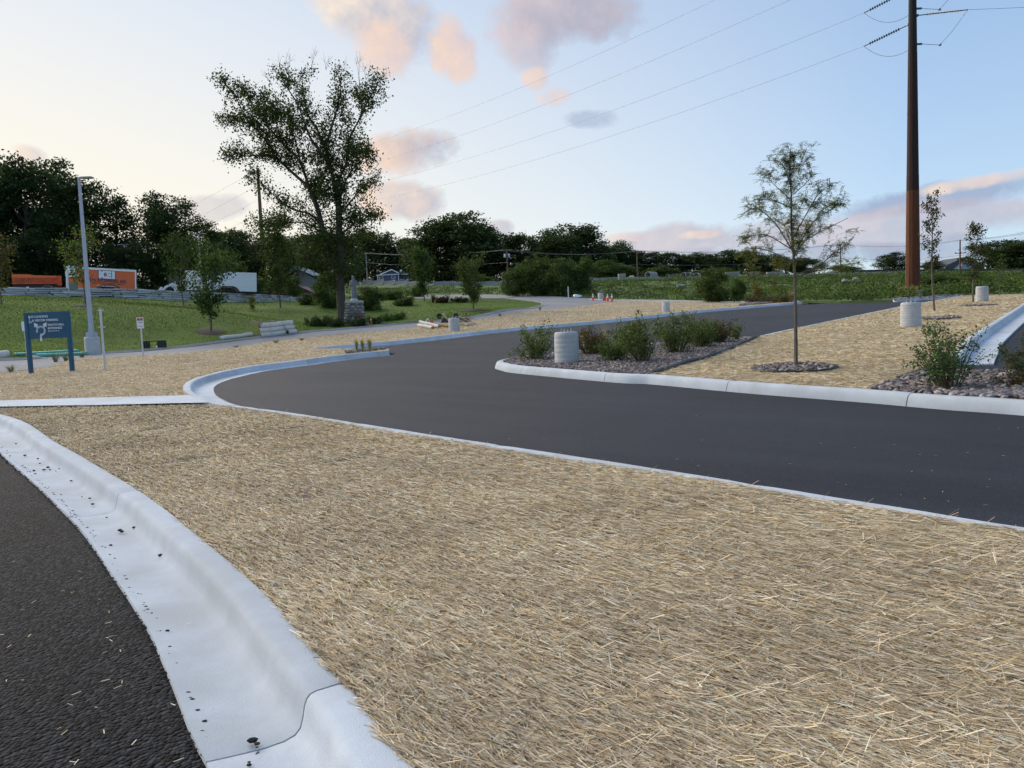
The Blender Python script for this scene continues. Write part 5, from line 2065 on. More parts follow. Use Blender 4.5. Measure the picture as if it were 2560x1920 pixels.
def u_post(label, px, py, top, mat, r=.032, panel=None, name='sign_post', clamps=()):
    P = hit(px, py)
    d = pxy(P)[2]
    h = (py - top) * d / F
    root = thing(name, label, 'sign' if panel else 'post', P)
    m = MB()
    m.tube([(0, 0, -.2), (0, 0, h)], r, 10)
    m.obj('post', mat, root, True)
    for z in clamps:
        m = MB()
        m.box((0, -.01, h - z), (r * 6.2, .05, .035))
        m.obj('bracket', 'galvanized', root)
    if panel:
        w, ph, z0, pm = panel
        m = MB()
        m.bbox((0, -r - .012, z0 + ph / 2), (w, .012, ph), .004)
        pn = m.obj('sign_panel', pm, root)
        return root, pn, w, ph, z0, r
    return root


u_post('bare galvanized sign post with two brackets beside the blue sign', 263, 925, 772, 'galvanized', .036, clamps=(.06, .62))
root, pn, w, ph, z0, r = u_post('white and red parking sign on a thin post', 358, 890, 793, 'galvanized', .032, (.30, .47, 1.20, 'white_paint'), 'parking_sign')
m = MB()
m.box((0, -r - .022, z0 + ph * .855), (w * .82, .004, ph * .15))
m.obj('red_band', 'red_paint', pn)
put_text('RESERVED', .055, 'red_paint', pn, 0, z0 + ph * .68, -r - .02, .001, align='CENTER')
put_text('P', .05, 'white_print', pn, 0, z0 + ph * .82, -r - .026, .002, align='CENTER')
put_text('VISITOR', .045, 'navy_print', pn, 0, z0 + ph * .50, -r - .02, .001, align='CENTER')
put_text('PARKING', .045, 'red_paint', pn, 0, z0 + ph * .16, -r - .02, .001, align='CENTER')
u_post('small white sign seen edge on behind the blue sign', 68, 893, 810, 'galvanized', .03, (.22, .45, 1.25, 'white_paint'), 'small_sign')
P = on(172, 68.5, LOT_Z)
r_ = thing('yard_sign', 'small white sign on a thin post before the orange trailer', 'sign', P)
m = MB()
m.tube([(0, 0, -.2), (0, 0, 1.6)], .03, 6)
m.obj('post', 'white_paint', r_)
m = MB()
m.box((0, -.04, 1.35), (.36, .02, .45))
m.obj('sign_panel', 'white_paint', r_)
m = MB()
P = on(183, 69, LOT_Z)
m.bbox((0, 0, .3), (.55, .35, .62), .02)
m.box((.32, 0, .3), (.06, .36, .75))
o = m.obj('utility_box', 'grey_box')
o.location = P
tag(o, 'grey utility box on the wall before the orange trailer', 'utility box')
# low dark frame standing on the grass by the parking sign
P = hit(385, 872)
r_ = thing('barricade', 'low dark frame of two panels standing on the grass edge', 'barricade', P, R(12))
d = pxy(P)[2]
k = d / F
for (x, w) in ((-17 * k, 18 * k), (19 * k, 22 * k)):
    m = MB()
    m.bbox((x, 0, 9.5 * k + .04), (w, .05, 18 * k), .01)
    m.obj('panel', 'black_paint', r_)
    m = MB()
    m.box((x, .02, -.02), (.05, .05, .16))
    m.obj('leg', 'black_paint', r_)
m = MB()
m.box((0, 0, 19 * k), (58 * k, .07, .05))
m.obj('top_bar', 'black_paint', r_)
P = hit(398, 870)
m = MB()
m.lathe([(.12, 0), (.14, .05), (.09, .1), (.02, .12)], 14, sx=1.3)
o = m.obj('plastic_bag', 'plastic_white', smooth=True)
o.location = P + np.array([0, 0, .03])
tag(o, 'small white plastic bag under the dark frame', 'bag')
# teal pipes and the white roll at the left edge
for i, (a, b, lb) in enumerate((((36, 891), (195, 881.5), 'long teal plastic pipe lying on the grass, upper of two'), ((92, 893.5), (224, 887.5), 'long teal plastic pipe lying at the road edge, lower of two'))):
    A0, B0 = hit(*a), hit(*b)
    m = MB()
    m.tube([A0 + [0, 0, .09], (A0 + B0) / 2 + [0, 0, .085], B0 + [0, 0, .09]], .085, 12)
    tag(m.obj('plastic_pipe', 'teal_pipe', smooth=True), lb, 'pipe')

# ---------------------------------------------------------------- straw wattles
def wattle(label, a, b, r, mat='white_net', end='excelsior', group='straw wattles'):
    A0, B0 = np.array(a, float), np.array(b, float)
    root = thing('straw_wattle', label, 'straw wattle', A0, 0, group)
    v = B0 - A0
    m = MB()
    n = 9
    m.tube([v * t + np.array([0, 0, .012 * math.sin(t * 9 + r * 90)]) for t in np.linspace(0, 1, n)], [r * (.90 if i in (0, n - 1) else 1 + .03 * math.sin(i * 2.1)) for i in range(n)], 14)
    m.obj('net_sleeve', mat, root, True)
    for t, sg in ((0, -1), (1, 1)):
        m = MB()
        dv = unit(v) * sg
        m.tube([v * t - dv * .02, v * t + dv * .015, v * t + dv * .035], [r * .86, r * .84, r * .5], 14)
        m.obj('straw_end', end, root)
    return root


c0, c1 = hit(652, 843.5), hit(742, 833.5)
c0[2] += .15
c1[2] += .15
v = unit(c1 - c0)
back = np.array([-v[1], v[0], 0]) * .0
bk = unit(np.array([-v[1], v[0], 0])) * .34
rr = .155
lv = ['bottom', 'middle', 'top']
for j in range(2):
    for i in range(3):
        sh = v * random.uniform(-.08, .08)
        wattle('%s straw wattle in the %s row of the strapped stack' % (lv[i], 'front' if j == 0 else 'rear'), c0 + bk * j + np.array([0, 0, .29 * i]) + sh + v * .0, c1 + bk * j + np.array([0, 0, .29 * i]) + sh - v * (.10 * i), rr, end='excelsior_red')
m = MB()
g = random.Random(5)
for _ in range(16):
    t = g.uniform(-.1, .85)
    p = c0 + (c1 - c0) * t + bk * g.uniform(.2, 1.0)
    m.box((p[0], p[1], c0[2] + .74 + g.uniform(0, .12)), (g.uniform(.4, .9), .04, .05), g.uniform(-.3, .3), 0, g.uniform(-.15, .25))
tag(m.obj('wood_stakes', 'cardboard'), 'jumble of wooden stakes on top of the strapped wattle stack', 'stakes')
for k, t in enumerate((.62, )):
    m = MB()
    p = c0 + (c1 - c0) * t
    fr = -unit(bk) * (rr + .012)
    m.tube([p + bk + np.array([-.1, 0, .78]), p + np.array([-.12, 0, .76]) + fr * .3, p + fr + np.array([.06, 0, .35]), p + fr + np.array([.22, 0, -.02])], .018, 5)
    m.box(tuple(p + fr + np.array([.24, 0, .02])), (.16, .04, .22))
    tag(m.obj('strap', 'black_paint'), 'black strap slung across the wattle stack', 'strap')
a, b = hit(550, 851), hit(632, 841)
wattle('single white straw wattle lying on the grass edge', a + [0, 0, .13], b + [0, 0, .13], .135)
a, b = hit(-40, 900), hit(24, 897)
wattle('white straw wattle cut by the left picture edge', a + [0, 0, .2], b + [0, 0, .2], .2)
# wattles and tools beside the footing
a, b = hit(1046, 816), hit(1082, 823)
wattle('front white wattle of the pile left of the footing', a + [0, 0, .10], b + [0, 0, .10], .11, group='loose wattles by the tools')
a, b = hit(1050, 812), hit(1097, 821)
wattle('white wattle resting crosswise on the pile left of the footing', a + [0, .1, .22], b + [0, .1, .13], .10, group='loose wattles by the tools')
a, b = hit(1100, 816), hit(1124, 818.5)
wattle('bare yellow straw wattle behind the footing', a + [0, .1, .12], b + [0, .1, .12], .115, 'excelsior', group='loose wattles by the tools')
P = hit(1077, 811)
r_ = thing('fuel_can', 'red plastic fuel can behind the white wattles', 'fuel can', P + [0, .4, 0])
m = MB()
m.bbox((0, 0, .14), (.30, .20, .26), .05)
m.obj('body', 'cone_orange', r_)
m = MB()
m.tube([(-.12, 0, .24), (-.22, 0, .42), (-.38, 0, .24)], .035, 8)
m.obj('spout', 'plastic_white', r_)
m = MB()
m.tube([(-.06, 0, .26), (-.04, 0, .32), (.08, 0, .32), (.1, 0, .26)], .015, 6)
m.obj('handle', 'cone_orange', r_)


def wheelbarrow(label, P, rz):
    root = thing('wheelbarrow', label, 'wheelbarrow', P, rz, 'upturned wheelbarrows')
    m = MB()   # upturned tray
    vs = [(-.45, -.33, .02), (.45, -.28, .02), (.45, .28, .02), (-.45, .33, .02), (-.25, -.2, .30), (.28, -.2, .34), (.28, .2, .34), (-.25, .2, .30)]
    m.add(vs, [(0, 1, 5, 4), (1, 2, 6, 5), (2, 3, 7, 6), (3, 0, 4, 7), (4, 5, 6, 7)])
    m.obj('tray', 'black_paint', root)
    for s in (-1, 1):
        m = MB()
        m.tube([(-.95, s * .3, .12), (-.3, s * .22, .36), (.62, s * .06, .46)], .02, 6)
        m.obj('handle', 'wood_handle', root)
        m = MB()
        m.tube([(-.3, s * .22, .34), (-.42, s * .24, .66), (-.2, s * .24, .66), (-.05, s * .2, .36)], .013, 5)
        m.obj('leg', 'black_paint', root)
    w = MB()
    prof = []
    for k in range(17):
        a = 2 * math.pi * k / 16
        prof.append((.62 + .155 * math.cos(a), 0, .50 + .155 * math.sin(a)))
    w.tube(prof, .045, 8, False)
    wh = w.obj('wheel', 'rubber', root, True)
    w = MB()
    w.lathe([(.09, -.03), (.11, 0), (.09, .03)], 12)
    h = w.obj('hub', 'black_paint', wh)
    h.location = (.62, 0, .50)
    h.rotation_euler = (R(90), 0, 0)
    return root


W1 = wheelbarrow('upturned black wheelbarrow left behind the footing, wheel up', hit(1118, 807) + [0, .6, 0], R(165))
copy_thing(W1, 'upturned black wheelbarrow right behind the footing, legs up', hit(1158, 806) + [0, .5, 0], R(150))


def shovel(label, a, b, blade=True):
    A0, B0 = np.array(a), np.array(b)
    root = thing('shovel' if blade else 'rake', label, 'tool', A0, 0, 'hand tools in a heap')
    v = B0 - A0
    m = MB()
    m.tube([v * 0, v * .8], .018, 6)
    m.obj('shaft', 'wood_handle', root)
    m = MB()
    u = unit(v)
    s = unit(np.array([-u[1], u[0], 0])) * .11
    p0, p1 = v * .8, v
    up = np.array([0, 0, .012])
    m.add([p0 - s * .5, p0 - s * .5 + up, p0 + s * .5, p0 + s * .5 + up, p1 - s, p1 - s + up, p1 + s, p1 + s + up, p1 + u * .1, p1 + u * .1 + up],
          [(1, 3, 7, 9, 5), (0, 4, 8, 6, 2), (0, 1, 5, 4), (2, 6, 7, 3), (4, 5, 9, 8), (8, 9, 7, 6), (0, 2, 3, 1)])
    m.obj('blade', 'black_paint', root)
    return root


shovel('long handled shovel pointing right out of the tool heap', hit(1150, 808) + [0, 0, .45], hit(1188, 812) + [0, 0, .05])
shovel('wooden rake lying at the right end of the tool heap', hit(1148, 812) + [0, 0, .30], hit(1181, 815) + [0, 0, .05], False)
shovel('shovel lying nearest the camera in the tool heap', hit(1145, 813.5) + [0, 0, .12], hit(1171, 816) + [0, 0, .04])
shovel('shovel leaning left across the first wheelbarrow', hit(1122, 812) + [0, 0, .25], hit(1108, 806) + [0, .2, .62])
m = MB()
P = hit(1155, 814)
g = random.Random(8)
for _ in range(7):
    m.lathe([(g.uniform(.18, .3), 0), (g.uniform(.15, .28), .08), (.05, .17)], 9, (g.uniform(-.45, .45), g.uniform(-.1, .3), 0))
o = m.obj('burlap_heap', 'cardboard', smooth=True)
o.location = P
tag(o, 'brown crumpled burlap heap under the tools', 'burlap')

# ---------------------------------------------------------------- cones, stake, plastic roll
def cone(label, P, h=.9, rx=0.0, rz=0.0):
    root = thing('traffic_cone', label, 'traffic cone', P, rz, 'traffic cones')
    root.rotation_euler = (rx, 0, rz)
    m = MB()
    m.bbox((0, 0, .02), (h * .42, h * .42, .04), .015)
    m.obj('base', 'cone_orange', root)
    m = MB()
    m.lathe([(h * .16, .04), (h * .045, h * .93), (h * .035, h)], 18)
    m.obj('body', 'cone_orange', root, True)
    for z0, z1 in ((.45, .66), (.72, .86)):
        m = MB()
        f = lambda z: h * .16 + (h * .045 - h * .16) * (z - .04) / .89 + .006
        m.lathe([(f(z0), z0 * h), (f(z1), z1 * h)], 18)
        m.obj('reflective_collar', 'white_paint', root, True)
    return root


cone('traffic cone standing left of the far smooth footing', hit(1482.5, 752))
cone('traffic cone standing next to the fallen cone', hit(1519, 753.5))
cone('rightmost standing traffic cone of the group', hit(1530, 753.5))
P = hit(1511, 752.5)
cone('fallen traffic cone lying with its base towards the road', P + [0, 0, .19], .9, R(-88), R(8))
cone('small orange traffic cone in the shrubs by the statue', hit(928, 814), .55)
P = hit(907, 816)
m = MB()
m.lathe([(.06, 0), (.075, .1), (.05, .2), (.01, .22)], 10)
o = m.obj('orange_marker', 'cone_orange', smooth=True)
o.location = P
tag(o, 'tiny orange marker at the foot of the pedestal', 'marker')
P = hit(946, 811)
r_ = thing('spotlight', 'black ground spotlight right of the pedestal', 'spotlight', P)
m = MB()
m.tube([(0, 0, -.05), (0, 0, .3)], .03, 6)
m.obj('stand', 'black_paint', r_)
m = MB()
m.tube([(-.08, 0, .28), (.0, 0, .5), (.05, 0, .62)], [.08, .12, .13], 10)
m.obj('lamp_housing', 'black_paint', r_)
P = hit(1421, 744)
m = MB()
m.box((0, 0, .65), (.10, .05, 1.5))
m.box((-.06, 0, .8), (.05, .06, .1))
o = m.obj('marker_stake', 'white_paint')
o.location = P
tag(o, 'tall white marker stake before the dark thicket', 'stake')
P = hit(1440, 745)
m = MB()
n = 14
vs = []
for i, (x, r_0, z) in enumerate(((-.35, .30, 0), (-.1, .36, .02), (.3, .33, .0), (.75, .10, .30))):
    for j in range(n):
        a = -.35 + (math.pi + .7) * j / (n - 1)
        vs.append((x + .05 * math.sin(j * 1.7), .35 * r_0 / .3 * math.cos(a) * .8, max(.01, z * .5 + r_0 * (math.sin(a) + .35) * .95)))
m.add(vs, [(i * n + j, i * n + j + 1, (i + 1) * n + j + 1, (i + 1) * n + j) for i in range(3) for j in range(n - 1)])
o = m.obj('plastic_sheet_roll', 'plastic_white', smooth=True)
o.location = P
md = o.modifiers.new('thickness', 'SOLIDIFY')
md.thickness = .02
tag(o, 'curled white plastic sheet lying at the road end', 'plastic sheet')

# ---------------------------------------------------------------- statue on fieldstone pedestal
def statue():
    P = hit(885, 815)
    P[1] += .6
    P[2] = gz(P[0], P[1])
    d = pxy(P)[2]
    k = d / F
    ph = 57 * k
    wb, wt = 50 * k, 36 * k
    ped = thing('stone_pedestal', 'tapered fieldstone pedestal with a pale slab cap under the statue', 'pedestal', P, R(4))
    m = MB()
    b, t = wb / 2 * .94, wt / 2 * .94
    m.add([(-b, -b, -.2), (b, -b, -.2), (b, b, -.2), (-b, b, -.2), (-t, -t, ph), (t, -t, ph), (t, t, ph), (-t, t, ph)], [(0, 1, 5, 4), (1, 2, 6, 5), (2, 3, 7, 6), (3, 0, 4, 7), (4, 5, 6, 7)])
    m.obj('mortar_core', 'mortar', ped)
    cols = [(.20, .17, .15), (.27, .245, .22), (.12, .115, .12), (.24, .09, .075), (.34, .35, .37), (.17, .14, .12), (.30, .27, .22), (.15, .16, .18)]
    for i, c in enumerate(cols):
        simple('fieldstone%d' % i, c, .85, var=.2, scale=8, bump=.4, bscale=25)
    ms = []
    for i in range(8):
        bm = bmesh.new()
        bmesh.ops.create_icosphere(bm, subdivisions=1, radius=.5)
        g = random.Random(i + 50)
        for v in bm.verts:
            v.co *= g.uniform(.88, 1.12)
        for f in bm.faces:
            f.smooth = True
        me = bpy.data.meshes.new('fieldstone')
        bm.to_mesh(me)
        bm.free()
        me.materials.append(MAT['fieldstone%d' % i])
        ms.append(me)
    g = random.Random(2)
    for side in range(4):
        a = side * math.pi / 2
        rows = 8
        for r in range(rows):
            z = ph * (r + .5) / rows
            hw = wb / 2 + (wt / 2 - wb / 2) * (z / ph)
            x = -hw
            while x < hw - .06:
                w = g.uniform(.22, .42)
                w = min(w, hw - x)
                o = bpy.data.objects.new('fieldstone', ms[g.choice([0, 0, 1, 1, 2, 3, 4, 5, 5, 6, 7])])
                lx, ly = x + w / 2, -hw + .03
                o.location = (lx * math.cos(a) - ly * math.sin(a), lx * math.sin(a) + ly * math.cos(a), z + g.uniform(-.03, .03))
                o.scale = (w * 1.04, .22, ph / rows * g.uniform(1.0, 1.3))
                o.rotation_euler = (0, g.uniform(-.15, .15), a)
                link(o, ped)
                x += w
    m = MB()
    m.bbox((0, 0, ph + .07), (wt * 1.16, wt * 1.16, .16), .02)
    m.obj('cap_slab', 'plinth', ped)
    # robed figure as one remeshed body
    S = thing('statue', 'grey stone robed standing figure with one arm stretched forward', 'statue', P + np.array([0, 0, ph + .15]), R(-8))
    H_ = 62 * k
    m = MB()
    m.lathe([(.34, 0), (.34, .06), (.27, .16), (.2, .2)], 20, sx=H_ / 2.1 * 1.0, sy=H_ / 2.1 * .9)
    m.obj('foot_block', 'plinth', S, True)
    u = (H_ - .12) / 1.80
    z0 = .13
    bm = MB()
    n = 40
    prof = [(0, .235, .215), (.15, .225, .2), (.45, .20, .175), (.75, .20, .17), (.95, .21, .165), (1.15, .215, .155), (1.32, .235, .145), (1.43, .225, .12), (1.49, .12, .09), (1.53, .07, .07), (1.57, .065, .07), (1.60, .085, .095), (1.66, .098, .112), (1.73, .092, .105), (1.78, .06, .07), (1.80, .02, .02)]
    vs = []
    for (z, a, b) in prof:
        for j in range(n):
            t = 2 * math.pi * j / n
            fold = 1 + (.075 * math.sin(t * 9 + z * 2.2) + .04 * math.sin(t * 5 - z * 3)) * max(0, min(1, (1.35 - z) / .6))
            fx = .02 * math.sin(z * 2.2)
            vs.append(((a * math.cos(t) * fold + fx) * u, b * math.sin(t) * fold * u, z * u + z0))
    fs = [(i * n + j, i * n + (j + 1) % n, (i + 1) * n + (j + 1) % n, (i + 1) * n + j) for i in range(len(prof) - 1) for j in range(n)]
    fs += [tuple(range(n - 1, -1, -1)), tuple((len(prof) - 1) * n + j for j in range(n))]
    bm.add(vs, fs)

    def arm(pts, rad):
        bm.tube([(p[0] * u, p[1] * u, p[2] * u + z0) for p in pts], [q * u for q in rad], 12)
    arm([(.19, 0, 1.39), (.27, -.03, 1.22), (.40, -.08, 1.20), (.52, -.12, 1.25)], [.075, .085, .08, .05])      # stretched arm with sleeve
    arm([(.51, -.12, 1.25), (.60, -.15, 1.30)], [.034, .028])
    arm([(.40, -.08, 1.15), (.42, -.07, .98)], [.06, .03])                                                      # hanging sleeve
    arm([(-.19, 0, 1.39), (-.27, -.03, 1.16), (-.20, -.13, 1.05), (-.10, -.16, 1.10)], [.075, .08, .07, .05])
    arm([(-.11, -.16, 1.10), (-.04, -.17, 1.14)], [.034, .026])
    for f in range(5):                                                                                           # fingers
        arm([(.595, -.15, 1.30), (.635 + .008 * (2 - abs(f - 2)), -.17 + .012 * (f - 2), 1.31 + .012 * (f - 2))], [.011, .007])
        arm([(-.05, -.17, 1.14), (-.015 + .006 * (2 - abs(f - 2)), -.178, 1.15 + .014 * (f - 2))], [.011, .007])
    # hair, nose, beard
    arm([(0, .03, 1.77), (-.07, .03, 1.68), (-.082, .03, 1.56), (-.075, .01, 1.49)], [.035, .03, .03, .02])
    arm([(0, .03, 1.77), (.07, .03, 1.68), (.082, .03, 1.56), (.075, .01, 1.49)], [.035, .03, .03, .02])
    arm([(0, .05, 1.75), (0, .075, 1.6), (0, .07, 1.48)], [.05, .05, .04])
    arm([(0, -.105, 1.68), (0, -.125, 1.645)], [.012, .016])
    arm([(0, -.085, 1.60), (0, -.08, 1.54)], [.045, .02])
    # mantle fold across the front
    arm([(-.2, -.06, 1.36), (-.05, -.15, 1.2), (.08, -.17, .9), (.1, -.19, .4), (.08, -.2, .05)], [.04, .04, .045, .04, .035])
    arm([(.16, -.08, 1.3), (.18, -.14, .9), (.2, -.15, .4), (.19, -.16, .05)], [.04, .04, .04, .035])
    o = bm.obj('figure', 'statue_stone', S, True)
    md = o.modifiers.new('remesh', 'REMESH')
    md.mode = 'VOXEL'
    md.voxel_size = .022
    md.use_smooth_shade = True


statue()

# ---------------------------------------------------------------- vehicles on the upper yard
def wheel_at(parent, x, y, z, r, w, rim='galvanized', name='wheel'):
    m = MB()
    m.lathe([(r * .62, -w / 2), (r * .95, -w / 2), (r, -w * .3), (r, w * .3), (r * .95, w / 2), (r * .62, w / 2)], 22)
    t = m.obj(name, 'rubber', parent, True)
    t.location = (x, y, z)
    t.rotation_euler = (R(90), 0, 0)
    m = MB()
    m.lathe([(r * .60, -w * .42), (r * .55, w * .40), (r * .2, w * .44)], 16)
    m.obj('rim', rim, t, True)
    return t


def trailer(label, A0, B0, z, h, body, trim, side_text=None, wheels=.52, name='enclosed_trailer', tilt=0.0):
    """box trailer between ground points A0 (left end) and B0 (right end); its near side faces -y"""
    A0, B0 = np.array([*A0, z]), np.array([*B0, z])
    L_ = float(np.linalg.norm(B0 - A0))
    ang = math.atan2(B0[1] - A0[1], B0[0] - A0[0])
    root = thing(name, label, 'trailer', A0, ang)
    root.rotation_euler = (0, tilt, ang)
    zb = .42
    D = 2.4
    m = MB()
    wx = L_ * wheels
    arch = [(wx - 1.15, zb)] + [(wx - 1.15 + .25, zb + .36), (wx - .55, zb + .52), (wx + .55, zb + .52), (wx + .9, zb + .36), (wx + 1.15, zb)]
    pr = [(0, zb)] + arch + [(L_, zb), (L_, h - .08), (L_ - .06, h), (.06, h), (0, h - .08)]
    m.prism(pr, 0, D)
    bd = m.obj('box_body', body, root)
    m = MB()
    m.box((L_ / 2, -.012, h - .10), (L_ + .03, .035, .20))
    m.box((L_ / 2, D + .012, h - .10), (L_ + .03, .035, .20))
    m.obj('roof_trim', trim, root)
    for x in (0.05, L_ - .05):
        m = MB()
        m.box((x, -.013, (zb + h) / 2 - .1), (.13, .036, h - zb - .2))
        m.obj('corner_trim', trim, root)
    m = MB()
    m.box(((wx - 1.2) / 2, -.013, zb + .06), (wx - 1.2, .036, .12))
    m.box(((wx + 1.2 + L_) / 2, -.013, zb + .06), (L_ - wx - 1.2, .036, .12))
    m.obj('bottom_trim', trim, root)
    m = MB()
    m.tube([(wx - 1.17, -.02, zb), (wx - .92, -.02, zb + .37), (wx - .56, -.02, zb + .54), (wx + .56, -.02, zb + .54), (wx + .92, -.02, zb + .37), (wx + 1.17, -.02, zb)], .03, 6)
    m.obj('fender_lip', 'black_paint', root)
    m = MB()
    m.box((L_ / 2, D / 2, zb - .07), (L_ * .98, D * .85, .12))
    m.box((L_ + .7, D / 2, zb - .05), (1.4, .12, .12))
    m.obj('chassis', 'black_paint', root)
    for dx in (-.46, .46):
        for y in (.16, D - .16):
            wheel_at(root, wx + dx, y, .36, .36, .24)
    return root, L_, zb, bd


ot, L_, zb, bd = trailer('orange enclosed trailer with a logo panel and company lettering', at(163, 700, 75.5)[:2], at(338, 700, 78.5)[:2], LOT_Z + .15, 2.62, 'orange_paint', 'white_paint', wheels=.60, tilt=R(3.6))


def tx(px):
    """position along the trailer side for a photo column"""
    r = ray(px, 700)
    o = ot.matrix_basis.translation
    a = ot.rotation_euler.z
    dx, dy = math.cos(a), math.sin(a)
    # solve CAM + r*t = o + s*(dx,dy)
    M_ = np.array([[r[0], -dx], [r[1], -dy]])
    t, s = np.linalg.solve(M_, np.array([o[0] - CAM[0], o[1] - CAM[1]]))
    return s


xa, xb = tx(244.5), tx(285)
zc = 1.98
m = MB()
m.box(((xa + xb) / 2, -.012, zc), (xb - xa, .02, .78))
lg = m.obj('logo_panel', 'white_print', bd)
m = MB()
wl_ = (xb - xa)
for (x0, z0_, x1, z1_) in ((xa - .05, zc - .42, xb + .05, zc - .39), (xa - .05, zc + .39, xb + .05, zc + .42)):
    m.box(((x0 + x1) / 2, -.025, (z0_ + z1_) / 2), (x1 - x0, .01, z1_ - z0_))
m.box((xa - .03, -.025, zc), (.05, .01, .82))
m.box((xb + .03, -.025, zc), (.05, .01, .82))
# E bars and the I
m.box((xa + wl_ * .66, -.025, zc + .12), (wl_ * .22, .01, .035))
m.box((xa + wl_ * .66, -.025, zc - .15), (wl_ * .22, .01, .035))
m.box((xa + wl_ * .80, -.025, zc), (.045, .01, .74))
# K notches
m.prism([(xa + wl_ * .15, zc + .39), (xa + wl_ * .25, zc + .39), (xa + wl_ * .19, zc + .24)], -.03, -.02)
m.prism([(xa + wl_ * .15, zc - .39), (xa + wl_ * .25, zc - .39), (xa + wl_ * .19, zc - .24)], -.03, -.02)
# diamond, left half navy
cxx = xa + wl_ * .41
m.prism([(cxx - .015, zc + .26), (cxx - .24 * wl_ / 2.2, zc), (cxx - .015, zc - .26)], -.03, -.02)
m.obj('logo_lines', 'navy_print', lg)
m = MB()
m.prism([(cxx + .015, zc + .26), (cxx + .24 * wl_ / 2.2, zc), (cxx + .015, zc - .26)], -.03, -.02)
m.obj('logo_diamond', 'red_paint', lg)
xl, xr = tx(221), tx(315)
tme = text_mesh('KPA ENTERPRISES, INC.', .40, 'navy_print', 'lettering', .012)
wtx = max(v.co.x for v in tme.vertices)
for v in tme.vertices:
    v.co.x *= (xr - xl) / wtx
o = link(bpy.data.objects.new('lettering', tme), bd)
o.location = (xl, -.008, 1.25)
o.rotation_euler = (R(90), 0, 0)
for txt, px0, px1, z, mt, nm in (('CONCRETE  |  EXCAVATING  |  UNDERGROUND  |  DEMOLITION', 226, 308, 1.05, 'dark_print', 'trade_line'), ('920.731.0188  |  kpaenterprises.com', 240, 289, .80, 'white_print', 'contact_line')):
    tme = text_mesh(txt, .17, mt, nm, .004)
    wtx = max(v.co.x for v in tme.vertices)
    a_, b_ = tx(px0), tx(px1)
    for v in tme.vertices:
        v.co.x *= (b_ - a_) / wtx
    o = link(bpy.data.objects.new(nm, tme), bd)
    o.location = (a_, -.008, z)
    o.rotation_euler = (R(90), 0, 0)
m = MB()
m.box((tx(176), -.02, 2.25), (.7, .02, .9))
m.box((tx(181), -.02, 1.75), (1.0, .02, .35))
m.obj('small_logo', 'white_print', bd)
trailer('plain white enclosed trailer partly hidden by the young maple', at(462, 710, 87)[:2], at(640, 710, 90)[:2], LOT_Z + .3, 2.62, 'white_paint', 'white_paint', wheels=.60, tilt=R(2.8))


def dump_trailer():
    A0, B0 = np.array([*at(30, 700, 77)[:2], LOT_Z]), np.array([*at(142, 700, 79)[:2], LOT_Z])
    L_ = float(np.linalg.norm(B0 - A0))
    root = thing('dump_trailer', 'weathered orange dump trailer with ribbed sides and black chassis', 'trailer', A0, math.atan2(B0[1] - A0[1], B0[0] - A0[0]))
    m = MB()
    m.box((L_ / 2, 1.2, 1.72), (L_, 2.3, .62))
    bd = m.obj('dump_body', 'dump_orange', root)
    m = MB()
    n = 10
    pts = [(L_ * i / n, 2.28 + (.05 if i < 5 else -.02) - .1 * (i / n)) for i in range(n + 1)]
    m.prism([(0, 1.95)] + [(L_, 1.95)] + pts[::-1], -.04, 2.44)
    m.obj('tarp', 'orange_paint', root)
    for i in range(11):
        m = MB()
        m.box((.15 + (L_ - .3) * i / 10, -.02, 1.70), (.10, .12, .5))
        m.obj('rib', 'dump_orange', bd)
    m = MB()
    m.box((L_ / 2, -.02, 1.40), (L_ * 1.02, .10, .12))
    m.obj('bottom_rail', 'dump_orange', root)
    m = MB()
    m.box((L_ + .22, 1.2, 1.70), (.42, 2.2, .95))
    m.obj('tailgate', 'dump_orange', root)
    m = MB()
    m.box((L_ / 2, 1.2, 1.0), (L_ * .95, 1.9, .5))
    m.box((L_ * .35, .1, .75), (L_ * .45, .4, .6))
    m.obj('chassis', 'black_paint', root)
    for x in (L_ * .25, L_ * .45, L_ * .77):
        for y in (.2, 2.2):
            wheel_at(root, x, y, .5, .5, .3, 'black_paint')
    m = MB()
    m.tube([(L_ * .77 + .62 * math.cos(t), .02, .55 + .62 * math.sin(t)) for t in np.linspace(0, math.pi, 11)], .03, 5)
    m.obj('mudguard', 'galvanized', root)
    m = MB()
    m.box((L_ * .33, -.12, .98), (.22, .02, .16))
    m.obj('licence_plate', 'white_paint', root)


dump_trailer()


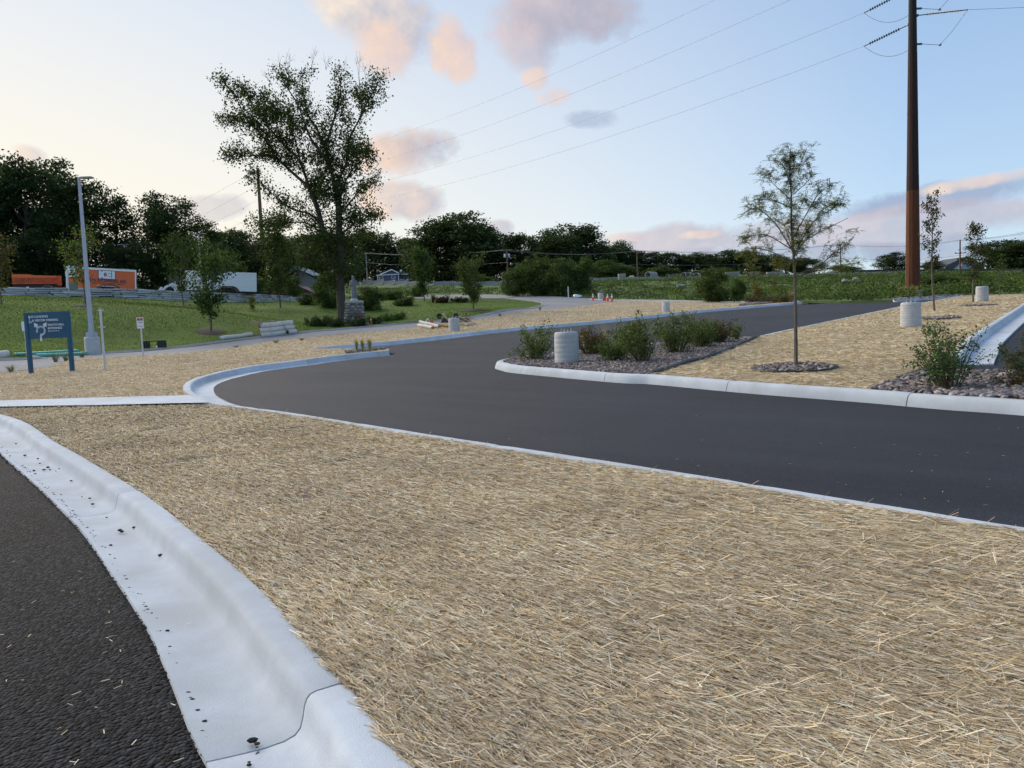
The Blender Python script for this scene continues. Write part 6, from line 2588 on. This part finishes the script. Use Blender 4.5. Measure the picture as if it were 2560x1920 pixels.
def skid_steer():
    P = on(437, 83, LOT_Z)
    k = 83 / F
    root = thing('skid_steer', 'white compact skid steer loader parked before the white trailer', 'loader', P, R(25))
    W_ = 52 * k
    m = MB()
    m.prism([(-.6, .25), (.95, .25), (1.05, 1.15), (.55, 1.3), (-.6, .8)], -.55, .55)
    m.obj('body', 'white_paint', root)
    m = MB()
    for x in (-.55, .45):
        for y in (-.45, .45):
            m.box((x, y, 1.35), (.08, .08, 1.3))
    m.box((-.05, 0, 2.0), (1.15, 1.0, .08))
    cab = m.obj('cab_frame', 'black_paint', root)
    m = MB()
    m.box((-.05, -.46, 1.5), (.85, .02, .75))
    m.box((.44, 0, 1.5), (.02, .8, .8))
    m.obj('cab_window', 'glass_dark', cab)
    for s in (-1, 1):
        m = MB()
        m.tube([(1.1, s * .68, 1.45), (.2, s * .68, 1.25), (-.9, s * .68, .75), (-1.2, s * .68, .3)], .12, 6)
        m.obj('lift_arm', 'white_paint', root)
        for x in (-.45, .65):
            wheel_at(root, x, s * .62, .4, .4, .3)
    m = MB()
    m.prism([(-1.15, .15), (-1.15, .75), (-1.35, .8), (-1.9, .12), (-1.85, .05)], -.85, .85)
    m.obj('bucket', 'white_paint', root)
    m = MB()
    m.prism([(.35, .55), (.9, .55), (.9, 1.0), (.4, .85)], -.57, -.555)
    m.obj('engine_panel', 'black_paint', root)


skid_steer()

# ---------------------------------------------------------------- buildings
def window(parent, x, y, z, w, h, frame='white_paint', panes=2):
    m = MB()
    t = .09
    for (cx, cz, sx, sz) in ((x, z + h / 2, w + t, t), (x, z - h / 2, w + t, t), (x - w / 2, z, t, h), (x + w / 2, z, t, h)):
        m.box((cx, y - .04, cz), (sx, .10, sz))
    f = m.obj('window_frame', frame, parent)
    for i in range(panes):
        m = MB()
        pw = w / panes
        m.box((x - w / 2 + pw * (i + .5), y - .012, z), (pw - .05, .02, h - .03))
        m.obj('pane', 'glass_dark', f)
    return f


def gable(m, x0, x1, z0, zr, y0, y1, th=.18, over=.35):
    """two roof slabs, ridge along y"""
    xm = (x0 + x1) / 2
    for s, xe in ((-1, x0), (1, x1)):
        dx = xe - xm
        sl = (z0 - zr) / abs(dx)
        xo = xe + s * over
        zo = z0 + sl * over
        m.prism([(xm, zr), (xo, zo), (xo, zo + th), (xm, zr + th)], y0 - over, y1 + over)


def blue_house():
    d = 280
    P = on(975, d)
    k = d / F
    root = thing('house', 'two storey dark blue house with white trimmed gable on the hill', 'house', P, R(-6))
    x = lambda px: (px - 975) * k
    zt = 26.5 * k
    m = MB()
    m.prism([(x(944), -1), (x(999), -1), (x(999), zt), (x(944), zt)], 0, 9)
    m.prism([(x(953), zt), (x(997), zt), (x(982.5), zt + 11 * k)], .05, 9)
    m.prism([(x(999), 6 * k), (x(1040), 6 * k), (x(1040), zt), (x(999), zt)], 2.5, 9)
    m.prism([(x(999), -1), (x(1040), -1), (x(1040), 6 * k), (x(999), 6 * k)], 4, 9)
    w = m.obj('wall', 'siding_blue', root)
    m = MB()
    gable(m, x(950), x(1000), zt + .1, zt + 11.5 * k, 0, 9, .2, .4)
    m.prism([(x(931), zt + 1.5 * k), (x(955), zt + 1.5 * k), (x(972), zt + 8 * k), (x(966), zt + 8 * k)], 1.5, 9)
    m.prism([(x(997), zt), (x(1043), zt), (x(1040), zt + 4 * k), (x(990), zt + 5 * k)], 1.2, 9.5)
    rf = m.obj('roof', 'shingle', root)
    m = MB()
    for a, b in (((x(952), zt + .12), (x(982.5), zt + 11.6 * k)), ((x(982.5), zt + 11.6 * k), (x(1001), zt + .9 * k))):
        m.tube([(a[0], -.45, a[1]), (b[0], -.45, b[1])], .16, 4)
    m.box(((x(942) + x(1001)) / 2, -.5, zt - .05), (x(1001) - x(942), .14, .26))
    m.box(((x(1001) + x(1042)) / 2, 1.15, zt - .05), (x(1042) - x(1001), .14, .28))
    m.obj('fascia', 'white_paint', rf)
    m = MB()
    m.box((x(999), 3.5, zt + 8 * k), (.7, .7, 1.3))
    m.obj('chimney', 'white_paint', rf)
    window(w, x(953.5), 0, zt - 6.5 * k, 1.5, 1.5)
    window(w, x(984.5), 0, zt - 6 * k, 1.4, 1.35)
    m = MB()
    m.box((x(985.5), -.05, 5.5 * k), (.95, .1, 2.1))
    dr = m.obj('door', 'white_paint', w)
    m = MB()
    m.box((x(985.5), -.11, 6 * k), (.5, .03, 1.3))
    m.obj('pane', 'glass_dark', dr)
    for px in (944.5, 998):
        m = MB()
        m.box((x(px), -.03, zt / 2 - .5), (.2, .14, zt + 1))
        m.obj('corner_board', 'white_paint', w)
    m = MB()
    m.box((x(1010), 2.0, 13 * k), (6.2, 1.6, .25))
    for q in (999.5, 1010, 1021):
        m.box((x(q), 1.3, 6 * k), (.16, .16, 12 * k + 1))
    m.obj('balcony', 'white_paint', root)
    m = MB()
    for q in (-1, 0):
        pass
    return root


blue_house()


def gabled_shed():
    d = 150
    P = on(755, d)
    zb = at(755, 742, d)[2]
    P[2] = zb
    k = d / F
    root = thing('shed', 'beige gabled shed with broad white roof edges', 'shed', P)
    x = lambda px: (px - 755) * k
    m = MB()
    m.prism([(x(722), -1), (x(785), -1), (x(785), 46 * k), (x(752), 66 * k), (x(722), 52 * k)], 0, 8)
    m.obj('wall', 'siding_beige', root)
    m = MB()
    for a, b in (((x(718), 54 * k), (x(748), 70 * k)), ((x(748), 70 * k), (x(792), 48 * k))):
        v = Vector((b[0] - a[0], b[1] - a[1])).normalized()
        n_ = Vector((-v.y, v.x)) * .5
        m.prism([a, b, (b[0] + n_.x, b[1] + n_.y), (a[0] + n_.x, a[1] + n_.y)], -.6, 8.4)
    m.obj('roof', 'white_paint', root)
    m = MB()
    m.box((x(745), -.03, 56 * k), (.5, .06, .5))
    m.obj('vent', 'black_paint', root)


gabled_shed()


def block_building():
    d = 118
    P = on(730, d, LOT_Z)
    k = d / F
    root = thing('outbuilding', 'low tan block building with a dark maroon roof behind the wall', 'building', P)
    x = lambda px: (px - 730) * k
    m = MB()
    m.prism([(x(670), -1.5), (x(786), -1.5), (x(786), 22 * k), (x(670), 22 * k)], 0, 7)
    w = m.obj('wall', 'block_wall', root)
    m = MB()
    m.prism([(x(664), 20 * k), (x(790), 20 * k), (x(786), 24 * k), (x(742), 46 * k), (x(700), 46 * k), (x(668), 24 * k)], -.5, 7.5)
    m.obj('roof', 'shingle_maroon', root)
    for i in range(7):
        m = MB()
        m.box((x(728), -.015, (1 + 3 * i) * k), (x(786) - x(670), .03, .05))
        m.obj('mortar_course', 'mortar', w)
    m = MB()
    m.box((x(765), -.06, 4 * k), (12 * k, .1, 30 * k))
    dr = m.obj('door', 'siding_beige', w)
    m = MB()
    m.box((x(770.5), -.12, 4 * k), (.12, .06, 30 * k))
    m.obj('door_frame', 'black_paint', dr)


block_building()


def right_house():
    d = 205
    P = on(2405, d)
    P[2] = at(2405, 674, d)[2]
    k = d / F
    root = thing('house', 'grey house with dark gable roof behind the barriers at right', 'house', P, R(6))
    x = lambda px: (px - 2405) * k
    m = MB()
    m.prism([(x(2385), -2), (x(2455), -2), (x(2455), 2 * k), (x(2418), 29 * k), (x(2393), 8 * k), (x(2385), 2 * k)], 0, 10)
    m.obj('wall', 'siding_grey', root)
    m = MB()
    m.prism([(x(2355), -.5), (x(2392), -.5), (x(2420), 32 * k), (x(2370), 14 * k)], .5, 10)
    m.prism([(x(2418), 29 * k), (x(2460), -1), (x(2462), 1), (x(2420), 32 * k)], -.4, 10)
    m.prism([(x(2340), 0), (x(2385), 0), (x(2380), 6 * k), (x(2345), 6 * k)], 1, 9)
    rf = m.obj('roof', 'shingle', root)
    m = MB()
    m.tube([(x(2392), -.35, 1.2 * k), (x(2418), -.35, 29.5 * k)], .14, 4)
    m.tube([(x(2418), -.45, 29.5 * k), (x(2460), -.45, -.5 * k)], .14, 4)
    m.obj('fascia', 'white_paint', rf)


right_house()

# ---------------------------------------------------------------- barriers and yard goods behind the bank
def barriers():
    prof = [(-.30, 0), (-.30, .08), (-.14, .25), (-.10, .81), (.10, .81), (.14, .25), (.30, .08), (.30, 0)]
    m = MB()
    m.add([(x, y, z) for x in (0, 1) for (y, z) in prof], [tuple(range(7, -1, -1)), tuple(range(8, 16))] + [(i, (i + 1) % 8, 8 + (i + 1) % 8, 8 + i) for i in range(8)])
    me = m.mesh('concrete_barrier', 'concrete_old')
    line = [(905, 712, 155), (960, 713, 150), (1085, 715.5, 140), (1255, 713, 140), (1480, 706.5, 139), (1700, 703, 138), (1990, 698, 132), (2250, 692, 124), (2480, 693, 118), (2600, 693, 114)]
    P = np.array([at(*q) for q in line])
    P[:, 2] = T(P[:, 0], P[:, 1])
    seg = np.linalg.norm(np.diff(P[:, :2], axis=0), axis=1)
    s = np.concatenate([[0], np.cumsum(seg)])
    x = 0
    i = 0
    L_ = 3.6
    pts = []
    while x + L_ < s[-1]:
        a = np.array([np.interp(x, s, P[:, k]) for k in range(3)])
        b = np.array([np.interp(x + L_, s, P[:, k]) for k in range(3)])
        pts.append((a, b))
        x += L_ + .10
    groups = {}
    for a, b in pts:
        px = pxy((a + b) / 2)[0]
        z = 'behind the statue' if px < 1000 else ('behind the lawn trees' if px < 1260 else ('hidden by the big thicket' if px < 1480 else ('left of the round bush' if px < 1720 else ('behind the round bush' if px < 1860 else ('behind the feathery tree' if px < 2060 else ('left of the steel pole' if px < 2280 else 'right of the steel pole'))))))
        groups[z] = groups.get(z, 0) + 1
        n = groups[z]
        o = bpy.data.objects.new('concrete_barrier', me)
        link(o)
        o.location = (a[0], a[1], gz(*((a + b) / 2)[:2]) - .04)
        o.rotation_euler = (0, 0, math.atan2(b[1] - a[1], b[0] - a[0]))
        o.scale = (L_, 1, 1.08)
        tag(o, '%s concrete barrier of those %s' % (ordn[n - 1], z), 'barrier', 'concrete barriers along the bank')


barriers()


def yard_goods():
    def ring_pipe(label, px, d, r, ln, z=0.0, rz=0.0, py=None):
        P = on(px, d)
        m = MB()
        n = 20
        vs = []
        for (x, q) in ((0, r), (ln, r), (ln, r * .82), (0, r * .82)):
            for j in range(n):
                a = 2 * math.pi * j / n
                vs.append((x, q * math.cos(a), r + q * math.sin(a)))
        fs = []
        for i in range(4):
            for j in range(n):
                fs.append((i * n + j, i * n + (j + 1) % n, ((i + 1) % 4) * n + (j + 1) % n, ((i + 1) % 4) * n + j))
        m.add(vs, fs)
        o = m.obj('concrete_pipe', 'concrete_old', smooth=True)
        o.location = P + np.array([0, 0, z])
        o.rotation_euler = (0, 0, rz)
        tag(o, label, 'concrete pipe', 'concrete pipes stacked behind the barriers')
    ring_pipe('large concrete pipe lying behind the barriers, open end to the left', 1620, 143, .72, 2.4, .35, R(48))
    for i, (px, r) in enumerate(((1668, .36), (1679, .38), (1688, .42), (1696, .42), (1708, .55), (1720, .55), (1729, .45), (1740, .5))):
        ring_pipe('small concrete pipe in the row behind the barriers, %s from the left' % ordn[i], px, 146, r, 1.8, .45, R(60))
    P = on(1555, 146)
    m = MB()
    m.bbox((0, 0, .7), (1.35, 1.3, 1.3), .04)
    o = m.obj('concrete_box', 'concrete_old')
    o.location = P + np.array([0, 0, .1])
    tag(o, 'square concrete box left of the gravel pile', 'concrete box')
    P = on(1580, 145)
    m = MB()
    g = random.Random(4)
    n = 18
    vs, fs = [], []
    for (r, z) in ((1.6, -.1), (1.2, .45), (.7, .85), (.2, 1.1)):
        for j in range(n):
            q = r * g.uniform(.9, 1.1)
            vs.append((q * math.cos(2 * math.pi * j / n), q * math.sin(2 * math.pi * j / n), z * g.uniform(.93, 1.05)))
    fs = [(i * n + j, i * n + (j + 1) % n, (i + 1) * n + (j + 1) % n, (i + 1) * n + j) for i in range(3) for j in range(n)] + [tuple(3 * n + j for j in range(n))]
    m.add(vs, fs)
    o = m.obj('gravel_pile', 'gravel_pile', smooth=True)
    o.location = P
    tag(o, 'small tan gravel pile behind the barriers', 'gravel pile')
    for i, (px, w, h, lb) in enumerate(((1830, 2.6, 1.1, 'left'), (1880, 2.3, 1.0, 'middle'), (1935, 2.8, .9, 'right'))):
        P = on(px, 144)
        root = thing('concrete_slabs', '%s stack of grey precast slabs seen behind the feathery tree' % lb, 'slab stack', P + np.array([0, 0, .35]), R(-8))
        for j in range(3):
            m = MB()
            m.bbox((.06 * j, 0, h * (j + .5) / 3), (w, 1.2, h / 3 * .92), .03)
            m.obj('slab', 'concrete_old', root)
    P = at(1702, 718, 100)
    P[2] = gz(P[0], P[1])
    m = MB()
    m.tube([(-.5, 0, .2), (.5, .3, .25)], .3, 14)
    o = m.obj('culvert_end', 'concrete_old', smooth=True)
    o.location = P
    tag(o, 'pale culvert pipe end poking out of the bank weeds', 'culvert')
    P = hit(2135, 704)
    P = at(2130, 703, 92)
    P[2] = gz(P[0], P[1])
    m = MB()
    g = random.Random(14)
    for _ in range(26):
        s = g.uniform(.12, .3)
        m.lathe([(s, 0), (s * .9, s * .5), (s * .3, s * .8)], 7, (g.uniform(-1.3, 1.3), g.uniform(-1, 1), .1 + g.uniform(0, .3)))
    o = m.obj('rubble_heap', 'concrete_old')
    o.location = P
    tag(o, 'patch of pale broken stone on the bank left of the steel pole', 'rubble')


yard_goods()
# black silt fence along the barrier top at right
m = MB()
pl = [(2135, 690, 121), (2190, 684.5, 121), (2250, 679, 120.5), (2330, 675, 118), (2430, 673, 116), (2600, 671, 112)]
Pq = [at(*q) for q in pl]
for a, b in zip(Pq[:-1], Pq[1:]):
    za, zb_ = gz(a[0], a[1]) + .86, gz(b[0], b[1]) + .86
    m.add([(a[0], a[1] + .6, za), (b[0], b[1] + .6, zb_), (b[0], b[1] + .6, zb_ + .34), (a[0], a[1] + .6, za + .34), (a[0], a[1] + .63, za), (b[0], b[1] + .63, zb_), (b[0], b[1] + .63, zb_ + .34), (a[0], a[1] + .63, za + .34)],
          [(0, 1, 2, 3), (4, 7, 6, 5), (3, 2, 6, 7), (0, 4, 5, 1)])
tag(m.obj('silt_fence', 'black_paint'), 'black silt fence strip along the barriers beside the steel pole', 'silt fence')

# ---------------------------------------------------------------- poles and wires
def sag_line(a, b, sag, n=40):
    a, b = np.array(a), np.array(b)
    return [a + (b - a) * t - np.array([0, 0, sag * 4 * t * (1 - t)]) for t in np.linspace(0, 1, n)]


def steel_pole():
    P = hit(2282, 740)
    d = pxy(P)[2]
    root = thing('transmission_pole', 'tall tapering rust brown steel transmission pole', 'transmission pole', P)
    Hh = 30.0
    m = MB()
    n = 12
    r0, r1 = 17.3 * d / F, 6.2 * d / F
    zs = [-.3, 9.28, 9.32, 18.48, 18.52, Hh]
    lean = (23.3 - 22.3) * 0
    m.lathe([((r0 + (r1 - r0) * z / Hh) * (1.0 if i % 2 == 0 else 1.0) * (1 if z < 9.3 else .985 if z < 18.5 else .97), z) for i, z in enumerate(zs)], n)
    m.obj('shaft', 'weathering_steel', root)
    rad = lambda z: r0 + (r1 - r0) * z / Hh
    k = d / F
    for z in (4.6, 14.0):
        mm = MB()
        mm.lathe([(rad(z) * 1.015, z), (rad(z) * 1.015, z + .06)], n)
        mm.obj('joint_band', 'weathering_steel', root)

    def insul(z, dirv, drop, ln, nm='insulator_string'):
        dirv = unit(np.array(dirv, float))
        s = dirv * rad(z) * .98 + np.array([0, 0, z])
        e = s + dirv * ln + np.array([0, 0, drop])
        mm = MB()
        mm.tube([s, e], .035, 6)
        for q in np.linspace(.22, .86, 13):
            c = s + (e - s) * q
            u = unit(e - s)
            mm.tube([c - u * .025, c + u * .025], [.13, .05], 10)
        mm.box(tuple(s), (.22, .22, .14))
        mm.obj(nm, 'insulator', root)
        return e
    ends = {}
    # direction to the distant pole and to the right hand span
    Q = at(655, 560, 165)
    dl = np.array([Q[0] - P[0], Q[1] - P[1], 0])
    dr = np.array([.985, -.17, 0])
    z1 = (740 - 73) * k - .2
    z2 = (740 + 3) * k
    z3 = (740 + 80) * k + 1.2
    z4 = (740 + 150) * k + 2.0
    for i, z in enumerate((z1, z2, z3, z4)):
        ends[i] = insul(z, dl, -.55, 3.5)
    e2 = insul(z1 + .55, dr, .05, 3.6)
    e3 = insul(z2 + .75, dr, .05, 3.6)
    for z, x in ((z1 - 1.55, 1), (z2 - 1.5, 1)):
        mm = MB()
        mm.box((rad(z) + .15, 0, z), (.5, .12, .12))
        mm.obj('jumper_bracket', 'insulator', root)
        mm = MB()
        mm.tube([(rad(z) + .4, 0, z), (rad(z) + 1.2, 0, z - .08), (rad(z) + 1.75, 0, z - .12)], .02, 5)
        mm.lathe([(.09, -.07), (.12, 0), (.05, .09)], 8, (rad(z) + 1.78, 0, z - .12))
        ee = e2 if z < z2 - 2 else e3
        mm.tube([(rad(z) + 1.8, 0, z - .1), (rad(z) + 2.6, -.2, z + .8), tuple(ee)], .02, 5)
        mm.obj('jumper', 'wire', root)
    for i in (0, 1):
        a = np.array(ends[i])
        b = np.array([0, 0, (z1, z2)[i] - 1.75])
        mm = MB()
        mm.tube(sag_line(a, b, .75, 12), .02, 5)
        mm.obj('jumper_loop', 'wire', root)
    return P, ends, e2, e3


SP, ENDS, E2, E3 = steel_pole()
# the next pole far to the left, seen through the maple
P = on(662, 168)
r_ = thing('transmission_pole', 'distant grey transmission pole seen through the old maple', 'transmission pole', P)
topz = (pxy(P)[1] - 425) * 168 / F
m = MB()
m.lathe([(.55, -.5), (.28, topz)], 12)
m.obj('shaft', 'utility_wood', r_, True)
wl_lab = ['lowest', 'second lowest', 'second highest', 'highest']
for i in range(4):
    a = SP + np.array(ENDS[i])
    tz = P[2] + topz - [9.5, 6.6, 3.6, .3][i]
    b = np.array([P[0], P[1], tz])
    m = MB()
    m.tube(sag_line(a, b, 3.2), .013, 5)
    tag(m.obj('power_line', 'wire'), '%s of four transmission wires sweeping from the steel pole to the left' % wl_lab[i], 'power line', 'transmission wires')
    c = b + np.array([-120, 90, -16 + 0.0])
    m = MB()
    m.tube(sag_line(b, c, 3.0), .02, 4)
    tag(m.obj('power_line', 'wire'), '%s faint wire continuing left of the old maple' % wl_lab[i], 'power line', 'transmission wires')
for e, lb in ((E2, 'wire leaving the steel pole to the right in view'), (E3, 'upper wire leaving the steel pole to the right')):
    a = SP + np.array(e)
    m = MB()
    m.tube(sag_line(a, a + np.array([78, -13.5, 3.5]), 2.2), .014, 5)
    tag(m.obj('power_line', 'wire'), lb, 'power line', 'transmission wires')


def utility_pole(label, px, d, top, base=None, mat='utility_wood', arm=2.2, tanks=0, r=.15, zarm=.35):
    P = on(px, d)
    h = (pxy(P)[1] - top) * d / F
    root = thing('utility_pole', label, 'utility pole', P, 0, 'wooden utility poles')
    m = MB()
    m.tube([(0, 0, -.5), (0, 0, h)], [r * 1.15, r * .8], 8)
    m.obj('post', mat, root, True)
    m = MB()
    m.box((0, -.12, h - zarm), (arm, .12, .14))
    m.obj('crossarm', mat, root)
    for s in (-.45, 0.05, .45):
        m = MB()
        m.lathe([(.05, 0), (.07, .1), (.03, .2)], 7, (s * arm, -.12, h - zarm + .07))
        m.obj('insulator', 'insulator', root)
    for k in range(tanks):
        m = MB()
        m.lathe([(.24, 0), (.26, .05), (.26, .75), (.2, .85)], 12, ((-.45, .45)[k], -.2, h - 1.9))
        m.obj('transformer', 'pole_grey', root, True)
    return root, P, h


U = []
for (lb, px, d, top, mat, tk) in (('wooden utility pole right of the big maple', 919, 235, 632, 'wire_light', 0), ('wooden utility pole with twin transformers before the tall middle clump', 1270, 178, 624, 'utility_wood', 2),
                                  ('brown utility pole with crossarm behind the gravel pile', 1594, 168, 627, 'utility_wood', 0), ('utility pole half hidden by the feathery tree', 2102, 185, 610, 'utility_wood', 0), ('reddish utility pole by the grey house', 2400, 150, 600, 'wood_red', 0)):
    r_, P, h = utility_pole(lb, px, d, top, mat=mat, tanks=tk, zarm=.35 if px != 2400 else 2.6)
    U.append((P, h))
Z0 = on(560, 215)
Z1 = on(2720, 140)
chain = [(Z0, 10.0)] + U + [(Z1, 9.5)]
nms = ['left of the maple', 'behind the blue house', 'across the middle clump', 'above the pipes', 'behind the feathery tree', 'right of the steel pole']
for i in range(len(chain) - 1):
    (a, ha), (b, hb) = chain[i], chain[i + 1]
    for dz, q, nm in ((-.1, -.9, 'upper'), (-.1, .9, 'second'), (-3.0, 0, 'lower')):
        m = MB()
        m.tube(sag_line(a + np.array([q, 0, ha + dz]), b + np.array([q, 0, hb + dz]), .9, 24), .026, 4)
        tag(m.obj('utility_wire', 'wire_light'), '%s street utility wire %s' % (nm, nms[i]), 'utility wire', 'street utility wires')
